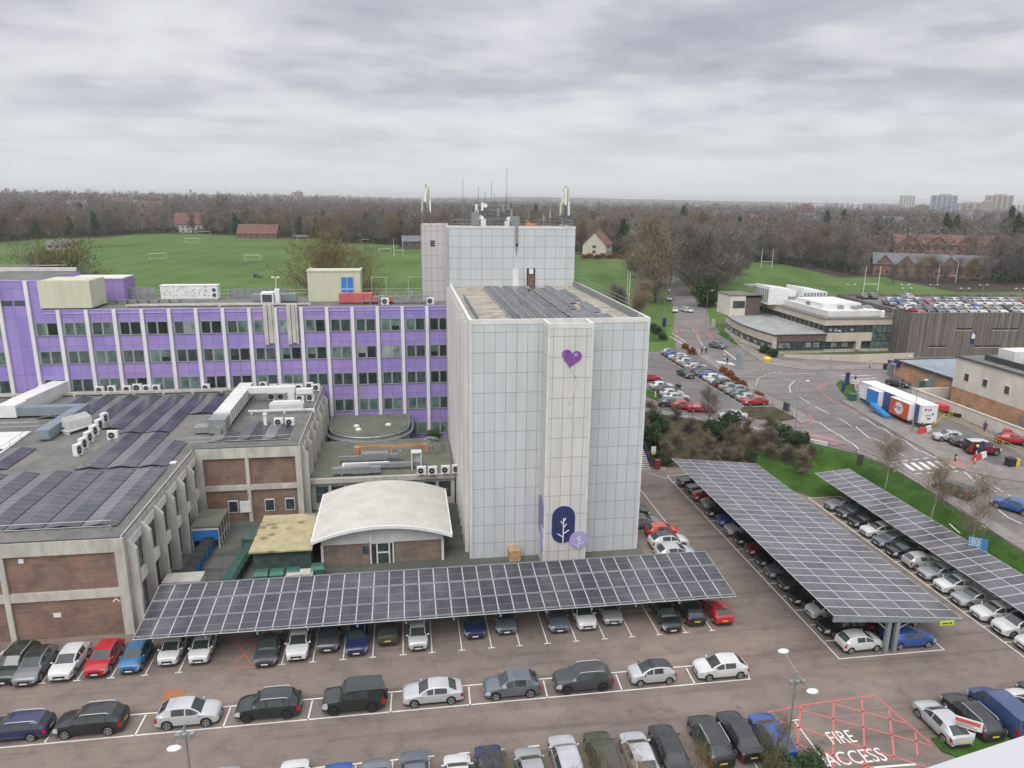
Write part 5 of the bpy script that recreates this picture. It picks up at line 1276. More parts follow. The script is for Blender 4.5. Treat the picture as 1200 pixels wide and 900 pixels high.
for k in range(9): m.tube([(96.2+2.1*k,153.4,10.9),(96.2+2.1*k,153.4,11.9)],.025,4)
part(m, 'handrail', MATS['white trim'], cb)
m = MB(); m.cyl((110.8,154.2,10.9),.5,1.2,12); m.ball((110.8,154.2,12.1),.5,12,6); part(m, 'cowl', MATS['white paint'], cb)
# ramp wall in front of the clinic, with its rail
rwp = [(84.5,149.5),(88,147.0),(97,143.2),(106,140.6),(109.5,140.3)]
m = MB()
for (a, b), (za, zb) in zip(zip(rwp, rwp[1:]), ((3.5,3.9),(3.9,4.5),(4.5,5.2),(5.2,5.3))):
    d = (Vector(b)-Vector(a)).normalized(); n_ = Vector((-d.y,d.x))*.15
    q = [(a[0]-n_.x,a[1]-n_.y),(b[0]-n_.x,b[1]-n_.y),(b[0]+n_.x,b[1]+n_.y),(a[0]+n_.x,a[1]+n_.y)]
    zs = [za,zb,zb,za]; m.add([(p[0],p[1],3) for p in q]+[(p[0],p[1],z) for p, z in zip(q,zs)], [(0,3,2,1),(4,5,6,7),(0,1,5,4),(1,2,6,5),(2,3,7,6),(3,0,4,7)])
o = m.build('ramp_wall', MATS['cream render']); tag(o, 'long low cream wall with a ramp rail in front of the modern clinic', 'wall')
m = MB()
zs = (3.5,3.9,4.5,5.2,5.3)
for dz in (.5,1.0): m.tube([(x,y,z+dz) for (x,y),z in zip(rwp,zs)], .03, 4)
for (a, za), (b, zb) in zip(list(zip(rwp,zs)), list(zip(rwp,zs))[1:]):
    for k in range(5): t_ = k/5; m.tube([(a[0]+(b[0]-a[0])*t_,a[1]+(b[1]-a[1])*t_,za+(zb-za)*t_),(a[0]+(b[0]-a[0])*t_,a[1]+(b[1]-a[1])*t_,za+(zb-za)*t_+1)], .025, 4)
m.build('handrail', MATS['dark steel'], o)
# --- timber clad multi-storey car park
def rotp(x, y, c=(112.3,146.6), a=R(-4.5)): 
    return (c[0]+(x*math.cos(a)-y*math.sin(a)), c[1]+(x*math.sin(a)+y*math.cos(a)))
dk = thing('parking_deck', 'long multi storey car park clad in weathered vertical boards with cars on its roof', 'car park', (112.3,146.6,3), R(-4.5))
g = G('weathered boards'); tcn = g.n('ShaderNodeTexCoord').outputs['Object']; s = g.n('ShaderNodeSeparateXYZ', {0: tcn})
u_ = g.mth('ADD', s.outputs[0], s.outputs[1]); cu = g.n('ShaderNodeCombineXYZ', {0: u_, 1: s.outputs[2]}).outputs[0]
n1 = g.noise(g.map(cu, (2.6,.03,1)), 1.0, 3, 0.6); n2 = g.noise(cu, 0.28, 5, 0.6); n3 = g.noise(g.map(cu, (.5,.12,1)), 1.0, 5, .6)
g.base(g.mix(0.75, g.ramp(n1, [(0.35, (0.085,0.075,0.066)), (0.5, (0.15,0.135,0.12)), (0.65, (0.23,0.21,0.185))]), g.ramp(n3, [(0.3, (0.75,0.72,0.7)), (0.7, (1.25,1.2,1.15))]), 'MULTIPLY')); g.set(Roughness=0.9)
m = MB(); m.box(0,75,0,33,0,9.4); m.box(0,75,-.01,.22,9.4,10.05); m.box(-.01,.22,.2201,33,9.4,10.05); m.box(0,75,32.8,33.01,9.4,10.05)
m.build('cladding', g.m, dk)
m = MB(); m.box(.25,74.9,.25,32.75,9.401,9.44); m.build('roof_deck', MATS['road asphalt'], dk)
m = MB(); m.box(0,75,-.05,.24,10.051,10.12); m.build('coping', MATS['galvanised steel'], dk)
m = MB()
for z, xs in ((6.2,(12.2,14.2,20.6,22.8,25.0,36,38.2,47,49.2,51.4)),(2.2,(6.3,8.5,17.2,19.4,21.5))):
    for x in xs: m.box(x-1.0+.0,x+.9,-.04,-.005,z,z+.42)
m.build('slot_opening', MATS['dark void'], dk)
m = MB()
for z, xs in ((6.2,(12.2,14.2,20.6,22.8,25.0,36,38.2,47,49.2,51.4)),(2.2,(6.3,8.5,17.2,19.4,21.5))):
    for x in xs: m.box(x-1.0,x+.9,-.06,-.005,z-.16,z-.001)
m.build('sill', MATS['pale concrete'], dk)
m = MB(); m.box(15.0,16.0,-.09,-.02,3.0,5.8); o = m.build('banner', MATS['navy mural'], dk)
m = MB(); m.box(15.1,15.9,-.12,-.091,4.2,5.2); m.box(15.2,15.5,-.12,-.091,5.25,5.6); m.build('emblem', MATS['white paint'], o)
# --- low orange brick building with grey roof
lb_ = thing('orange_brick_building', 'low orange brick building with a flat blue grey roof', 'building', (103,118,3))
m = MB(); m.box(96.6,112,109.3,128.3,3,6.4); part(m, 'wall', MATS['orange brick'], lb_)
g = G('blue grey roof'); g.base(g.ramp(g.noise(g.pos(), 0.4, 6), [(0.35,(0.20,0.235,0.26)),(0.65,(0.30,0.335,0.36))])); g.set(Roughness=0.75)
m = MB(); m.box(96.4,112.2,109.31,128.5,6.4,6.62); part(m, 'roof', g.m, lb_)
m = MB(); m.box(96.3,96.5,109.31,128.6,6.3,6.8); m.box(96.5,112.2,128.4,128.6,6.3,6.8); part(m, 'roof_edge', MATS['dark steel'], lb_)
m = MB(); m.box(96.5,96.6,117,119,3.2,5.8); part(m, 'door', MATS['grey paint'], lb_)
m = MB()
for k in range(4): m.tube([(101+.5*k,112+.7*k,6.62),(101+.5*k,112+.7*k,8.0)],.04,4)
m.tube([(101,112,7.8),(102.5,114.1,7.8)],.04,4); part(m, 'roof_rail', MATS['dark steel'], lb_)
m = MB(); m.box(96.0,96.58,127.0,130.0,5.4,6.3); o = part(m, 'sign_board', MATS['navy mural'], lb_)
m = MB(); m.box(95.97,95.999,127.4,129.6,5.6,5.7); m.box(95.97,95.999,127.4,129.0,5.9,6.05); part(m, 'lettering', MATS['white paint'], o)
# --- cream building at the right edge
wb = thing('cream_building', 'cream rendered building over an orange brick base at the right edge', 'building', (102,95,3))
m = MB(); m.box(93.5,118,76,109.2,6.3,11.4); part(m, 'wall', MATS['white render'], wb)
m = MB(); m.box(93.55,118,76,109.15,3,6.3); part(m, 'base_wall', MATS['orange brick'], wb)
m = MB(); m.box(93.3,118.2,75.8,109.4,11.4,11.6); part(m, 'roof', MATS['roof felt'], wb)
m = MB(); m.box(93.28,93.6,76,109.4,11.6,11.75); m.box(96,96.4,78,106,11.6,12.5); part(m, 'roof_edge', MATS['dark steel'], wb)
m = MB(); m.box(99,110,78,101,11.6,14.2); m.box(97,103,101.2,104.5,11.6,13.9); m.box(99.5,106,85,92,14.2,14.9); part(m, 'plant_room', MATS['white trim'], wb)
for i, y in enumerate((106.2,102.2,97.7,92.9,88,83)):
    m = MB(); m.box(93.42,93.499,y-.55,y+.55,7.9,9.3); w_o = part(m, 'window', MATS['white trim'], wb)
    m = MB(); m.box(93.39,93.4199,y-.45,y+.45,8.0,9.2); part(m, 'pane', MATS['dark glass' if i != 3 else 'blind glass'], w_o)
m = MB(); m.box(93.45,93.549,90.2,94.2,3.05,5.6); part(m, 'roller_door', MATS['galvanised steel'], wb)
# boundary wall of the lorry compound
m = MB(); m.box(89.3,89.7,84,113.4,3,4.9); m.box(89.7,96.5,113.1,113.5,3,4.9); o = m.build('boundary_wall', MATS['white render']); tag(o, 'pale rendered wall between the lorry compound and the cream building', 'wall')
m = MB(); m.box(89.22,89.78,84,113.5,4.9,5.0); m.build('coping', MATS['pale concrete'], o)

# ============================================================ far houses and towers
hw = mat('house white wall', (0.52,0.48,0.40), 0.8, var=0.06); mat('house tile', (0.165,0.085,0.066), 0.85, var=0.2, scale=.6); mat('slate', (0.15,0.155,0.17), 0.8, var=0.15, scale=.6); mat('tower white', (0.56,0.55,0.54), 0.7, var=0.05); mat('tower tan', (0.42,0.36,0.31), 0.8, var=0.06); mat('tower blue', (0.30,0.36,0.42), 0.6, var=0.05)
def house(px, py, w_, d_, h, rh, rz, wall, roof, label, cat='house', z0=7.0, gables=0, chimney=True, nm='house'):
    p = on(px, py, z0); t = thing(nm, label, cat, (p.x,p.y,p.z-.2), rz)
    m = MB(); m.box(-w_/2,w_/2,-d_/2,d_/2,0,h)
    m.add([(-w_/2,-d_/2,h),(-w_/2,d_/2,h),(-w_/2,0,h+rh*.97),(w_/2,-d_/2,h),(w_/2,d_/2,h),(w_/2,0,h+rh*.97)],[(0,2,1),(3,4,5)])
    m.build('wall', MATS[wall], t)
    m = MB(); e = .5
    for s in (-1,1):
        m.add([(-w_/2-e,s*(d_/2+e),h-.3),(w_/2+e,s*(d_/2+e),h-.3),(w_/2+e,0,h+rh),(-w_/2-e,0,h+rh),(-w_/2-e,s*(d_/2+e),h-.55),(w_/2+e,s*(d_/2+e),h-.55),(w_/2+e,0,h+rh-.25),(-w_/2-e,0,h+rh-.25)], [(0,1,2,3),(4,7,6,5),(0,4,5,1),(1,5,6,2),(3,2,6,7),(0,3,7,4)])
    for k in range(gables):
        x = -w_/2+w_*(k+.5)/gables; gw = w_/gables*.42
        m.add([(x-gw,-d_/2-.6,h-.2),(x+gw,-d_/2-.6,h-.2),(x,-d_/2-.6,h+rh*.8),(x-gw,0,h-.2),(x+gw,0,h-.2),(x,0,h+rh*.8)], [(0,2,5,3),(1,4,5,2)])
    rf_ = m.build('roof', MATS[roof], t)
    if gables:
        m = MB()
        for k in range(gables):
            x = -w_/2+w_*(k+.5)/gables; gw = w_/gables*.38
            m.add([(x-gw,-d_/2-.4,h-.2),(x+gw,-d_/2-.4,h-.2),(x,-d_/2-.4,h+rh*.7)], [(0,1,2)])
        m.build('gable', MATS[wall], t)
    if chimney:
        m = MB(); m.box(w_*.2,w_*.2+1.2,-.6,.6,h+rh-1,h+rh+1.6); m.build('chimney', MATS['red brown brick'], rf_)
    n = max(2, int(w_/4))
    for k in range(n):
        for fl in range(max(1,int(h/3))):
            x = -w_/2+w_*(k+.5)/n; m = MB(); m.box(x-.65,x+.65,-d_/2-.06,-d_/2+.01,.9+3*fl,2.3+3*fl); m.build('window', MATS['dark glass'], t)
    m = MB()
    for s in (-1,1):
        for z in (1.4,4.2):
            if z < h: m.box(s*w_/2-.05,s*w_/2+.05,-1,1,z,z+1.4)
    m.build('window', MATS['dark glass'], t)
    return t
HOUSE_PX = []
house(700,298,17,13,6,7,R(62),'house white wall','house tile','white gabled house with red roof behind the hedge right of the tower', gables=0)
house(226,272,24,14,7,9,R(5),'house white wall','house tile','large red roofed house among the trees at the far left of the field', z0=7)
house(304,279,28,11,4,6,R(-8),'dark red brick','house tile','long red roofed sports pavilion at the far edge of the field', 'pavilion', chimney=False, nm='pavilion')
house(485,289,14,9,4,3,R(0),'brown timber','slate','small dark timber hut left of the tower at the edge of the field', 'hut', chimney=False, nm='hut')
house(352,280,9,3,2.6,.4,R(0),'dark green boards','slate','green shipping container beside the pavilion', 'container', chimney=False, nm='storage_container')
house(1083,323,44,10,5.5,4.5,R(-28),'dark red brick','slate','terraced brick block with a row of grey gables beyond the right field', 'terrace', gables=5, nm='terraced_house')
house(1110,300,60,13,7,5.5,R(-25),'dark red brick','house tile','long red brick school with red roof and pale gables among the right hand trees', 'school', gables=4, nm='school')
house(1090,322,14,9,5,4,R(-28),'dark red brick','house tile','small brick house with a dark roof behind the right field', 'house')
house(47,318,9,5,2.5,1.5,R(0),'house white wall','slate','small white shed at the far left edge of the field', 'shed', chimney=False, nm='shed')
house(285,256,30,12,6,4,0,'house white wall','slate','pale flat house half hidden by the trees left of the pavilion', 'house')
house(72,292,12,8,3,2,0,'house white wall','slate','low white hut under the trees at the far left', 'hut', chimney=False, nm='hut')
house(745,262,20,10,5,5,R(20),'house white wall','house tile','pale house with red roof deep in the trees right of the tower', 'house')
def ftower(px, pytop, pybase, wpx, dist, wall, label, dep=18, caps=1, nm='tower_block', cat='tower block', banded=True):
    d = ray(px, pybase); k = dist/Vector((d.x,d.y)).length; x, y = d.x*k, d.y*k
    d2 = ray(px, pytop); ztop = H+d2.z*k*1.0; z0 = terr(x,y)-1; w_ = wpx/850*dist; h = ztop-z0
    t = thing(nm, label, cat, (x,y,z0), -math.atan2(x,y)+R(8))
    m = MB(); m.box(-w_/2,w_/2,-dep/2,dep/2,0,h)
    m.build('wall', MATS[wall], t)
    m = MB(); m.box(-w_*.2,w_*.25,-dep*.2,dep*.2,h,h+3.0); m.build('roof_house', MATS[wall], t)
    if banded:
        n = int(h/3.1); m = MB()
        for f in range(max(0,n-14), n):
            for c in range(5):
                xx = -w_/2+w_*(c+.5)/5; m.box(xx-w_*.06,xx+w_*.06,-dep/2-.15,-dep/2-.01,.9+3.1*f,2.4+3.1*f)
        o = m.build('window', MATS['dark glass'], t); o['kind'] = 'stuff'
    return t
ftower(350,225,237,9,1500,'tower tan','lone tan tower block above the woods at the left')
ftower(1061,229,249,13,2100,'tower white','white tower block, leftmost of the tall group on the right horizon')
ftower(1104,229,249,22,2000,'tower blue','pale tower block with a blue side in the middle of the right horizon')
ftower(1136,238,249,30,2100,'tower tan','wide tan block right of the blue sided tower on the horizon')
ftower(1168,229,250,22,1900,'tower tan','tan stepped tower block near the right end of the horizon')
ftower(1156,236,250,10,1890,'tower tan','narrow tan block against the left side of the stepped tower')
ftower(1192,240,250,20,2300,'tower white','low white block at the right end of the horizon')
ftower(942,241,256,16,1300,'dark red brick','dark brick tower block above the trees left of the white hospital')
ftower(998,239,247,26,2400,'tower white','wide white hospital block low on the right horizon')
ftower(958,240,247,12,2600,'tower white','small pale block beside the dark brick tower on the horizon')
ftower(925,241,246,12,2700,'tower white','small pale block left of the dark brick tower on the horizon')
ftower(1080,241,248,10,2200,'dark red brick','small dark block between the white tower and the blue sided tower')
ftower(698,240,246,14,2600,'tower tan','low tan block on the horizon above the white gabled house')
ftower(818,241,246,18,2600,'tower tan','low brown block on the horizon above the avenue')
t = thing('church', 'far church spire rising left of the tower aerials', 'church', (0,0,0))
d = ray(499.5,238); k = 1500/Vector((d.x,d.y)).length; x, y = d.x*k, d.y*k; z0 = terr(x,y); ztop = H+ray(499.5,226).z*k
t.location = (x,y,z0); h = ztop-z0
m = MB(); m.box(-4,4,-4,4,0,h*.55); m.build('tower', MATS['tower tan'], t); m = MB(); m.tube([(0,0,h*.55),(0,0,h)],4.6,8,0,False,.2); m.build('spire', MATS['slate'], t)
t = thing('church', 'tiny far spire on the horizon right of the tower', 'church', (0,0,0))
d = ray(785.5,248); k = 2600/Vector((d.x,d.y)).length; x, y = d.x*k, d.y*k; z0 = terr(x,y); ztop = H+ray(785.5,238).z*k
t.location = (x,y,z0); h = ztop-z0
m = MB(); m.box(-4,4,-4,4,0,h*.6); m.build('tower', MATS['slate'], t); m = MB(); m.tube([(0,0,h*.6),(0,0,h)],4.6,8,0,False,.2); m.build('spire', MATS['slate'], t)

rh_ = random.Random(5)
kinds_ = [('house white wall','house tile'),('dark red brick','slate'),('house white wall','slate'),('dark red brick','house tile')]
for i in range(34):
    px = rh_.uniform(690,1195) if i < 26 else rh_.uniform(20,470); py = rh_.uniform(252,272) if i < 26 else rh_.uniform(240,254)
    w_, r_ = kinds_[rh_.randrange(4)]
    house(px, py, rh_.uniform(14,38), rh_.uniform(9,13), rh_.uniform(7,13), rh_.uniform(3,6), rh_.uniform(-.6,.6), w_, r_, 'small far house with its roof showing among the woods on the horizon', 'house', 8.0)['group'] = 'far houses among the woods'
    HOUSE_PX.append((px, py))
# ============================================================ trees and shrubs
def leafmat(name, a, b, c, sc=0.5):
    g = G(name); p = g.pos(); n = g.noise(p, sc, 6, 0.7); oi = g.n('ShaderNodeObjectInfo').outputs['Random']
    k = g.ramp(n, [(0.32, a), (0.5, b), (0.7, c)])
    k = g.mix(0.8, k, g.ramp(oi, [(0, (0.78,0.80,0.84)), (0.5, (1,1,1)), (1, (1.25,1.16,1.08))]), 'MULTIPLY')
    g.base(k); g.set(Roughness=0.95, Specular_IOR_Level=0.08)
    return g.m
leafmat('brown twigs', (0.115, 0.095, 0.08), (0.175, 0.142, 0.12), (0.235, 0.195, 0.165), 0.2)
leafmat('grey twigs', (0.115, 0.105, 0.092), (0.175, 0.16, 0.142), (0.235, 0.215, 0.19), 0.2)
leafmat('tan twigs', (0.17, 0.142, 0.105), (0.24, 0.198, 0.145), (0.3, 0.25, 0.185), 0.2)
leafmat('dark bark', (0.065,0.055,0.046), (0.104,0.086,0.070), (0.130,0.111,0.091), 1.0)
leafmat('birch bark', (0.26,0.23,0.20), (0.42,0.38,0.34), (0.55,0.51,0.46), 1.5)
leafmat('evergreen leaves', (0.018,0.037,0.018), (0.035,0.069,0.027), (0.060,0.103,0.040), 0.6)
leafmat('shrub leaves', (0.028, 0.05, 0.026), (0.052, 0.084, 0.042), (0.092, 0.125, 0.065), 0.9)
leafmat('dry shrub', (0.115, 0.098, 0.075), (0.18, 0.155, 0.118), (0.24, 0.21, 0.165), 0.9)
leafmat('copper hedge', (0.12,0.045,0.022), (0.20,0.082,0.042), (0.27,0.125,0.07), 1.2)
leafmat('olive twigs', (0.10,0.085,0.045), (0.16,0.135,0.075), (0.22,0.19,0.11), 1.5)
def bare_tree(seed, h, spread, twig_w, n_twig, levels=3, trunk_r=0.3, first=0.22, twig_l=1.6, scat=.6):
    rr = random.Random(seed); tr = MB(); tips = []
    def grow(p, d, L, r_, lev):
        n = 3; pts = [p]; q = p; dd = d
        for i in range(n):
            dd = (dd+Vector((rr.uniform(-.2,.2),rr.uniform(-.2,.2),rr.uniform(-.05,.16)))).normalized()
            q = q+dd*L/n; pts.append(q)
            if lev >= levels-1: tips.append((q, dd, L))
        tr.tube(pts, r_, 5 if lev < 2 else 3, 0, True, r_*.5, False)
        if lev < levels:
            for c in range(rr.choice((3,4,4)) if lev else 8):
                t_ = rr.uniform(.35,1.0); b = pts[min(n, int(t_*n))]
                a = rr.uniform(0, 2*math.pi); o = Vector((math.cos(a), math.sin(a), rr.uniform(.1,.9)))
                nd = (dd*rr.uniform(.3,.9)+o*spread).normalized()
                grow(b, nd, L*rr.uniform(.45,.68), r_*.5, lev+1)
    # trunk, then limbs from it
    tp = [Vector((0,0,-.2))]; d = Vector((0,0,1))
    for i in range(5):
        d = (d+Vector((rr.uniform(-.07,.07),rr.uniform(-.07,.07),0))).normalized(); tp.append(tp[-1]+d*h*.155)
    trunk = MB(); trunk.tube(tp, trunk_r, 7, 0, True, trunk_r*.35)
    for c in range(13):
        t_ = rr.uniform(first, 1.0); i = min(4, int(t_*5)); b = tp[i].lerp(tp[i+1], t_*5-i)
        a = c*2.4+rr.uniform(-.4,.4); e = rr.uniform(.35,1.1) if t_ < .8 else rr.uniform(1.0,2.2)
        grow(b, Vector((math.cos(a)*spread, math.sin(a)*spread, e)).normalized(), h*rr.uniform(.22,.36), trunk_r*.36, 1)
    for i in range(n_twig):
        p, d, L = rr.choice(tips)
        p = p+Vector((rr.gauss(0,.4),rr.gauss(0,.4),rr.gauss(0,.4)))*twig_l*scat
        o = (d*.6+Vector((rr.uniform(-1,1),rr.uniform(-1,1),rr.uniform(-.3,1.1)))).normalized()*twig_l*rr.uniform(.5,1.3)
        s = o.cross(Vector((rr.uniform(-1,1),rr.uniform(-1,1),rr.uniform(-1,1)))).normalized()*twig_w
        tr.add([p-s, p+s, p+o], [(0,1,2)], 0)
    return trunk, tr
def leaf_mass(seed, rx, ry, rz, n, size, clumps=9, base=0.0, cone=False):
    rr = random.Random(seed); mb = MB(); cl = []
    for k in range(clumps):
        a = rr.uniform(0, 2*math.pi); z = rr.uniform(0.12, .9); w_ = (1-z)*.9+.1 if cone else math.sin(math.pi*min(.98,z*.8+.18))
        rad = rr.uniform(.2,.75)*w_
        cl.append((Vector((rad*rx*math.cos(a), rad*ry*math.sin(a), base+z*rz)), rr.uniform(.28,.52)*(1 if not cone else w_+.2)))
    for i in range(n):
        c, s = rr.choice(cl)
        d = Vector((rr.gauss(0,1),rr.gauss(0,1),rr.gauss(0,1))).normalized()*rr.uniform(.55,1.05)*s
        p = c+Vector((d.x*rx, d.y*ry, d.z*rz*.75)); 
        if p.z < 0.02: p.z = abs(p.z)*.4+.02
        u = Vector((rr.uniform(-1,1),rr.uniform(-1,1),rr.uniform(-.6,.9))).normalized(); w = u.cross(Vector((rr.uniform(-1,1),rr.uniform(-1,1),rr.uniform(-1,1)))).normalized()
        sz = size*rr.uniform(.6,1.4)
        mb.add([p-u*sz*.5, p+w*sz*.4, p+u*sz*.6, p-w*sz*.35], [(0,1,2,3)], 0)
    return mb
# --- prototypes
far_trees = []
for i in range(8):
    a, b = bare_tree(20+i, 18, 1.05, .075, 2100, 2, .34, .18, 1.7, 1.6)
    if i == 3: pass
    far_trees.append((a.mesh('trunk', MATS['dark bark']), b.mesh('crown', MATS[['brown twigs','grey twigs','brown twigs','olive twigs','grey twigs','brown twigs','grey twigs','tan twigs'][i]])))
ever = [leaf_mass(60+i, 4.2, 4.2, 15, 2600, .8, 22, 1.0, i % 2 == 0).mesh('crown', MATS['evergreen leaves']) for i in range(3)]
etr = MB(); etr.tube([(0,0,-.2),(0,0,7),(0,.1,13)], .32, 7, 0, True, .08); etr_me = etr.mesh('trunk', MATS['dark bark'])
def plant(name, meshes, loc, s, rz, label, cat, group=None, sz=None):
    tk, cr_ = meshes
    o = bpy.data.objects.new(name, None); col.objects.link(o); o.location = loc; o.rotation_euler.z = rz; o.scale = (s, s, s if sz is None else sz)
    tag(o, label, cat, group)
    if tk:
        a = bpy.data.objects.new('trunk', tk); col.objects.link(a); a.parent = o
    b = bpy.data.objects.new('crown', cr_); col.objects.link(b); b.parent = o
    return o
rv = random.Random(31)
# belt round the playing fields: individual trees in staggered rows
WE = [(-345,498),(-300,500),(-252,512),(-215,580),(-184,628),(-140,596),(-89,576),(-40,515),(4,463),(55,430),(102,408),(124,398),(150,384),(175,366),(197,332),(206,298),(212,268),(230,266),(262,272),(300,276)]
cum = [0]
for a, b in zip(WE, WE[1:]): cum.append(cum[-1]+math.dist(a, b))
def along(s):
    for i in range(len(cum)-1):
        if s <= cum[i+1]:
            t_ = (s-cum[i])/(cum[i+1]-cum[i]); a, b = Vector(WE[i]), Vector(WE[i+1]); d = (b-a).normalized()
            return a+(b-a)*t_, Vector((-d.y, d.x))
    return Vector(WE[-1]), Vector((0,1))
nt_ = 0
road_cl = [(101,255),(109,285),(120,330),(132,380),(146,440),(160,520)]
def near_road(x, y, w=7.5):
    for a, b in zip(road_cl, road_cl[1:]):
        if a[1]-5 <= y <= b[1]+5:
            xr = a[0]+(b[0]-a[0])*(y-a[1])/(b[1]-a[1])
            if abs(x-xr) < w: return True
    return False
HOLES = [(700,298,13),(226,272,11),(304,279,18),(485,289,9),(1083,323,26),(1110,300,34),(1090,322,10),(745,262,10)]
HW = [(on(x,y,7.0), r_) for x, y, r_ in HOLES]+[(on(x,y,8.0), 9) for x, y in HOUSE_PX]
def hole(x, y):
    for p, r_ in HW:
        dv = Vector((p.x,p.y)).normalized(); rel = Vector((x,y))-Vector((p.x,p.y))
        lon = rel.dot(dv); lat = abs(rel.x*dv.y-rel.y*dv.x)
        if lat < r_ and (-48 if r_ > 25 else -22) < lon < r_: return True
    return False
for row in range(4):
    s = rv.uniform(0,6)
    while s < cum[-1]:
        p, nrm = along(s); off = 3+11*row+rv.uniform(-4,4)
        x, y = p.x+nrm.x*off, p.y+nrm.y*off
        dist = math.hypot(x, y)
        s += rv.uniform(6.5,11)*(1.0 if row < 2 else 1.35)*(.85+dist/1600)
        if hole(x, y) or near_road(x, y, 9): continue
        if rv.random() < .07:
            plant('evergreen_tree', (etr_me, rv.choice(ever)), (x,y,terr(x,y)), rv.uniform(.75,1.15), rv.uniform(0,6), 'dark evergreen among the bare trees round the playing fields', 'tree', 'evergreens in the belt round the fields'); continue
        left = x < 90
        idx = rv.choice((0,2,5,7,0,2,1,4,3)) if left else rv.choice((1,4,6,0,2,5,1,6,3))
        sc_ = rv.uniform(.82,1.2)*(1.08 if row > 1 else .92)
        plant('bare_tree', far_trees[idx], (x,y,terr(x,y)), sc_, rv.uniform(0,6), 'bare brown winter tree in the belt round the playing fields', 'tree', 'bare trees in the belt round the fields'); nt_ += 1
p = on(828,360); plant('evergreen_tree', (etr_me, leaf_mass(71,4.6,4.6,8,3000,.55,16).mesh('crown', MATS['evergreen leaves'])), p, 1.15, 0, 'round dark evergreen bush by the road entrance of the avenue', 'tree')
p = at_y(954,352,196); plant('conifer', (None, leaf_mass(72,2.4,2.4,9,1800,.5,16,.3,True).mesh('crown', MATS['evergreen leaves'])), (p.x,196,terr(p.x,196)), 1, 0, 'small pointed conifer behind the roof of the modern clinic', 'tree')
big = [bare_tree(90+i, 17, 1.5, .024, 14000, 3, .26, .16, 1.2, 1.7) for i in range(2)]
ave = [bare_tree(95+i, 18, 1.25, .045, 13000, 3, .28, .06, 1.4, 2.3) for i in range(3)]
avm = [(a.mesh('trunk', MATS['dark bark']), b.mesh('crown', MATS[n_])) for (a, b), n_ in zip(ave, ('tan twigs','brown twigs','grey twigs'))]
bigm = [(a.mesh('trunk', MATS['dark bark']), b.mesh('crown', MATS['olive twigs'])) for a, b in big]
# the avenue and the trees by the road
for (px, py, i, s, lab) in ((768,354,3,1.42,'broad tan crowned bare tree left of the avenue, nearest the road end'),(757,338,3,1.1,'tan bare tree behind the broad tan crowned one left of the avenue'),(785,335,0,1.3,'brown bare tree over the left of the avenue further back'),
    (812,346,1,1.38,'large grey bare tree on the right of the avenue entrance'),(840,343,2,1.3,'brown bare tree right of the large grey one by the avenue'),(853,333,5,1.05,'bare tree at the far right of the avenue group above the right field'),(826,333,6,1.2,'grey bare tree behind the avenue entrance'),(800,322,7,1.15,'bare tree half way along the avenue on the right'),(745,325,1,1.0,'grey bare tree at the left edge of the avenue group'),(868,322,4,.9,'small bare tree at the corner of the right field')):
    p = on(px, py, 3.5); plant('bare_tree', avm[{3:0,0:1,1:2,2:2,5:1,6:2,7:1,4:2}[i]], p, s, rv.uniform(0,6), lab, 'tree', 'trees along the avenue')
p = on(748,372); plant('bare_tree', avm[0], p, .55, 1, 'low tan scrubby tree beside the road, left of the parked cars', 'tree'); p = on(725,368); plant('bare_tree', avm[2], p, .5, 2, 'low grey scrubby tree at the field edge right of the tower', 'tree')
p = at_y(398,340,134); plant('bare_tree', bigm[0], (p.x,134,terr(p.x,134)), 1.6, 0, 'wide bare tree behind the purple block, beside the cream plant room', 'tree')
p = at_y(62,330,134); plant('bare_tree', bigm[1], (p.x,134,terr(p.x,134)), 1.5, 2, 'wide bare tree behind the left end of the purple block', 'tree')
p = at_y(108,330,140); plant('bare_tree', bigm[0], (p.x,140,terr(p.x,140)), 1.15, 4, 'smaller bare tree right of the one behind the purple block end', 'tree')
# far trees that stand out
for px, py, s, lab in ((985,268,1.25,'dark round evergreen above the trees behind the right field'),(966,262,1.1,'dark evergreen left of the round one behind the right field'),(1106,275,1.3,'broad dark evergreen left of the tall blocks on the right'),(1118,272,1.2,'dark evergreen just right of the broad one at the right'),(1180,268,1.5,'tall dark evergreen at the far right'),(1188,288,1.4,'large dark evergreen near the right picture edge'),(800,258,1.2,'dark evergreen in the wood above the avenue'),(628,252,1.3,'dark evergreen in the wood right behind the tower roof'),(97,250,1.2,'dark pointed evergreen above the left wood'),(865,268,1.0,'slim dark evergreen above the right field')):
    p = on(px, py+14, 7.0); plant('evergreen_tree', (etr_me, ever[rv.randrange(3)]), p, s*1.15, rv.uniform(0,6), lab, 'tree')
p = on(262,272,7.0); plant('bare_tree', far_trees[1], p, 1.75, 1, 'tallest bare tree left of the pavilion rising over the skyline', 'tree')
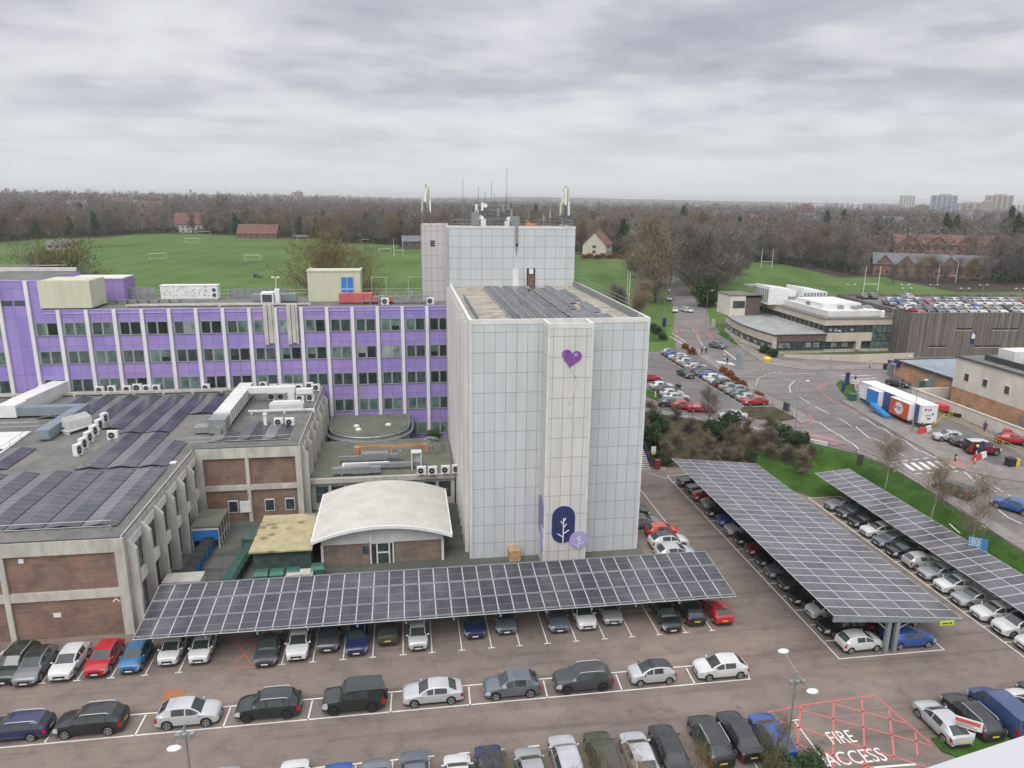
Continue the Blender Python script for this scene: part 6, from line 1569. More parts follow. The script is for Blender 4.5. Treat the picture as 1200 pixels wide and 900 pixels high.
# the woods beyond, one mass
import numpy as np
def woodland(name, n, seed, rmin, rmax, tri, size, mname, hfun, clip, squash=1.0):
    rs = np.random.RandomState(seed); V = []; 
    C = []
    while len(C) < n:
        r_ = math.sqrt(rs.uniform(rmin**2, rmax**2)) if rmax < 1600 else rmin*(rmax/rmin)**rs.uniform(0,1)
        a = rs.uniform(R(-34), R(48)); x, y = r_*math.sin(a), r_*math.cos(a)
        if not clip(x, y): continue
        C.append((x, y, terr(x, y), hfun(rs)))
    C = np.array(C)
    N_ = len(C); th = rs.uniform(0, 2*np.pi, (N_, tri)); u = rs.uniform(0, 1, (N_, tri)); zz_ = rs.beta(2.2, 1.6, (N_, tri))
    hh = C[:,3:4]; rad = hh*.36*np.sin(np.pi*np.clip(zz_*.85+.13,0,1))**.7*np.sqrt(u)
    P = np.stack([C[:,0:1]+rad*np.cos(th), C[:,1:2]+rad*np.sin(th), C[:,2:3]+hh*(.08+.92*zz_)], -1)
    d1 = rs.normal(0, 1, P.shape)*size; d2 = rs.normal(0, 1, P.shape)*size; d1[...,2] = np.abs(d1[...,2])*1.2
    T = np.stack([P, P+d1, P+d2*.55], 2).reshape(-1, 3)
    me = bpy.data.meshes.new(name); nf = len(T)//3
    me.vertices.add(len(T)); me.vertices.foreach_set('co', T.astype(np.float32).ravel())
    me.loops.add(len(T)); me.loops.foreach_set('vertex_index', np.arange(len(T), dtype=np.int32))
    me.polygons.add(nf); me.polygons.foreach_set('loop_start', np.arange(0, len(T), 3, dtype=np.int32)); me.polygons.foreach_set('loop_total', np.full(nf, 3, np.int32))
    me.materials.append(MATS[mname]); me.update(); me.validate()
    o = bpy.data.objects.new(name, me); col.objects.link(o); o['kind'] = 'stuff'; return o
def beyond(x, y, d=36):
    if hole(x, y) or near_road(x, y, 9): return False
    # distance beyond the edge
    xs = [p[0] for p in WE]; ys = [p[1] for p in WE]
    return y > interp(x, xs, ys)+d
woodland('bare_woodland', 2300, 1, 300, 1250, 190, .75, 'brown twigs', lambda r: 7+17*r.beta(2.5,2.2), beyond)
woodland('grey_woodland', 1500, 2, 300, 1300, 170, .8, 'grey twigs', lambda r: 7+18*r.beta(2.5,2.2), beyond)
woodland('evergreen_woodland', 260, 3, 350, 2200, 260, .8, 'evergreen leaves', lambda r: 9+15*r.beta(1.8,2.5), lambda x, y: beyond(x, y, 45))
woodland('distant_woodland', 5200, 4, 1200, 6500, 46, 2.3, 'grey twigs', lambda r: 5+24*r.beta(1.6,3.0), lambda x, y: True)
woodland('undergrowth', 1500, 5, 250, 760, 60, .55, 'shrub leaves', lambda r: r.uniform(2.0,5.0), lambda x, y: beyond(x, y, 2) and not beyond(x, y, 26))
m = MB(); hp_ = [(-2600,7600),(-900,7400),(200,7300),(1300,7000),(2600,6900),(4200,6600),(6000,6200)]
hh_ = [70,38,58,92,70,44,40]
vs_ = []; 
for i in range(61):
    t_ = i/60*(len(hp_)-1); k = min(len(hp_)-2, int(t_)); f_ = t_-k; f_ = f_*f_*(3-2*f_)
    x = hp_[k][0]+(hp_[k+1][0]-hp_[k][0])*f_; y = hp_[k][1]+(hp_[k+1][1]-hp_[k][1])*f_; h = (hh_[k]+(hh_[k+1]-hh_[k])*f_)*(.55+.03*math.sin(i*1.7))
    vs_ += [(x,y-900,8),(x,y,h),(x*1.1,y+900,8)]
m.add(vs_, [f for i in range(60) for f in ((3*i,3*i+3,3*i+4,3*i+1),(3*i+1,3*i+4,3*i+5,3*i+2))], 0, True)
o = m.build('far_hills', MATS['woodland floor']); o['kind'] = 'structure'
# --- embankment shrubs
sh = [leaf_mass(100+i, 1.9, 1.7, 2.6, 2600, .22, 11).mesh('foliage', MATS['shrub leaves']) for i in range(3)]
shd = [bare_tree(110+i, 3.2, 1.3, .018, 1800, 2, .07, .05, .7) for i in range(2)]
shdm = [(a.mesh('stem', MATS['dark bark']), b.mesh('twigs', MATS['dry shrub'])) for a, b in shd]
def shrub(loc, k, s, label, group, dry=False, sz=None):
    o = bpy.data.objects.new('shrub', None); col.objects.link(o); o.location = loc; o.rotation_euler.z = rv.uniform(0,6); o.scale = (s*1.1,s*1.1,sz or s*.92); tag(o, label, 'shrub', group)
    if dry:
        for n_, me in zip(('stem','twigs'), shdm[k % 2]):
            c = bpy.data.objects.new(n_, me); col.objects.link(c); c.parent = o
    else:
        c = bpy.data.objects.new('foliage', sh[k % 3]); col.objects.link(c); c.parent = o
EB = [((36.2,98.5),1.3,0),((36.5,101),1.5,0),((37.5,96),1.2,1),((38.5,104),1.4,0),((40,99),1.1,1),((41,95),.9,1),((43,102),1.1,1),((44,97),1.2,1),((46.5,99.5),1.5,0),((48,97),1.3,1),((49.5,101),1.3,0),((46,95),1.0,1),((50.5,95),1.2,1),((51,98),1.0,1),((52.5,94),1.4,1),((53.5,97.0),1.3,1),((55.0,94.5),1.3,0),((56.2,92.6),1.1,0),((53,90.5),1.3,1),((54.3,88.2),1.2,1),((51.5,92.3),1.1,1),((36.6,94.6),.9,0),((39.2,108),1.2,1),((44.5,94.3),.8,1),((55.2,90.2),.9,1),((42.5,106),1.0,1),((35.6,96.0),.8,0),((47.5,93.8),.9,1),((49.3,93.4),.8,0),((56.4,89.6),.8,1)]
for i, ((x,y),s,dry) in enumerate(EB):
    s *= .82
    shrub((x,y,terr(x,y)-.1), i, s, 'dry brown shrub on the bank above the wide solar canopy' if dry else 'dark green shrub on the bank above the wide solar canopy', 'dry shrubs on the bank' if dry else 'green shrubs on the bank', bool(dry))
p = on(831,500); a_, b_ = bare_tree(131, 5.2, .8, .02, 1400, 2, .07, .3, .8); plant('bare_tree', (a_.mesh('trunk', MATS['dark bark']), b_.mesh('crown', MATS['grey twigs'])), p, 1.15, 0, 'thin young bare tree by the lower road to the upper car park', 'tree')
# birches on the grass bank
for i, (px, py, h) in enumerate(((1037,572,6.6),(1091,608,6.2),(1139,638,6.8))):
    p = on(px, py, 1.5); a_, b_ = bare_tree(140+i, h*1.12, .8, .011, 4200, 3, .085, .24, .6, 1.5)
    plant('birch_tree', (a_.mesh('trunk', MATS['birch bark']), b_.mesh('crown', MATS['tan twigs'])), p, 1.0, 0, 'pale barked bare birch on the grass bank, '+('furthest from us','middle of three','nearest us, by the blue sign')[i], 'tree', 'birches on the grass bank')
# bare bushes at the bottom edge
for i, (x, y, h, mm_) in enumerate(((4.6,35.2,6.2,'olive twigs'),(10.6,34.8,6.0,'olive twigs'),(12.6,35.4,5.0,'tan twigs'),(-16.2,35.6,5.2,'olive twigs'),(17.6,35.0,4.8,'olive twigs'),(22.8,36.3,5.2,'olive twigs'),(-1.5,34.4,5.2,'olive twigs'),(-8.5,34.2,4.8,'olive twigs'))):
    a_, b_ = bare_tree(150+i, h, .85, .010, 1500, 3, .08, .1, .6)
    plant('bare_tree', (a_.mesh('trunk', MATS['dark bark']), b_.mesh('crown', MATS[mm_])), (x,y,0), 1, 0, 'leafless twiggy tree at the bottom edge among the parked cars, %s from the left' % ordn[sorted((4.6,10.6,12.6,-16.2,17.6,22.8,-1.5,-8.5)).index(x)], 'tree', 'twiggy trees along the bottom edge')
shrub((23.6,37.0,0), 0, .85, 'round green shrub at the bottom beside the blue car', None); shrub((26.0,36.9,0), 1, .7, 'small green shrub at the bottom by the lamp post', None)
for i in range(9):
    p = on(1046+15*i, 333-(i%3)*2, 3.5); plant('bare_tree', far_trees[(i*3+1) % 8], p, .5+.06*(i % 4), i, 'bare tree standing in front of the terraced brick block', 'tree', 'bare trees in front of the terraced block')
# copper hedge along the upper car park
hg = [leaf_mass(160+i, 2.3, .75, 1.35, 1500, .17, 14).mesh('foliage', MATS['copper hedge']) for i in range(2)]
HL = [(803,409,805,1),(811,415,0,1),(848,437,0,1),(855,443,0,1),(862,449,0,1),(869,455,0,1),(889,467,0,1)]
for i, (px, py, _, _) in enumerate(HL):
    p = at(px, py, 3); o = bpy.data.objects.new('hedge', None); col.objects.link(o); o.location = p; o.rotation_euler.z = R(92)
    tag(o, 'clipped copper brown hedge beside the upper car park, %s section from the far end' % ordn[i], 'hedge', 'copper hedges by the upper car park')
    c = bpy.data.objects.new('foliage', hg[i % 2]); col.objects.link(c); c.parent = o
for i, (px, py, s) in enumerate(((880,400,.7),(893,408,.75),(905,418,.8),(872,392,.7),(862,383,.7),(895,414,.7))):
    p = at(px, py, 3); shrub((p.x,p.y,3), i, s, 'low green shrub in the bed beside the curved clinic wing', 'shrubs beside the clinic')
for i, (px, py, s) in enumerate(((770,392,.8),(776,398,.7),(763,388,.9))):
    p = at(px, py, 3); shrub((p.x,p.y,3), i, s, 'low shrub on the grass by the far end of the upper car park', 'shrubs at the end of the upper car park')
p = at(525,510,0); shrub((4.4,101.5,0), 1, 1.5, 'green shrub in the corner of the purple block and the white tower', None); shrub((3.6,97.2,3.9), 2, .6, 'small green shrub by the wire dome', None)
for i, (x, w_) in enumerate(((108,30),)):
    p = on(715,300,7.0)
    for k in range(9):
        o = bpy.data.objects.new('hedge', None); col.objects.link(o); q = on(684+7.5*k, 303, 7.0); o.location = q; o.scale = (1.25,1.6,1.9); tag(o, 'brown field hedge in front of the white gabled house, %s section from the left' % ordn[k], 'hedge', 'field hedge sections')
        c = bpy.data.objects.new('foliage', hg[k % 2]); col.objects.link(c); c.parent = o
# ============================================================ cars
def car_paint(name, c, metal=0.0, rough=0.34):
    m = bpy.data.materials.new(name+' car paint'); m.use_nodes = True; b = m.node_tree.nodes['Principled BSDF']
    t = m.node_tree; g_ = t.nodes.new('ShaderNodeNewGeometry'); n = t.nodes.new('ShaderNodeTexNoise'); n.inputs['Scale'].default_value = 0.9; n.inputs['Detail'].default_value = 4
    t.links.new(g_.outputs['Position'], n.inputs['Vector']); r = t.nodes.new('ShaderNodeValToRGB'); t.links.new(n.outputs['Fac'], r.inputs[0])
    r.color_ramp.elements[0].position = .35; r.color_ramp.elements[0].color = (*[v*.9 for v in c],1); r.color_ramp.elements[1].position = .7; r.color_ramp.elements[1].color = (*[min(1,v*1.06+.006) for v in c],1)
    t.links.new(r.outputs[0], b.inputs['Base Color'])
    b.inputs['Metallic'].default_value = metal; b.inputs['Roughness'].default_value = rough; b.inputs['Coat Weight'].default_value = .7; b.inputs['Coat Roughness'].default_value = .08
    PAINT[name] = m
PAINT = {}
for n, c, mt in (('white',(.60,.60,.59),0),('pale silver',(.50,.51,.52),.25),('silver',(.38,.39,.40),.35),('grey',(.20,.21,.225),.3),('blue grey',(.13,.155,.18),.3),('dark grey',(.065,.068,.075),.3),('black',(.013,.014,.016),0),('green black',(.014,.024,.021),.1),
    ('navy',(.017,.027,.09),.15),('blue',(.025,.085,.32),.15),('sky blue',(.035,.16,.33),.15),('red',(.40,.014,.022),0),('dark red',(.14,.012,.022),.1),('orange red',(.48,.06,.03),0),('brown',(.10,.075,.055),.2),('olive',(.05,.052,.03),.1),('van blue',(.035,.065,.15),0.0),('tan',(.30,.26,.22),.3)):
    car_paint(n, c, mt)
mat('tyre', (.014,.014,.015), .85, var=0); mat('rim', (.40,.41,.42), .3, .7, var=0); mat('dark rim', (.05,.05,.055), .35, .5, var=0); mat('car glass', (.035,.045,.045), .04, var=0, spec=.9)
mat('headlamp', (.60,.62,.64), .12, .3, var=0, spec=.9); mat('tail lamp', (.36,.012,.02), .15, var=0); mat('front plate', (.68,.68,.66), .5, var=0); mat('rear plate', (.66,.50,.06), .5, var=0); mat('trim plastic', (.02,.021,.022), .55, var=0)
SPEC = {
 # L, W, top profile (x fraction from the nose, height), cowl, roof front, roof rear, rear glass base, belt height, roof width factor, ground clearance, wheel x fractions, wheel radius, cladding, rails
 'hatchback': dict(L=4.25,W=1.80,top=[(0,.62),(.012,.80),(.045,.88),(.14,.97),(.255,1.03),(.43,1.41),(.53,1.475),(.68,1.46),(.81,1.385),(.945,1.02),(.98,.92),(1,.60)],g=(.255,.43,.81,.945),belt=.965,rw=.76,gc=.20,wh=(.195,.81),wr=.32),
 'supermini': dict(L=3.65,W=1.66,top=[(0,.62),(.014,.82),(.05,.91),(.14,1.0),(.23,1.05),(.41,1.43),(.54,1.50),(.70,1.47),(.85,1.385),(.96,1.03),(.985,.92),(1,.60)],g=(.23,.41,.85,.96),belt=.985,rw=.77,gc=.19,wh=(.18,.83),wr=.30),
 'crossover': dict(L=4.35,W=1.83,top=[(0,.62),(.015,.78),(.05,.88),(.15,1.00),(.265,1.07),(.42,1.52),(.52,1.60),(.68,1.59),(.82,1.51),(.945,1.12),(.98,1.0),(1,.66)],g=(.265,.42,.82,.945),belt=1.03,rw=.75,gc=.26,wh=(.19,.80),wr=.36,clad=1),
 'suv': dict(L=4.6,W=1.88,top=[(0,.66),(.012,.84),(.045,.95),(.14,1.06),(.26,1.12),(.39,1.58),(.48,1.67),(.70,1.67),(.86,1.585),(.95,1.18),(.985,1.04),(1,.68)],g=(.26,.39,.86,.95),belt=1.08,rw=.77,gc=.28,wh=(.185,.80),wr=.37,clad=1,rails=1),
 'saloon': dict(L=4.55,W=1.82,top=[(0,.60),(.012,.76),(.045,.83),(.14,.91),(.265,.98),(.42,1.38),(.51,1.44),(.64,1.42),(.76,1.33),(.88,1.02),(.965,.96),(.99,.88),(1,.58)],g=(.265,.42,.76,.885),belt=.935,rw=.73,gc=.18,wh=(.185,.79),wr=.33),
 'estate': dict(L=4.6,W=1.82,top=[(0,.60),(.012,.77),(.045,.85),(.14,.93),(.26,.99),(.405,1.41),(.50,1.47),(.72,1.45),(.90,1.36),(.97,.98),(.99,.86),(1,.58)],g=(.26,.405,.90,.97),belt=.945,rw=.75,gc=.19,wh=(.185,.78),wr=.33,rails=1),
 'off-roader': dict(L=4.55,W=1.95,top=[(0,.72),(.008,1.0),(.03,1.10),(.15,1.16),(.275,1.19),(.34,1.74),(.40,1.90),(.60,1.95),(.955,1.93),(.985,1.22),(.995,1.05),(1,.72)],g=(.275,.345,.956,.986),belt=1.20,rw=.86,gc=.32,wh=(.18,.80),wr=.40,clad=1),
 'van': dict(L=5.2,W=1.98,top=[(0,.66),(.012,.86),(.04,1.0),(.10,1.12),(.17,1.20),(.30,1.82),(.36,1.95),(.60,1.99),(.965,1.96),(.985,1.35),(.995,1.1),(1,.66)],g=(.17,.30,.966,.986),belt=1.18,rw=.84,gc=.26,wh=(.17,.80),wr=.34,van=1),
}
def lerp_prof(pr, f):
    for (a, za), (b, zb) in zip(pr, pr[1:]):
        if f <= b: return za+(zb-za)*(f-a)/max(1e-6, b-a)
    return pr[-1][1]
def car_geo(spec):
    L, W = spec['L'], spec['W']; c0, c1, c2, c3 = spec['g']; h = W/2
    van = spec.get('van')
    third = spec.get('rails') or spec['L'] > 4.62 or van is None and spec['top'][-4][0] > .98
    sgl = [(c0+.045, c0+.235), (c0+.255, c2-.10 if third else min(c2+.02, c0+.46)), (c2-.08, c2+.035)] if not van else [(c0+.03, c0+.2)]
    if not van and not third: sgl = sgl[:2]
    sgl = [(a, b) for a, b in sgl if b-a > .03]
    st = {0,.006,.015,.03,.06,.1,.16,c0,c1,c2,c3,.98,.993,1.0}|{i/22 for i in range(23)}
    for a, b in sgl: st |= {a, b}
    for w_ in spec['wh']:
        ar = (spec['wr']+.06)/L
        for k in range(-4,5): st.add(w_+ar*math.sin(k*math.pi/8))
    st = sorted(st); xs = [st[0]]
    keep = {c0,c1,c2,c3,1.0}|{q for ab in sgl for q in ab}
    for s in st[1:]:
        if s-xs[-1] > .0045 or s in keep: xs.append(s)
    def ring(f):
        top = lerp_prof(spec['top'], f)
        pl = min(1, .78+.22*min(1,(f/.11))**.55) if f < .11 else (min(1, .86+.14*((1-f)/.10)**.6) if f > .90 else 1.0)
        w = h*pl
        zs = spec['gc']+.10*max(0,(.06-f)/.06)+.12*max(0,(f-.95)/.05)
        for wx in spec['wh']:
            ar = (spec['wr']+.06); dx = abs(f-wx)*L
            if dx < ar*.999: zs = max(zs, spec['wr']-.01+math.sqrt(ar*ar-dx*dx))
        b = spec['belt']+.05*max(0,(f-.35))
        cab = sm(c0-.02, c0+.06, f)*(1-sm(c3-.03, c3+.02, f))
        b = min(b, top-.055)
        wr_ = w*((.90)*(1-cab)+spec['rw']*cab); 
        hgt = max(.02, top-b)
        edge = top-.045
        zs = min(zs, b-.12)
        m1 = max(zs+.04, .34); m1 = min(m1, b-.09); m2 = max(m1+.03, min(b-.05, .64+.1*(spec['belt']-.93)))
        sh_ = w*.972
        P = [(w*.88, zs), (w*.985, zs+.03 if zs > .45 else max(zs+.03, m1)), (w*1.0, m2), (sh_, b)]
        for t in (.07, .91): P.append((sh_+(wr_-sh_)*t, b+(edge-b)*t))
        P += [(wr_, edge), (wr_*.90, top-.012), (wr_*.45, top+.008), (0, top+.014)]
        return P
    return xs, ring, sgl
def build_car(kind, simple=False):
    """meshes of one kind of car; nose towards +X"""
    spec = SPEC[kind]; L, W = spec['L'], spec['W']; c0, c1, c2, c3 = spec['g']
    xs, ring, sgl = car_geo(spec); rings = [ring(f) for f in xs]; n = len(rings[0])
    body = MB(); roof = MB(); glass = {}
    def X(f): return L/2-f*L
    for i in range(len(xs)-1):
        f = (xs[i]+xs[i+1])/2
        for sgn in (1,-1):
            for j in range(n-1):
                a, b = rings[i], rings[i+1]
                q = [(X(xs[i]), sgn*a[j][0], a[j][1]), (X(xs[i+1]), sgn*b[j][0], b[j][1]), (X(xs[i+1]), sgn*b[j+1][0], b[j+1][1]), (X(xs[i]), sgn*a[j+1][0], a[j+1][1])]
                if sgn > 0: q.reverse()
                key = None
                if j == 4:
                    for k, (u, v) in enumerate(sgl):
                        if u <= f <= v: key = ('side_window', sgn, k)
                if j >= 7:
                    if c0 < f < c1: key = ('windscreen',)
                    if c2 < f < c3: key = ('rear_window',)
                    if key is None and c1 < f < c2: key = ('roof',)
                if key is None: body.add(q, [(0,1,2,3)], 1 if j == 0 else 0, True)
                elif key[0] == 'roof': roof.add(q, [(0,1,2,3)], 0, True)
                else: glass.setdefault(key, MB()).add(q, [(0,1,2,3)], 0, True)
    for e, f in ((0,0),(-1,1)):
        r_ = rings[e]; pts = [(X(f), y, z) for y, z in r_]+[(X(f), -y, z) for y, z in reversed(r_[:-1])]
        N_ = len(pts); body.add(pts, [tuple(range(N_)) if f == 0 else tuple(reversed(range(N_)))], 0)
    # dark underbody so the arches read as openings
    body.box(-L/2+.12, L/2-.12, -W*.36, W*.36, spec['gc']-.02, spec['gc']+.42, 1)
    for wx in spec['wh']: body.box(X(wx)-spec['wr']-.05, X(wx)+spec['wr']+.05, -W*.40, W*.40, .25, spec['wr']*2+.04, 1)
    def patch(f0, f1, j0, j1, sgn, d=.012, nf=4):
        """a lens lying on the body surface; j runs over ring points"""
        mb = MB(); vs_ = []
        for i in range(nf+1):
            f = f0+(f1-f0)*i/nf; r_ = ring(f)
            for jj in (j0, (j0+j1)/2, j1):
                k = min(n-2, int(jj)); t = jj-k
                y = r_[k][0]+(r_[k+1][0]-r_[k][0])*t; z = r_[k][1]+(r_[k+1][1]-r_[k][1])*t
                vs_.append((X(f)+(d if f < .5 else -d), sgn*(y+d), z+d*.3))
        fs_ = []
        for i in range(nf):
            for j in range(2):
                q = (i*3+j, (i+1)*3+j, (i+1)*3+j+1, i*3+j+1); fs_.append(q if sgn < 0 else tuple(reversed(q)))
        return mb.add(vs_, fs_, 0, True)
    parts = []
    for k, g_ in glass.items(): parts.append((k[0], g_, 'car glass'))
    parts.append(('roof', roof, 'PAINT'))
    for sgn in (1,-1):
        parts.append(('headlight', patch(.0,.095,1.65,3.02,sgn), 'headlamp'))
        parts.append(('tail_light', patch(.945,1.0,1.9,3.2,sgn), 'tail lamp'))
        m = MB(); x = X(c0+.045); b = spec['belt']; m.ball((x, sgn*(W/2+.06), b+.08), .10, 8, 5, 0, (.8,1.1,.75)); parts.append(('mirror', m, 'PAINT'))
    zf = lerp_prof(spec['top'], .004)
    m = MB(); m.box(L/2-.05, L/2+.012, -W*.24, W*.24, .43, .43+(zf-.43)*.80); parts.append(('grille', m, 'trim plastic'))
    m = MB(); m.box(L/2-.06, L/2+.010, -W*.35, W*.35, .23, .36); parts.append(('air_intake', m, 'trim plastic'))
    m = MB(); m.box(L/2+.013, L/2+.025, -.26, .26, .36, .47); parts.append(('number_plate', m, 'front plate'))
    m = MB(); m.box(-L/2-.022, -L/2-.008, -.26, .26, .56 if not van_like(kind) else .62, .67 if not van_like(kind) else .73); parts.append(('number_plate', m, 'rear plate'))
    m = MB(); m.box(-L/2-.014, -L/2+.03, -W*.36, W*.36, .28, .46); parts.append(('rear_bumper', m, 'trim plastic'))
    if spec.get('rails'):
        for sgn in (1,-1):
            m = MB(); r_ = ring((c1+c2)/2); y = r_[6][0]*.97; z = r_[6][1]+.09
            m.tube([(X(c1+.02),sgn*y,z-.07),(X(c1+.05),sgn*y,z),(X(c2-.08),sgn*y,z),(X(c2-.04),sgn*y,z-.09)], .022, 5); parts.append(('roof_rail', m, 'panel frame'))
    if kind == 'off-roader':
        m = MB(); m.tube([(-L/2-.20,.12,.92),(-L/2-.02,.12,.92)], .36, 14); parts.append(('spare_wheel', m, 'tyre'))
    wheels = []
    wr_ = spec['wr']
    tm = MB(); tm.tube([(0,-.10,0),(0,-.085,0),(0,.085,0),(0,.10,0)], wr_, 18)
    rm = MB()
    rm.cyl((0,.100,0), wr_*.70, .006, 18, 1, None, 'y')
    for k in range(5):
        a = 2*math.pi*k/5; u = Vector((math.cos(a),0,math.sin(a))); v = Vector((-math.sin(a),0,math.cos(a)))
        o_ = Vector((0,.112,0)); q = [o_-v*.05, o_+u*wr_*.68-v*.045, o_+u*wr_*.68+v*.045, o_+v*.05]
        rm.add(q+[p_+Vector((0,.008,0)) for p_ in q], [(7,6,5,4),(0,1,5,4),(1,2,6,5),(2,3,7,6),(3,0,4,7)], 0)
    rm.tube([(wr_*.69*math.cos(a), .112, wr_*.69*math.sin(a)) for a in [2*math.pi*k/18 for k in range(19)]], .018, 4, 0)
    for wx in spec['wh']:
        for sgn in (1,-1): wheels.append((X(wx), sgn*(W/2-.115), wr_, sgn))
    return dict(body=body, parts=parts, tyre=tm, rim=rm, wheels=wheels, L=L, W=W)
def van_like(k): return k in ('van','off-roader','suv')
CAR = {}
def finish(me, ang=38):
    me.set_sharp_from_angle(angle=R(ang)); return me
def weld(me):
    bm = bmesh.new(); bm.from_mesh(me); bmesh.ops.remove_doubles(bm, verts=bm.verts, dist=.0008); bmesh.ops.recalc_face_normals(bm, faces=bm.faces[:]); bm.to_mesh(me); bm.free(); return me
def proto(kind):
    if kind in CAR: return CAR[kind]
    d = build_car(kind); bd = d['body'].mesh('body', [PAINT['white'], MATS['trim plastic']]); finish(weld(bd))
    ps = []
    for nm, mb, mn in d['parts']:
        me = mb.mesh(nm, PAINT['white'] if mn == 'PAINT' else MATS[mn])
        if nm in ('windscreen','rear_window','side_window','roof'): weld(me)
        ps.append((nm, finish(me), mn))
    ty = finish(d['tyre'].mesh('wheel', MATS['tyre']), 50); ri = d['rim'].mesh('rim', [MATS['rim'], MATS['trim plastic']]); rd = d['rim'].mesh('rim', [MATS['dark rim'], MATS['trim plastic']])
    # one-piece version for the far cars
    al = MB(); ml = [PAINT['white'], MATS['trim plastic'], MATS['car glass'], MATS['tyre'], MATS['headlamp'], MATS['tail lamp'], MATS['front plate'], MATS['rear plate'], MATS['panel frame'], MATS['rim']]
    def app(mb, mi, T=None):
        o_ = len(al.v); al.v.extend([tuple(T @ Vector(v)) if T else v for v in mb.v])
        for f, m_, s_ in zip(mb.f, mb.mi, mb.sm): al.f.append(tuple(i+o_ for i in f)); al.mi.append(m_ if mi is None else mi); al.sm.append(s_)
    app(d['body'], None)
    key = {'PAINT':0,'trim plastic':1,'car glass':2,'tyre':3,'headlamp':4,'tail lamp':5,'front plate':6,'rear plate':7,'panel frame':8}
    for nm, mb, mn in d['parts']: app(mb, key[mn])
    for x, y, z, s in d['wheels']: app(d['tyre'], 3, Matrix.Translation((x,y,z)))
    for x, y, z, s in d['wheels']:
        q = MB(); q.cyl((0,.1,0), z*.62, .012, 12, 0, None, 'y'); app(q, 9, Matrix.Translation((x,y,z)) @ Matrix.Rotation(0 if s > 0 else math.pi, 4, 'Z'))
    one = finish(weld(al.mesh('car', ml)))
    CAR[kind] = dict(body=bd, parts=ps, tyre=ty, rim=ri, rimd=rd, wheels=d['wheels'], one=one, L=d['L'], W=d['W'])
    return CAR[kind]
def slot(o, m):
    o.material_slots[0].link = 'OBJECT'; o.material_slots[0].material = m
NAME = {'hatchback':'hatchback','supermini':'small hatchback','crossover':'crossover','suv':'tall estate car','saloon':'saloon','estate':'estate car','off-roader':'boxy off-roader','van':'van'}
def car(kind, paint, x, y, z, rz, label, group=None, roof=None, level=2, darkrim=False, tilt=0):
    P = proto(kind); link = col.objects.link
    nm = 'parked_van' if kind == 'van' else 'parked_car'; cat = 'van' if kind == 'van' else 'car'
    if level == 0:
        o = bpy.data.objects.new(nm, P['one']); link(o); o.location = (x,y,z); o.rotation_euler.z = rz; slot(o, PAINT[paint]); return tag(o, label, cat, group)
    t = bpy.data.objects.new(nm, None); link(t); t.location = (x,y,z); t.rotation_euler.z = rz; t.empty_display_size = .3; tag(t, label, cat, group)
    b = bpy.data.objects.new('body', P['body']); link(b); b.parent = t; slot(b, PAINT[paint])
    for pn, me, mn in P['parts']:
        o = bpy.data.objects.new(pn, me); link(o); o.parent = t
        if mn == 'PAINT': slot(o, PAINT[roof if (roof and pn in ('roof','mirror')) else paint])
        if pn == 'roof' and roof: o['label'] = roof+' roof'
    for wx, wy, wz, s in P['wheels']:
        w = bpy.data.objects.new('wheel', P['tyre']); link(w); w.parent = t; w.location = (wx,wy,wz)
        if s < 0: w.rotation_euler.z = math.pi
        r_ = bpy.data.objects.new('rim', P['rimd'] if darkrim else P['rim']); link(r_); r_.parent = w
    return t
rc = random.Random(77)
def jig(a=.02): return rc.uniform(-a, a)
def nth(i): 
    return ['first','second','third','fourth','fifth','sixth','seventh','eighth','ninth','tenth','eleventh','twelfth','thirteenth','fourteenth','fifteenth','sixteenth','seventeenth','eighteenth','nineteenth','twentieth','21st','22nd','23rd','24th','25th','26th','27th','28th'][i]
# --- middle row, parked end to end
E_, W_ = 0.0, math.pi
rowM = [('estate','navy',at(55,868).x-2.3,W_,None),('suv','black',at(104,862).x,W_,None),('crossover','pale silver',at(220,851).x,E_,None),('suv','green black',at(314,843).x,W_,None),('off-roader','green black',at(415,834).x,W_,None),
        ('saloon','pale silver',at(508,826).x,W_,None),('crossover','blue grey',at(601,817).x,W_,None),('suv','dark grey',at(684,807).x,W_,None),('supermini','pale silver',at(766,802).x,W_,'black'),('hatchback','white',at(848,796).x,W_,None)]
for i, (k, c, x, rz, rf_) in enumerate(rowM):
    car(k, c, x, 47.92+jig(.06), 0, rz+jig(.012), '%s %s%s in the middle row, %s from the left' % (c, NAME[k], ' with black roof' if rf_ else '', nth(i)), 'cars parked in the middle row', rf_, darkrim=c in ('green black','dark grey'))
# --- row in front of the brick building and under the near canopy
S_, N_ = -math.pi/2, math.pi/2
rowT = [('suv','green black',2,803,1,None),('crossover','grey',27,804,1,'black'),('hatchback','white',69,798,1,None),('hatchback','red',111,793,1,None),('supermini','sky blue',151,789,1,None),('saloon','black',183,777,1,None),('supermini','white',196,780,1,None),('supermini','white',232,778,1,None),
        ('saloon','dark grey',310,781,1,None),('hatchback','white',347,774,1,None),('crossover','dark grey',384,764,1,None),('estate','navy',417,768,1,None),('hatchback','olive',454,756,0,None),('supermini','pale silver',490,762,1,None),('saloon','navy',557,748,1,None),('saloon','blue grey',594,743,1,None),
        ('saloon','blue grey',657,741,1,None),('hatchback','white',689,738,1,None),('saloon','silver',720,732,1,None),('crossover','black',789,741,1,None),('hatchback','black',817,733,0,None),('hatchback','red',850,732,0,None)]
for i, (k, c, px, py, nose, rf_) in enumerate(rowT):
    p = at(px, py, .25); L = SPEC[k]['L']
    if px == 183: p.x = -19.75; p.y = 54.6
    car(k, c, p.x, p.y+L/2, 0, (S_ if nose else N_)+jig(), '%s %s%s in the row under the near canopy, %s from left' % (c, NAME[k], ' rear outwards' if not nose else '', nth(i)), 'cars in the row under the near canopy', rf_)
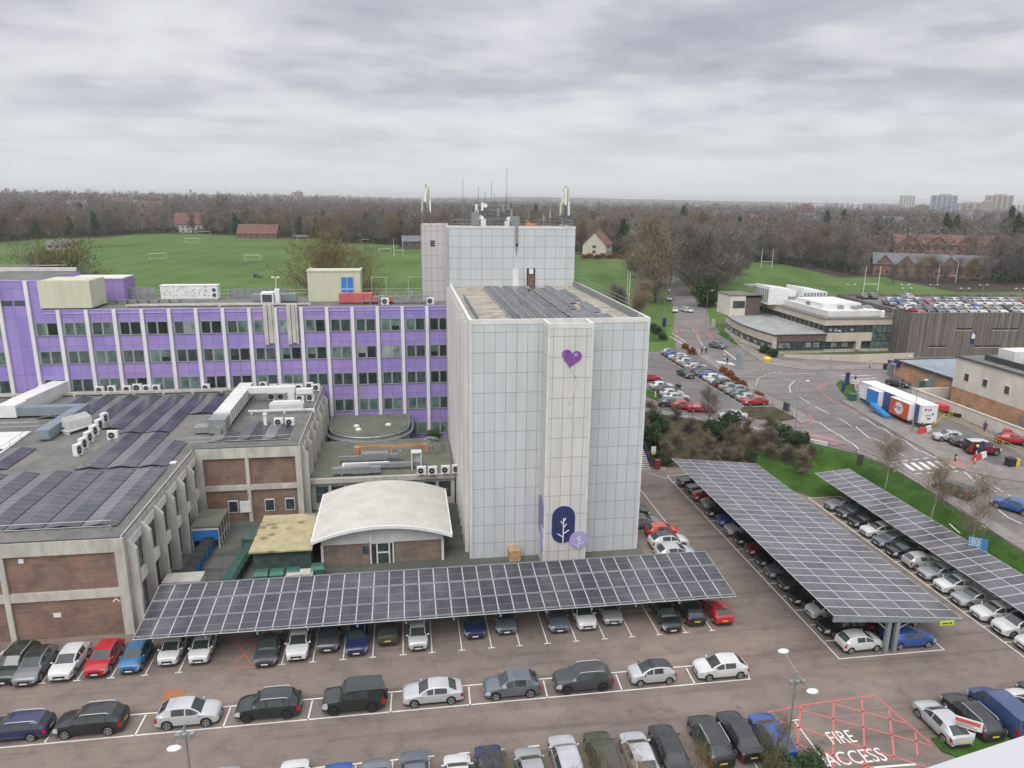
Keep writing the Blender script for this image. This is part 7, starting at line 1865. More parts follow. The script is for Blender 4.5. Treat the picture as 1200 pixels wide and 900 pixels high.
# --- bottom row, noses away
rowB = [('hatchback','silver',268,897,None),('hatchback','white',348,889,None),('hatchback','blue',398,893,None),('hatchback','grey',441,889,None),('saloon','blue grey',486,878,None),('hatchback','white',534,883,None),('crossover','navy',571,872,None),('hatchback','silver',617,875,None),('estate','pale silver',656,860,None),('crossover','olive',697,856,None),('hatchback','pale silver',738,857,None),('saloon','black',771,848,None),('suv','black',817,838,None),('saloon','black',850,832,None),('hatchback','blue',888,835,None)]
for i, (k, c, px, py, rf_) in enumerate(rowB):
    p = at(px, py, .80); L = SPEC[k]['L']
    car(k, c, p.x, p.y-L/2, 0, N_+jig(.03), '%s %s in the bottom row, %s from the left' % (c, NAME[k], nth(i)), 'cars in the bottom row', rf_)
for i, (k, c, px, py) in enumerate((('hatchback','pale silver',1080,820),('estate','black',1112,811),('van','van blue',1143,803),('hatchback','white',1184,806),('saloon','green black',1200,797))):
    p = at(px, py, .8 if k != 'van' else 1.0); L = SPEC[k]['L']
    car(k, c, p.x, p.y-L/2, 0, N_+jig(.01), '%s %s in the bottom right group, %s from the left' % (c, NAME[k], nth(i)), 'cars in the bottom right group')
# --- under the wide canopy, noses left
for k_, (k, c, rz) in enumerate((('supermini','white',0),('hatchback','black',1),('supermini','white',1),('saloon','black',1),('saloon','dark grey',1),('hatchback','blue grey',1),('hatchback','black',1),('hatchback','dark red',1),('saloon','black',1),('hatchback','pale silver',1),('hatchback','blue',1),('hatchback','black',1),('hatchback','silver',1),('crossover','red',1),('saloon','green black',1),('hatchback','green black',1))):
    L = SPEC[k]['L']; car(k, c, 35.75+L/2+jig(.2)+(.2 if k_ == 0 else 0), 49.68+2.45*k_, 0, (W_ if rz else 0)+jig(), '%s %s on the left under the wide canopy, %s from front' % (c, NAME[k], nth(k_)), 'cars under the wide canopy')
for k_, (k, c) in enumerate((('hatchback','blue'),('saloon','black'),('hatchback','grey'))):
    L = SPEC[k]['L']; car(k, c, 44.5-L/2, 49.68+2.45*k_, 0, jig(), '%s %s on the right under the wide canopy, %s from front' % (c, NAME[k], nth(k_)), 'cars under the wide canopy')
for k_, (k, c, rz, rf_) in enumerate((('saloon','dark grey',1,None),('saloon','blue grey',1,None),('hatchback','white',1,None),('suv','white',1,'black'),('saloon','white',1,None),('saloon','silver',1,None),('hatchback','white',1,None),('saloon','silver',1,None),('supermini','pale silver',0,None),('hatchback','black',1,None),('saloon','blue grey',1,None),('hatchback','white',1,None),('saloon','black',1,None),('hatchback','dark grey',1,None),('saloon','grey',1,None))):
    L = SPEC[k]['L']; car(k, c, 51.15+L/2+jig(.15), 42.62+2.43*k_, 0, (W_ if rz else 0)+jig(), '%s %s%s in the row by the grass bank, %s from front' % (c, NAME[k], ' black roofed' if rf_ else '', nth(k_)), 'cars in the row below the grass bank', rf_)
for k_, (k, c, nx_, y, rf_) in enumerate((('hatchback','pale silver',30.0,67.2,None),('crossover','white',30.3,69.75,'black'),('supermini','orange red',30.1,72.3,None),('hatchback','grey',28.9,74.9,'black'),('crossover','green black',28.6,77.8,None))):
    L = SPEC[k]['L']; car(k, c, nx_-L/2, y, 0, jig(), '%s %s beside the right foot of the tower, %s from the front' % (c, NAME[k], nth(k_)), 'cars beside the foot of the tower', rf_)
# --- upper car park
lot = ['red','silver','blue grey','grey','tan','black','pale silver','white','blue','dark grey','grey','pale silver','blue grey','pale silver','tan','pale silver','blue','silver']
kin = ['hatchback','saloon','hatchback','crossover','saloon','suv','hatchback','hatchback','saloon','hatchback','crossover','saloon','hatchback','saloon','hatchback','hatchback','hatchback','supermini']
for i, (c, k) in enumerate(zip(lot, kin)):
    L = SPEC[k]['L']; car(k, c, 57.15+L/2, 112.8+2.42*i, Z3+.01, (0 if i % 3 else W_)+jig(), '%s %s along the upper car park hedge, %s from near end' % (c, NAME[k], nth(i)), 'cars along the hedge in the upper car park')
for i, (k, c, y) in enumerate((('saloon','pale silver',116.8),('hatchback','pale silver',119.4),('hatchback','dark grey',122.0),('hatchback','white',124.6),('hatchback','red',131.0),('hatchback','red',141.0))):
    L = SPEC[k]['L']; car(k, c, 48.9-L/2, y, Z3+.01, jig(), '%s %s at the left of the upper car park, %s nearest' % (c, NAME[k], nth(i)), 'cars at the left of the upper car park')
def road_car(k, c, px, py, rz, label, z=3.03, nm=None):
    p = at(px, py, z)
    if p.y > 160: p = on(px, py); z = p.z+.08
    return car(k, c, p.x, p.y, z, rz, label)
road_car('saloon','green black',803,441,R(-82),'dark saloon driving down the aisle of the upper car park')
road_car('saloon','red',821,482,R(-14),'red saloon on the lower road behind the bank'); road_car('hatchback','red',801,479,R(-14),'red hatchback behind the red saloon on the lower road'); road_car('hatchback','dark grey',786,476,R(-14),'dark hatchback at the left end of the queue on the lower road')
road_car('saloon','pale silver',859,491,R(170),'silver saloon turning in from the lower road')
road_car('crossover','blue grey',841,408,R(-62),'grey crossover coming down the road beside the clinic'); road_car('supermini','white',791,366,R(-110),'white hatchback far up the road, left of two'); road_car('estate','white',805,366,R(-70),'white estate with roof bars far up the road, right of two'); road_car('hatchback','pale silver',784,352,R(-105),'silver hatchback furthest up the avenue')
road_car('estate','green black',1117,578,R(112),'dark estate car on the road beyond the birches'); road_car('saloon','blue',1187,598,R(118),'blue saloon cut by the right picture edge on the road')
road_car('hatchback','pale silver',1111,516,R(165),'silver hatchback waiting nearest the lorry in the compound', 3.15); road_car('saloon','dark grey',1133,522,R(-12),'dark grey car between the silver hatchback and the maroon off-roader', 3.15); p_ = at(1150,531,3.15); car('off-roader','dark red',p_.x,p_.y,3.15,R(-8),'maroon off-roader with white roof at the barrier',None,'white')
road_car('hatchback','red',1186,519,R(-30),'red hatchback behind the barrier at the right edge', 3.15); road_car('saloon','red',1196,512,R(-30),'second red car behind the red hatchback at the right edge', 3.15); road_car('hatchback','dark grey',1052,452,R(-60),'dark hatchback behind the white lorry', 3.15)
road_car('supermini','blue',1045,483,R(112),'blue car half hidden by railings beside the lorry', 3.15)
# --- roof of the parking deck
dl = ['white','pale silver','silver','grey','white','dark grey','pale silver','silver','red','white','blue grey','silver','tan','pale silver','white','grey','silver','white','black','blue','pale silver','silver','white','tan','grey','white']
for row, (ly, rz) in enumerate(((3.1,S_),(8.0,N_),(15.8,S_),(20.6,N_),(28.6,N_))):
    cnt = 0
    for i in range(24):
        if rc.random() < (.06 if row < 3 else .25): continue
        if row == 4 and i > 5: continue
        lx = 3.4+2.45*i+(1.0 if row > 1 else 0)
        if lx > 52: continue
        x, y = rotp(lx, ly); k = rc.choice(('hatchback','hatchback','saloon','crossover','supermini','estate')); c = dl[(i*5+row*7+rc.randrange(4)) % len(dl)]
        if row == 0 and i == 0: c = 'red'
        car(k, c, x, y, 12.46, rz+R(-4.5)+jig(), '%s %s on the parking deck roof, row %s from front, %s from left' % (c, 'car', ('one','two','three','four','five')[row], nth(cnt)), 'cars on the roof of the parking deck', None, 0); cnt += 1
# ============================================================ small things
def lamp(x, y, z, h, heads, label, rz=0, arm=.9, tilt=0):
    t = thing('street_lamp', label, 'street lamp', (x,y,z), rz)
    m = MB(); m.tube([(0,0,0),(0,0,h*.35)], .075, 7); m.tube([(0,0,h*.35),(0,0,h)], .055, 7, 0, True, .04); m.cyl((0,0,0), .13, .5, 8); m.build('pole', MATS['galvanised steel'], t)
    for k in range(heads):
        s = 1 if k == 0 else -1
        m = MB(); m.tube([(0,0,h-.05),(s*arm*.5,0,h+.12),(s*arm,0,h+.16)], .03, 5); a = m.build('arm', MATS['galvanised steel'], t)
        m = MB(); m.ball((s*(arm+.28),0,h+.16), .36, 10, 6, 0, (1,.48,.28)); m.build('lamp_head', MATS['white paint'], a)
    return t
for px, py, h, n, lab, rz in ((931,508,8,1,'tall lamp post on the corner beside the lower road',0),(1068,506,8,1,'lamp post on the pavement in front of the lorry',0),(1062,418,9.5,1,'lamp post in front of the timber car park cladding',0),(972,433,8,1,'lamp post before the clinic ramp wall',0),(854,408,8,1,'lamp post by the curved clinic wing',0),(827,378,9,1,'lamp post at the left of the road by the evergreen bush',0),(778,372,8,1,'lamp post left of the far road',0),(1053,462,7,1,'lamp post at the far end of the lorry',0)):
    p = on(px, py); lamp(p.x, p.y, p.z, h, n, lab, rz)
p = at(918,763,8.0); q_ = at(952,810,8.0)
def flood(base, h, heads, label, top=None):
    t = thing('street_lamp', label, 'street lamp', (base[0],base[1],0))
    m = MB(); m.tube([(0,0,0),(0,0,h)], .085, 7, 0, True, .05); m.cyl((0,0,0),.14,.6,8); m.tube([(-.5,0,h*.93),(.5,0,h*.93)],.025,4); m.tube([(0,-.4,h*.97),(0,.4,h*.97)],.025,4); m.build('pole', MATS['galvanised steel'], t)
    for hx, hy, hz in heads:
        m = MB(); m.tube([(0,0,h-.1),(hx*.8,hy*.8,hz-h+h+.0)], .03, 5); a = m.build('arm', MATS['galvanised steel'], t)
        m = MB(); m.ball((hx,hy,hz), .40, 12, 6, 0, (1,.62,.3)); o = m.build('lamp_head', MATS['white paint'], a)
    for dx in (-.4,.0,.4):
        m = MB(); m.box(dx-.12,dx+.12,-.25,-.05,h*.9,h*.93); m.build('camera_box', MATS['galvanised steel'], t)
b = at(934,787,8.0); hp = [at(918,763,8.35), at(952,810,8.05)]
flood((b.x+.0,b.y), 8.0, [(q.x-b.x, q.y-b.y, q.z) for q in hp], 'twin headed lamp post by the red hatching at the bottom right')
b = at(216,848,8.0); hp = [at(204,877,7.9)]
flood((b.x,b.y), 8.0, [(hp[0].x-b.x, hp[0].y-b.y, hp[0].z)], 'single headed lamp post at the bottom left')
for k, lx in enumerate((6,20.5,34.5)):
    x, y = rotp(lx, 12.2); lamp(x, y, 12.4, 4.6, 2, 'twin headed lamp on the parking deck roof, %s from the left' % nth(k), 0, .8)
for k, lx in enumerate((3,18,26,40)):
    x, y = rotp(lx, 32.0); lamp(x, y, 12.4, 3.2, 2, 'twin lamp at the far edge of the parking deck roof, %s from the left' % nth(k), 0, .8)
# railings
def railing(pts, label, h=1.05, gap=2.2, m='dark steel', zf=terr, nm='railing'):
    mb = MB(); P = [Vector((x,y,zf(x,y))) for x, y in pts]
    for dz in (h, h*.55): mb.tube([p+Vector((0,0,dz)) for p in P], .03, 4)
    for a, b in zip(P, P[1:]):
        n_ = max(1, int((b-a).length/gap))
        for k in range(n_): q = a.lerp(b, k/n_); mb.tube([q, q+Vector((0,0,h))], .03, 4)
    mb.tube([P[-1], P[-1]+Vector((0,0,h))], .03, 4)
    o = mb.build(nm, MATS[m]); return tag(o, label, 'railing')
railing([(56.9,93.0),(59.3,90.2),(61.2,86.6),(62.3,81.5),(61.9,75),(61.0,69),(60.2,63),(59.7,58.5),(59.3,50),(59.2,40)], 'long dark railing along the road above the grass bank')
railing([tuple(at(x,y,3)[:2]) for x, y in ((893,468),(905,476),(918,483),(928,490))], 'short dark railing at the end of the copper hedge')
railing([(38.9,110.2),(43,107.2),(47.3,104.2)], 'thin railing behind the bank shrubs')
railing([tuple(at(x,y,3)[:2]) for x, y in ((1012,466),(1040,484),(1070,502),(1100,514),(1140,534))], 'steel barrier rail between the lorry and the pavement', 1.1, 1.6, 'galvanised steel', lambda x, y: 3.1)
railing([tuple(at(x,y,3)[:2]) for x, y in ((1098,488),(1125,499),(1150,512),(1167,521),(1200,535))], 'yellow barrier rail beside the lorry lane', .9, 1.2, 'yellow paint', lambda x, y: 3.05)
railing([tuple(at(x,y,3)[:2]) for x, y in ((1090,505),(1102,494),(1120,487),(1145,483))], 'yellow barrier rail in front of the lorry', .8, 1.2, 'yellow paint', lambda x, y: 3.05)
m = MB()
kl = [(33,112.2),(38.9,110.9),(47.5,104.4),(51.3,100.4),(55.8,95.8),(59.6,91.0)]
for a, b in zip(kl, kl[1:]):
    d = (Vector(b)-Vector(a)).normalized(); n_ = Vector((-d.y,d.x))*.14
    m.prism([(a[0]-n_.x,a[1]-n_.y),(b[0]-n_.x,b[1]-n_.y),(b[0]+n_.x,b[1]+n_.y),(a[0]+n_.x,a[1]+n_.y)], 2.4, 3.45)
o = m.build('low_wall', MATS['white trim']); tag(o, 'low white wall along the lower road above the shrubs', 'wall')
# stairs up the bank
t = thing('outdoor_stairs', 'concrete steps with a blue handrail climbing the bank beside the tower', 'stairs', (32.4,92.3,0))
m = MB()
for k in range(16): m.box(-4.5,1.45,.38*k,.38*k+.40,0 if k == 0 else .18*k-.25,.1875*(k+1)); 
m.box(-4.5,1.45,6.08,16,2.2,3.0); m.build('flight', MATS['pale concrete'], t)
m = MB()
for k in range(16): m.box(-4.5,1.45,.38*k-.006,.38*k-.001,.1875*k+.0,.1875*(k+1)-.05)
m.build('riser', MATS['brown timber'], t)
m = MB(); m.tube([(1.6,-.2,1.0),(1.6,6.1,4.0),(1.6,9,4.0)], .05, 6); m.tube([(1.6,-.2,.55),(1.6,6.1,3.5)], .04, 6)
for k in range(7): m.tube([(1.6,-.2+1.05*k,.5*k-.1),(1.6,-.2+1.05*k,1.0+.5*k)], .035, 5)
m.build('handrail', MATS['navy mural'], t)
m = MB(); m.box(-.35,.35,-.35,.35,.08,1.25); m.box(-.40,.40,-.40,.40,1.25,1.4); m.box(-.3,.3,-.3,.3,0,.08)
small('grit_bin', 'dark red box bin at the foot of the outdoor stairs', 'bin', m, mat('bin red', (0.22,0.03,0.04), .6, var=.15), (34.75,92.4,.1))
def signboard(name, label, loc, rz, w_, h_, z0, m, post=True, posts=(0,), th=.06):
    t = thing(name, label, 'sign', loc, rz)
    q = MB()
    for x in posts: q.tube([(x,0.05,0),(x,0.05,z0+h_*.9)], .04, 6)
    q.build('post', MATS['galvanised steel'], t)
    q = MB(); q.box(-w_/2,w_/2,-th,0,z0,z0+h_); b_ = q.build('board', MATS[m], t); return t, b_
t, b_ = signboard('warning_sign', 'small yellow and white sign among the shrubs by the stairs', (34.9,94.6,.2), 0, .7, .9, 1.6, 'front plate')
q = MB(); q.box(-.3,.3,-.075,-.061,1.3,1.75); q.build('symbol', MATS['yellow paint'], b_)
p = at(1169,660,2.0); t, b_ = signboard('direction_sign', 'large blue direction board with white lettering on the grass bank', (57.4,60.1,1.0), R(-36), 1.75, 1.75, 1.2, 'sky blue sign' if False else 'blue paint', posts=(-.6,.6))
b_.data.materials[0] = mat('sign blue', (0.05,0.19,0.38), .55, var=.06)
q = MB(); q.box(-.87,.87,-.075,-.061,1.2,1.62); q.build('lower_panel', MATS['front plate'], b_)
for k in range(6):
    q = MB(); z = 2.80-.185*k; q.box(-.78,-.70,-.075,-.061,z-.04,z+.05)
    x = -.62
    for wl in ((.3,.22,.2),(.42,.3),(.5,.36),(.25,.5),(.4,.2,.2),(.34,.3))[k]: q.box(x,x+wl,-.075,-.061,z-.035,z+.04); x += wl+.07
    q.build('lettering', MATS['white paint'], b_)
p = at(1120,878,0); t, b_ = signboard('car_park_sign', 'tilted white notice board with red heading at the bottom right', (38.3,38.1,0), R(-38), 1.7, .75, 1.35, 'white paint', posts=(-.5,.5))
q = MB(); q.box(-.8,.7,-.075,-.061,1.72,2.0); q.build('heading', mat('sign red', (0.55,0.10,0.10), .6, var=.1), b_)
q = MB(); q.box(-.8,.3,-.075,-.061,1.58,1.66); q.box(-.8,.55,-.075,-.061,1.44,1.52); q.build('lettering', MATS['galvanised steel'], b_)
q = MB(); q.box(-.5,.5,-.06,0,.55,1.1); q.build('lower_board', MATS['white paint'], t)
def info_panel(px, py, label, w_=1.0, h_=2.2, rz=0.3, m='navy mural', z=3.0):
    p = on(px, py, z); return boxes('information_panel', label, 'sign', [(-w_/2,w_/2,-.1,.1,.25,h_),(-w_/2+.1,w_/2-.1,-.06,.06,0,.25),(-w_/2+.08,w_/2-.08,-.115,-.101,h_*.55,h_*.9)], m, p, None, rz)
info_panel(1007,545,'dark blue panel on the railing by the zebra crossing', .75, 1.5, -.3, 'dark steel', 2.6)
info_panel(992,452,'tall blue sign panel on the corner island', 1.0, 2.6); info_panel(988,459,'lower blue sign panel on the corner island', .9, 1.7, .5)
info_panel(778,383,'dark blue sign panel on the grass at the far end of the upper car park', 1.2, 2.4); info_panel(1147,536,'dark blue sign panel beside the maroon off-roader', 1.1, 2.3)
info_panel(866,432,'pale blue direction sign above the copper hedge', 1.5, 3.4, 0, 'blue grey roof')
info_panel(752,378,'grey panel beside the road behind the tower', 1.0, 2.2, .3, 'grey paint')
# bollards, bins, small furniture
def bollard(px, py, label, m='white paint', h=1.0):
    p = on(px, py); q = MB(); q.cyl((0,0,0),.11,h,8); q.cyl((0,0,h),.13,.08,8); q.box(-.10,.10,-.125,-.1101,h*.55,h*.8,1)
    o = q.build('bollard', [MATS[m], MATS['yellow paint']]); o.location = p; tag(o, label, 'bollard')
for i, (px, py) in enumerate(((768,466),(782,471),(795,475))): bollard(px, py, 'pale bollard on the verge below the upper car park, %s from the left' % nth(i))
for i, (px, py) in enumerate(((1136,531),(1119,541))): bollard(px, py, 'black bollard by the zebra crossing, %s' % ('right one' if i == 0 else 'left one'), 'black plastic')
for px, py, lab in ((868,411,'striped beacon post at the near side of the clinic crossing'),(848,433,'striped beacon post at the far side of the clinic crossing'),(1141,549,'striped beacon post by the zebra crossing')):
    p = on(px, py); t = thing('beacon_post', lab, 'beacon', p)
    for k in range(6):
        pass
    q = MB()
    for k in range(6): q.cyl((0,0,.5*k),.06,.5,7,k % 2)
    q.build('pole', [MATS['white paint'], MATS['black plastic']], t); q = MB(); q.ball((0,0,3.15),.2,10,6); q.build('globe', MATS['yellow paint'], t)
def blk(px, py, specs, m, name, cat, label, rz=0, z=3.0):
    return boxes(name, label, cat, specs, m, on(px, py, z), None, rz)
q = MB(); q.cyl((0,0,0),.75,.7,14,0,.9); q.ball((0,0,.7),.9,14,7,0,(1,1,.55)); small('grit_bin', 'rounded yellow grit bin at the end of the clinic ramp', 'bin', q, MATS['yellow paint'], on(899,424))
blk(1037,433,[(-.3,.3,-.3,.3,.05,1.1),(-.35,.35,-.35,.35,1.1,1.2),(-.2,.2,-.2,.2,0,.05)],'black plastic','litter_bin','bin','black litter bin beside the ramp wall')
blk(1183,547,[(-.5,.5,-.45,.45,.1,1.1),(-.55,.55,-.5,.5,1.1,1.25),(-.4,.4,-.4,.4,0,.1)],'black plastic','wheeled_bin','bin','black wheeled bin at the right beside a yellow one')
blk(1190,546,[(-.3,.3,-.3,.3,.05,.9),(-.35,.35,-.35,.35,.9,1.0),(-.2,.2,-.2,.2,0,.05)],'yellow paint','grit_bin','bin','small yellow bin beside the black wheeled bin')
blk(998,470,[(-.6,.6,-.5,.5,.1,1.2),(-.65,.65,-.55,.55,1.2,1.35),(-.5,.5,-.4,.4,0,.1)],'green bin','wheeled_bin','bin','dark green bin at the front of the corner island')
blk(921,482,[(-.25,.25,-.6,.6,.15,1.5),(-.3,-.26,-.5,.5,.3,1.4),(-.2,.2,-.5,.5,0,.15)],'dark steel','cycle_rack','rack','dark rack at the corner by the end railing')
for i, (px, py, r_) in enumerate(((1080,508,.2),(1116,517,.2),(1144,540,0),(1188,516,0))):
    p = on(px, py); t = thing('water_barrier', 'red and white plastic barrier in the lorry compound, %s from the left' % nth(i), 'barrier', (p.x,p.y,3.1), R(25))
    q = MB(); q.add([(-1.0,-.28,0),(1.0,-.28,0),(1.0,.28,0),(-1.0,.28,0),(-.95,-.10,.85),(.95,-.10,.85),(.95,.10,.85),(-.95,.10,.85)], [(0,3,2,1),(4,5,6,7),(0,1,5,4),(1,2,6,5),(2,3,7,6),(3,0,4,7)]); q.build('block', MATS['red paint' if i % 2 == 0 else 'white paint'], t)
    q = MB(); q.add([(1.01,-.28,0),(2.4,-.28,0),(2.4,.28,0),(1.01,.28,0),(1.03,-.10,.85),(2.35,-.10,.85),(2.35,.10,.85),(1.03,.10,.85)], [(0,3,2,1),(4,5,6,7),(0,1,5,4),(1,2,6,5),(2,3,7,6),(3,0,4,7)]); q.build('block', MATS['white paint' if i % 2 == 0 else 'red paint'], t)
for i, (px, py) in enumerate(((1148,496),(1161,503))):
    blk(px, py, [(-1.0,1.0,-.25,.25,.1,.8),(-.9,.9,-.18,.18,.8,.9),(-.8,.8,-.2,.2,0,.1)], 'red paint', 'water_barrier', 'barrier', 'red plastic barrier along the pale wall, %s' % ('left one' if i == 0 else 'right one'), R(-60))
t = thing('waste_trolley', 'red covered trolley by the pale compound wall', 'trolley', on(1103,483), R(-70)); q = MB(); q.box(-1.4,1.0,-.6,.6,.45,1.3); q.ball((-.2,0,1.3),.6,12,6,0,(1.9,1,.5)); q.build('body', MATS['red paint'], t)
q = MB(); 
for a in (-1,.7):
    for b_ in (-.5,.5): q.cyl((a,b_-.06,.24),.24,.12,10,axis='y')
q.build('wheel', MATS['tyre'], t)
blk(1119,489,[(-1.3,1.3,-.1,.1,.15,.7),(-1.2,-1.0,-.3,.3,0,.15),(1.0,1.2,-.3,.3,0,.15)],'black plastic','skip_barrier','barrier','black low barrier beside the red trolley', R(-50))
# road works on the island tip
for i, (px, py) in enumerate(((1004,455),(1007,459),(1010,462),(1002,451))):
    p = on(px, py); t = thing('works_barrier', 'red and white works barrier at the far end of the lorry, %s from the left' % nth(sorted((1004,1007,1010,1002)).index(px)), 'barrier', p, R(40+25*i)); q = MB(); q.box(-.9,.9,-.04,.04,.1,.45); q.box(-.9,.9,-.04,.04,.6,.95); q.box(-.85,-.75,-.3,.3,0,.1); q.box(.75,.85,-.3,.3,0,.1); q.build('board', MATS['white paint'], t)
    q = MB()
    for k in range(4): q.box(-.85+.45*k,-.62+.45*k,-.055,-.041,.1,.95)
    q.build('stripe', MATS['red paint'], t)
# --- the lorry: long white mobile unit with slide-out sides
t = thing('mobile_unit_lorry', 'long white trailer with blue and orange side pods and round white emblem', 'trailer', (79.9,104.7,3.1))
m = MB(); m.box(-1.35,1.35,-7.8,7.8,.75,3.55); m.build('body', MATS['white paint'], t)
m = MB(); m.box(-1.42,1.42,-7.85,7.85,3.551,3.65); m.build('roof', mat('lorry roof', (.78,.78,.77), .5, var=.04), t)
m = MB(); m.box(-1.25,1.25,-7.6,7.6,.35,.749); m.build('chassis', MATS['dark steel'], t)
ob = mat('lorry orange', (.55,.10,.035), .45, var=.05); lb2 = mat('lorry blue', (.03,.22,.55), .45, var=.05); nb = mat('lorry navy', (.035,.07,.22), .45, var=.05)
m = MB(); m.box(-2.25,-1.351,-6.0,-1.5,.8,3.35); po = m.build('side_pod', ob, t, None)
m = MB(); m.box(-2.25,-1.351,1.6,4.6,.8,3.3); pb_ = m.build('side_pod', lb2, t, None)
m = MB(); m.box(-2.22,-1.36,-6.16,-6.01,.8,3.35); m.box(-2.28,-1.36,-6.16,-1.5,3.351,3.42); m.build('pod_trim', MATS['white paint'], po)
m = MB(); m.box(-2.22,-1.36,1.45,1.59,.8,3.3); m.box(-2.28,-1.36,1.45,4.6,3.301,3.37); m.build('pod_trim', MATS['white paint'], pb_)
m = MB(); m.box(-1.40,-1.352,-1.45,1.4,.8,3.5); m.box(-1.40,-1.352,-7.2,-6.2,.8,3.5); m.build('blue_panel', nb, t)
m = MB(); m.cyl((-2.27,-3.75,2.1), 1.02, .018, 28, 0, None, 'x'); em = m.build('emblem', MATS['white paint'], t)
m = MB(); m.tube([(-2.29,-3.75+.95*math.cos(a),2.1+.95*math.sin(a)) for a in [math.pi*.35+math.pi*1.3*k/12 for k in range(13)]],.02,4); m.box(-2.295,-2.275,-3.2,-2.85,1.95,2.45); m.build('emblem_mark', ob, em)
m = MB(); m.box(-2.295,-2.275,-4.35,-3.35,2.25,2.38); m.box(-2.295,-2.275,-4.35,-3.45,2.02,2.12); m.box(-2.295,-2.275,-4.2,-3.5,1.82,1.90); m.build('lettering', nb, em)
m = MB(); m.box(-.9,-.6,-7.83,-7.801,2.75,3.15); m.build('rear_mark', ob, t); m = MB(); m.box(-.45,.35,-7.83,-7.801,2.85,3.0); m.box(-.6,.3,-7.83,-7.801,1.95,2.05); m.box(-.3,.3,-7.83,-7.801,1.4,1.6); m.box(.45,.75,-7.83,-7.801,2.05,2.35); m.build('lettering', nb, t)
m = MB(); m.box(-1.2,-.9,-7.84,-7.801,.8,.95); m.build('tail_light', MATS['tail lamp'], t); m = MB(); m.box(.9,1.2,-7.84,-7.801,.8,.95); m.build('tail_light', MATS['tail lamp'], t)
for y in (-5.8,-4.6,-3.4,6.0):
    for s in (-1,1):
        m = MB(); m.cyl((s*1.05-.14,y,.5),.5,.28,16,0,None,'x'); w_o = m.build('wheel', MATS['tyre'], t)
t = thing('entrance_steps', 'blue covered steps leaning on the side of the trailer', 'steps', (76.9,104.4,3.1)); m = MB(); m.add([(-.5,-2.2,.1),(.5,-2.2,.1),(.5,2,.9),(-.5,2,.9),(-.5,-2.2,.5),(.5,-2.2,.5),(.5,2,1.5),(-.5,2,1.5)],[(0,3,2,1),(4,5,6,7),(0,1,5,4),(1,2,6,5),(2,3,7,6),(3,0,4,7)]); m.build('ramp', lb2, t)
m = MB(); 
for y in (-1.8,0,1.8): m.box(-.45,-.38,y-.04,y+.04,0,.5); m.box(.38,.45,y-.04,y+.04,0,.5)
m.build('leg', MATS['galvanised steel'], t)
blk(1079,462,[(-.9,.9,-.08,.08,.1,2.6),(-.05,.05,-.12,.12,0,2.7)],'green bin','gate_panel','gate','dark green gate panel against the orange brick wall', R(85))
blk(1043,440,[(-1.6,1.6,-.05,.05,.1,2.4)]+[(-1.6+.8*k-.05,-1.6+.8*k+.05,-.1,.1,0,2.5) for k in range(5)],'galvanised steel','fence_panel','fence','grey palisade fence at the end of the orange brick building', R(70))
# --- goals and rugby posts on the fields
def goal(px, py, label, rz, w_=7.3, h_=2.5, r_=.10):
    p = on(px, py, 6); t = thing('football_goal', label, 'goal', p, rz, 'football goals on the field'); m = MB()
    m.tube([(-w_/2,0,0),(-w_/2,0,h_),(w_/2,0,h_),(w_/2,0,0)], r_, 5, 0, False); m.build('goal_frame', MATS['white paint'], t)
    m = MB(); m.tube([(-w_/2,0,h_),(-w_/2,1.6,0),(w_/2,1.6,0),(w_/2,0,h_)], .04, 4, 0, False); m.build('stay', MATS['white paint'], t)
for i, (px, py, rz, w_) in enumerate(((82,286,-.35,10),(185,303,.25,7.6),(225,284,0,8.3),(239,275,0,9),(296,305,-.15,7.6),(355,281,0,8.4),(431,285,0,8.4),(451,297,.5,7.3))):
    goal(px, py, 'white football goal on the left field, %s counted from the left' % nth(i), rz, w_)
def rugby(px, py, label, rz, w_=5.6, h_=10):
    p = on(px, py, 6); t = thing('rugby_posts', label, 'goal', p, rz, 'rugby posts on the fields'); 
    for s in (-1,1):
        m = MB(); m.tube([(s*w_/2,0,0),(s*w_/2,0,h_)], .13, 6, 0, True, .09); m.build('upright', MATS['white paint'], t)
    m = MB(); m.tube([(-w_/2,0,3.0),(w_/2,0,3.0)], .09, 5); m.build('crossbar', MATS['white paint'], t)
rugby(467,300,'rugby posts left of the tower',.6,5.6,9.5); rugby(735.5,355,'near tall pair of rugby posts seen nearly edge on right of the tower',R(80),5.6,10.5); rugby(1020,342,'rugby posts behind the clinic roof',-.1,5.6,10); rugby(898,314,'far rugby posts at the edge of the right field',0,5.6,9); rugby(1109,331,'rugby posts behind the parking deck',-.2,7.5,9); rugby(430,279,'thin rugby posts at the far tree edge',.2,16,14); rugby(362,278,'thin pair of posts by the pavilion tree edge',.1,22,13)
t = thing('mower', 'small ride-on mower out on the left field', 'mower', on(301,325,5), 0); m = MB(); m.box(-1.2,.3,-.6,.6,.5,1.1); m.box(-1.0,-.6,-.4,.4,1.1,1.6); m.tube([(.1,-.5,1.1),(.1,-.5,2.0),(.1,.5,2.0),(.1,.5,1.1)],.06,5); m.build('body', MATS['dark steel'], t); m = MB(); m.box(.4,2.0,-.9,.9,.25,.6); m.build('cutting_deck', MATS['brown timber'], t)
for x in (-.8,.9):
    for y in (-.7,.7): m = MB(); m.cyl((x,y-.12,.4),.4,.24,12,0,None,'y'); m.build('wheel', MATS['tyre'], t)
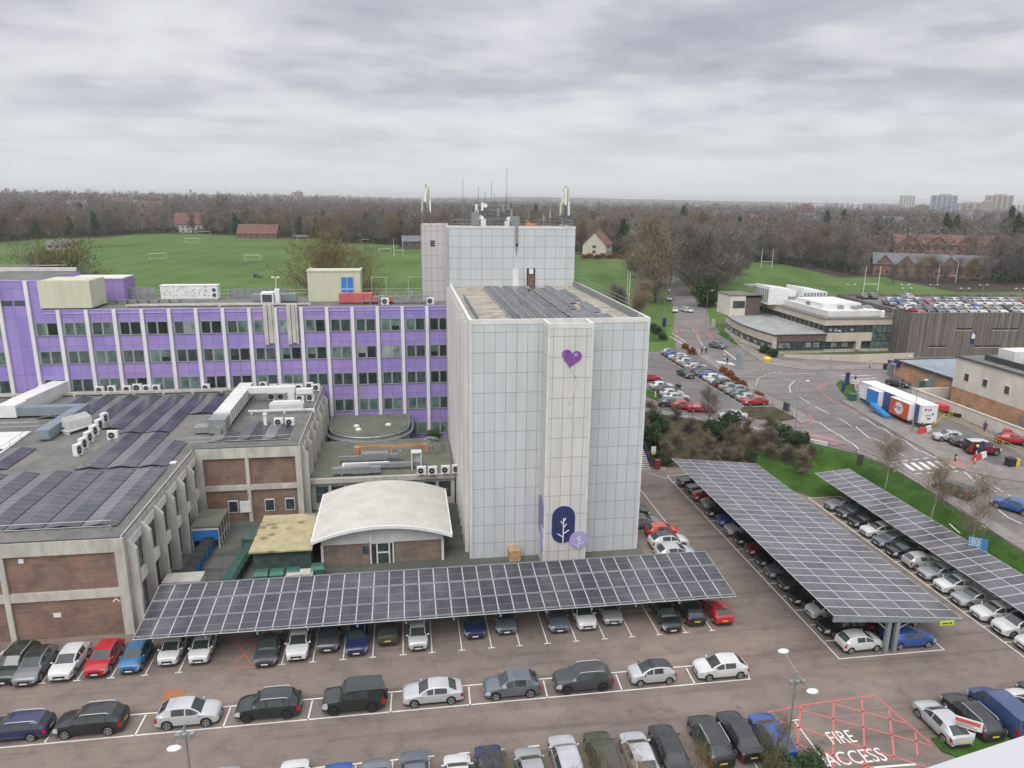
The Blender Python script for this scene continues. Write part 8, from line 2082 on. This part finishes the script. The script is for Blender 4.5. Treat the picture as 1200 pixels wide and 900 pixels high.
# --- people, a few pixels tall
skin = mat('skin', (.42,.26,.19), .6, var=.05); hair = mat('dark hair', (.02,.016,.013), .8, var=0)
def person(px, py, rz, label, top, legs, stride=.2, z=None):
    p = on(px, py, 3.0); 
    bm = bmesh.new(); J = [((0,0,.95),.16),((0,0,1.2),.15),((0,0,1.42),.17),((0,0,1.52),.065),((0,.01,1.64),.10),((0,.01,1.74),.085),
        ((-.10,0,.88),.10),((-.10,stride,.48),.065),((-.10,stride*.75,.08),.05),((-.10,stride*.75+.14,.04),.045),
        ((.10,0,.88),.10),((.10,-stride*.6,.48),.065),((.10,-stride*1.3,.10),.05),((.10,-stride*1.3+.13,.04),.045),
        ((-.21,0,1.40),.065),((-.26,-.08,1.12),.05),((-.25,.06,.88),.04),((-.25,.09,.80),.04),((.21,0,1.40),.065),((.26,.08,1.12),.05),((.25,.16,.88),.04),((.25,.18,.80),.04)]
    Ed = [(0,1),(1,2),(2,3),(3,4),(4,5),(0,6),(6,7),(7,8),(8,9),(0,10),(10,11),(11,12),(12,13),(2,14),(14,15),(15,16),(16,17),(2,18),(18,19),(19,20),(20,21)]
    me = bpy.data.meshes.new('body'); me.from_pydata([j[0] for j in J], Ed, [])
    o = bpy.data.objects.new('body', me); col.objects.link(o)
    sk = o.modifiers.new('skin', 'SKIN'); 
    if not me.skin_vertices: 
        bm.from_mesh(me); bm.verts.layers.skin.verify(); bm.to_mesh(me)
    bm.free()
    for v, j in zip(me.skin_vertices[0].data, J): v.radius = (j[1], j[1]*.85)
    me.skin_vertices[0].data[0].use_root = True
    o.modifiers.new('sub', 'SUBSURF').levels = 1
    dg = bpy.context.evaluated_depsgraph_get(); dg.update(); me2 = bpy.data.meshes.new_from_object(o.evaluated_get(dg))
    bpy.data.objects.remove(o)
    me2.materials.clear()
    for m_ in (legs, top, skin): me2.materials.append(m_)
    for f in me2.polygons:
        c = f.center; f.use_smooth = True
        f.material_index = 2 if (c.z > 1.5 or (abs(c.x) > .2 and c.z < .86)) else (1 if c.z > .86 else 0)
    t = bpy.data.objects.new('person', me2); col.objects.link(t); t.location = p; t.rotation_euler.z = rz; tag(t, label, 'person')
    q = MB(); q.ball((0,-.01,1.72),.115,10,6,0,(.95,1,.8)); q.build('hair', hair, t)
dk1 = mat('dark coat', (.02,.021,.026), .85, var=.1); dk2 = mat('dark trousers', (.03,.032,.042), .85, var=.1); bl = mat('blue coat', (.05,.09,.18), .85, var=.1); wc = mat('cream coat', (.42,.36,.28), .85, var=.1)
person(822,416,R(200),'person in dark clothes crossing the road by the hedge, left of two', dk1, dk2); person(827,416,R(190),'person in dark clothes crossing the road by the hedge, right of two', dk1, dk2)
person(852,427,R(90),'person in dark clothes on the crossing by the clinic', dk1, dk2); person(793,459,R(150),'person in dark coat between the parked cars, left of two', dk1, dk2); person(796,460,R(160),'person in dark coat between the parked cars, right of two', dk1, dk1)
person(1019,432,R(90),'person in a pale top walking beside the ramp wall', wc, dk2); person(1002,449,R(60),'person in dark coat near the blue sign panels', dk1, dk2); person(1153,506,R(-90),'person in a blue coat by the yellow barrier rail', bl, dk2)
# --- pale ledge of our own building, just under the viewpoint at the right
a_ = at(1085,900,36.2); b_ = at(1200,862,36.2); d_ = (b_-a_).normalized(); n_ = Vector((d_.y,-d_.x,0))
if n_.y > 0: n_ = -n_
p0 = a_-d_*0.25; p1 = b_+d_*1.2
m = MB(); m.prism([p0[:2], p1[:2], (p1+n_*.55)[:2], (p0+n_*.55)[:2]], 36.14, 36.2); o = m.build('window_ledge', mat('ledge white', (.50,.51,.52), .5, var=.03)); tag(o, 'white window ledge of the viewing building in the bottom right corner', 'ledge')
p0 += n_*.12; p1 += n_*.12
m = MB(); m.prism([p0[:2], p1[:2], (p1+n_*.3)[:2], (p0+n_*.3)[:2]], 0, 36.139); o = m.build('wall', MATS['white render'], o)
# --- haze
hm = bpy.data.materials.new('haze'); hm.use_nodes = True; ht = hm.node_tree; ht.nodes.clear()
ho = ht.nodes.new('ShaderNodeOutputMaterial'); hv = ht.nodes.new('ShaderNodeVolumePrincipled'); ht.links.new(hv.outputs[0], ho.inputs['Volume'])
hv.inputs['Color'].default_value = (.98,.985,1,1); hv.inputs['Density'].default_value = 0.00015; hv.inputs['Anisotropy'].default_value = 0.2
HAZE = True
if HAZE:
    m = MB(); m.box(-9000, 9000, -100, 9500, -3, 72); o = m.build('haze', hm); o['kind'] = 'stuff'
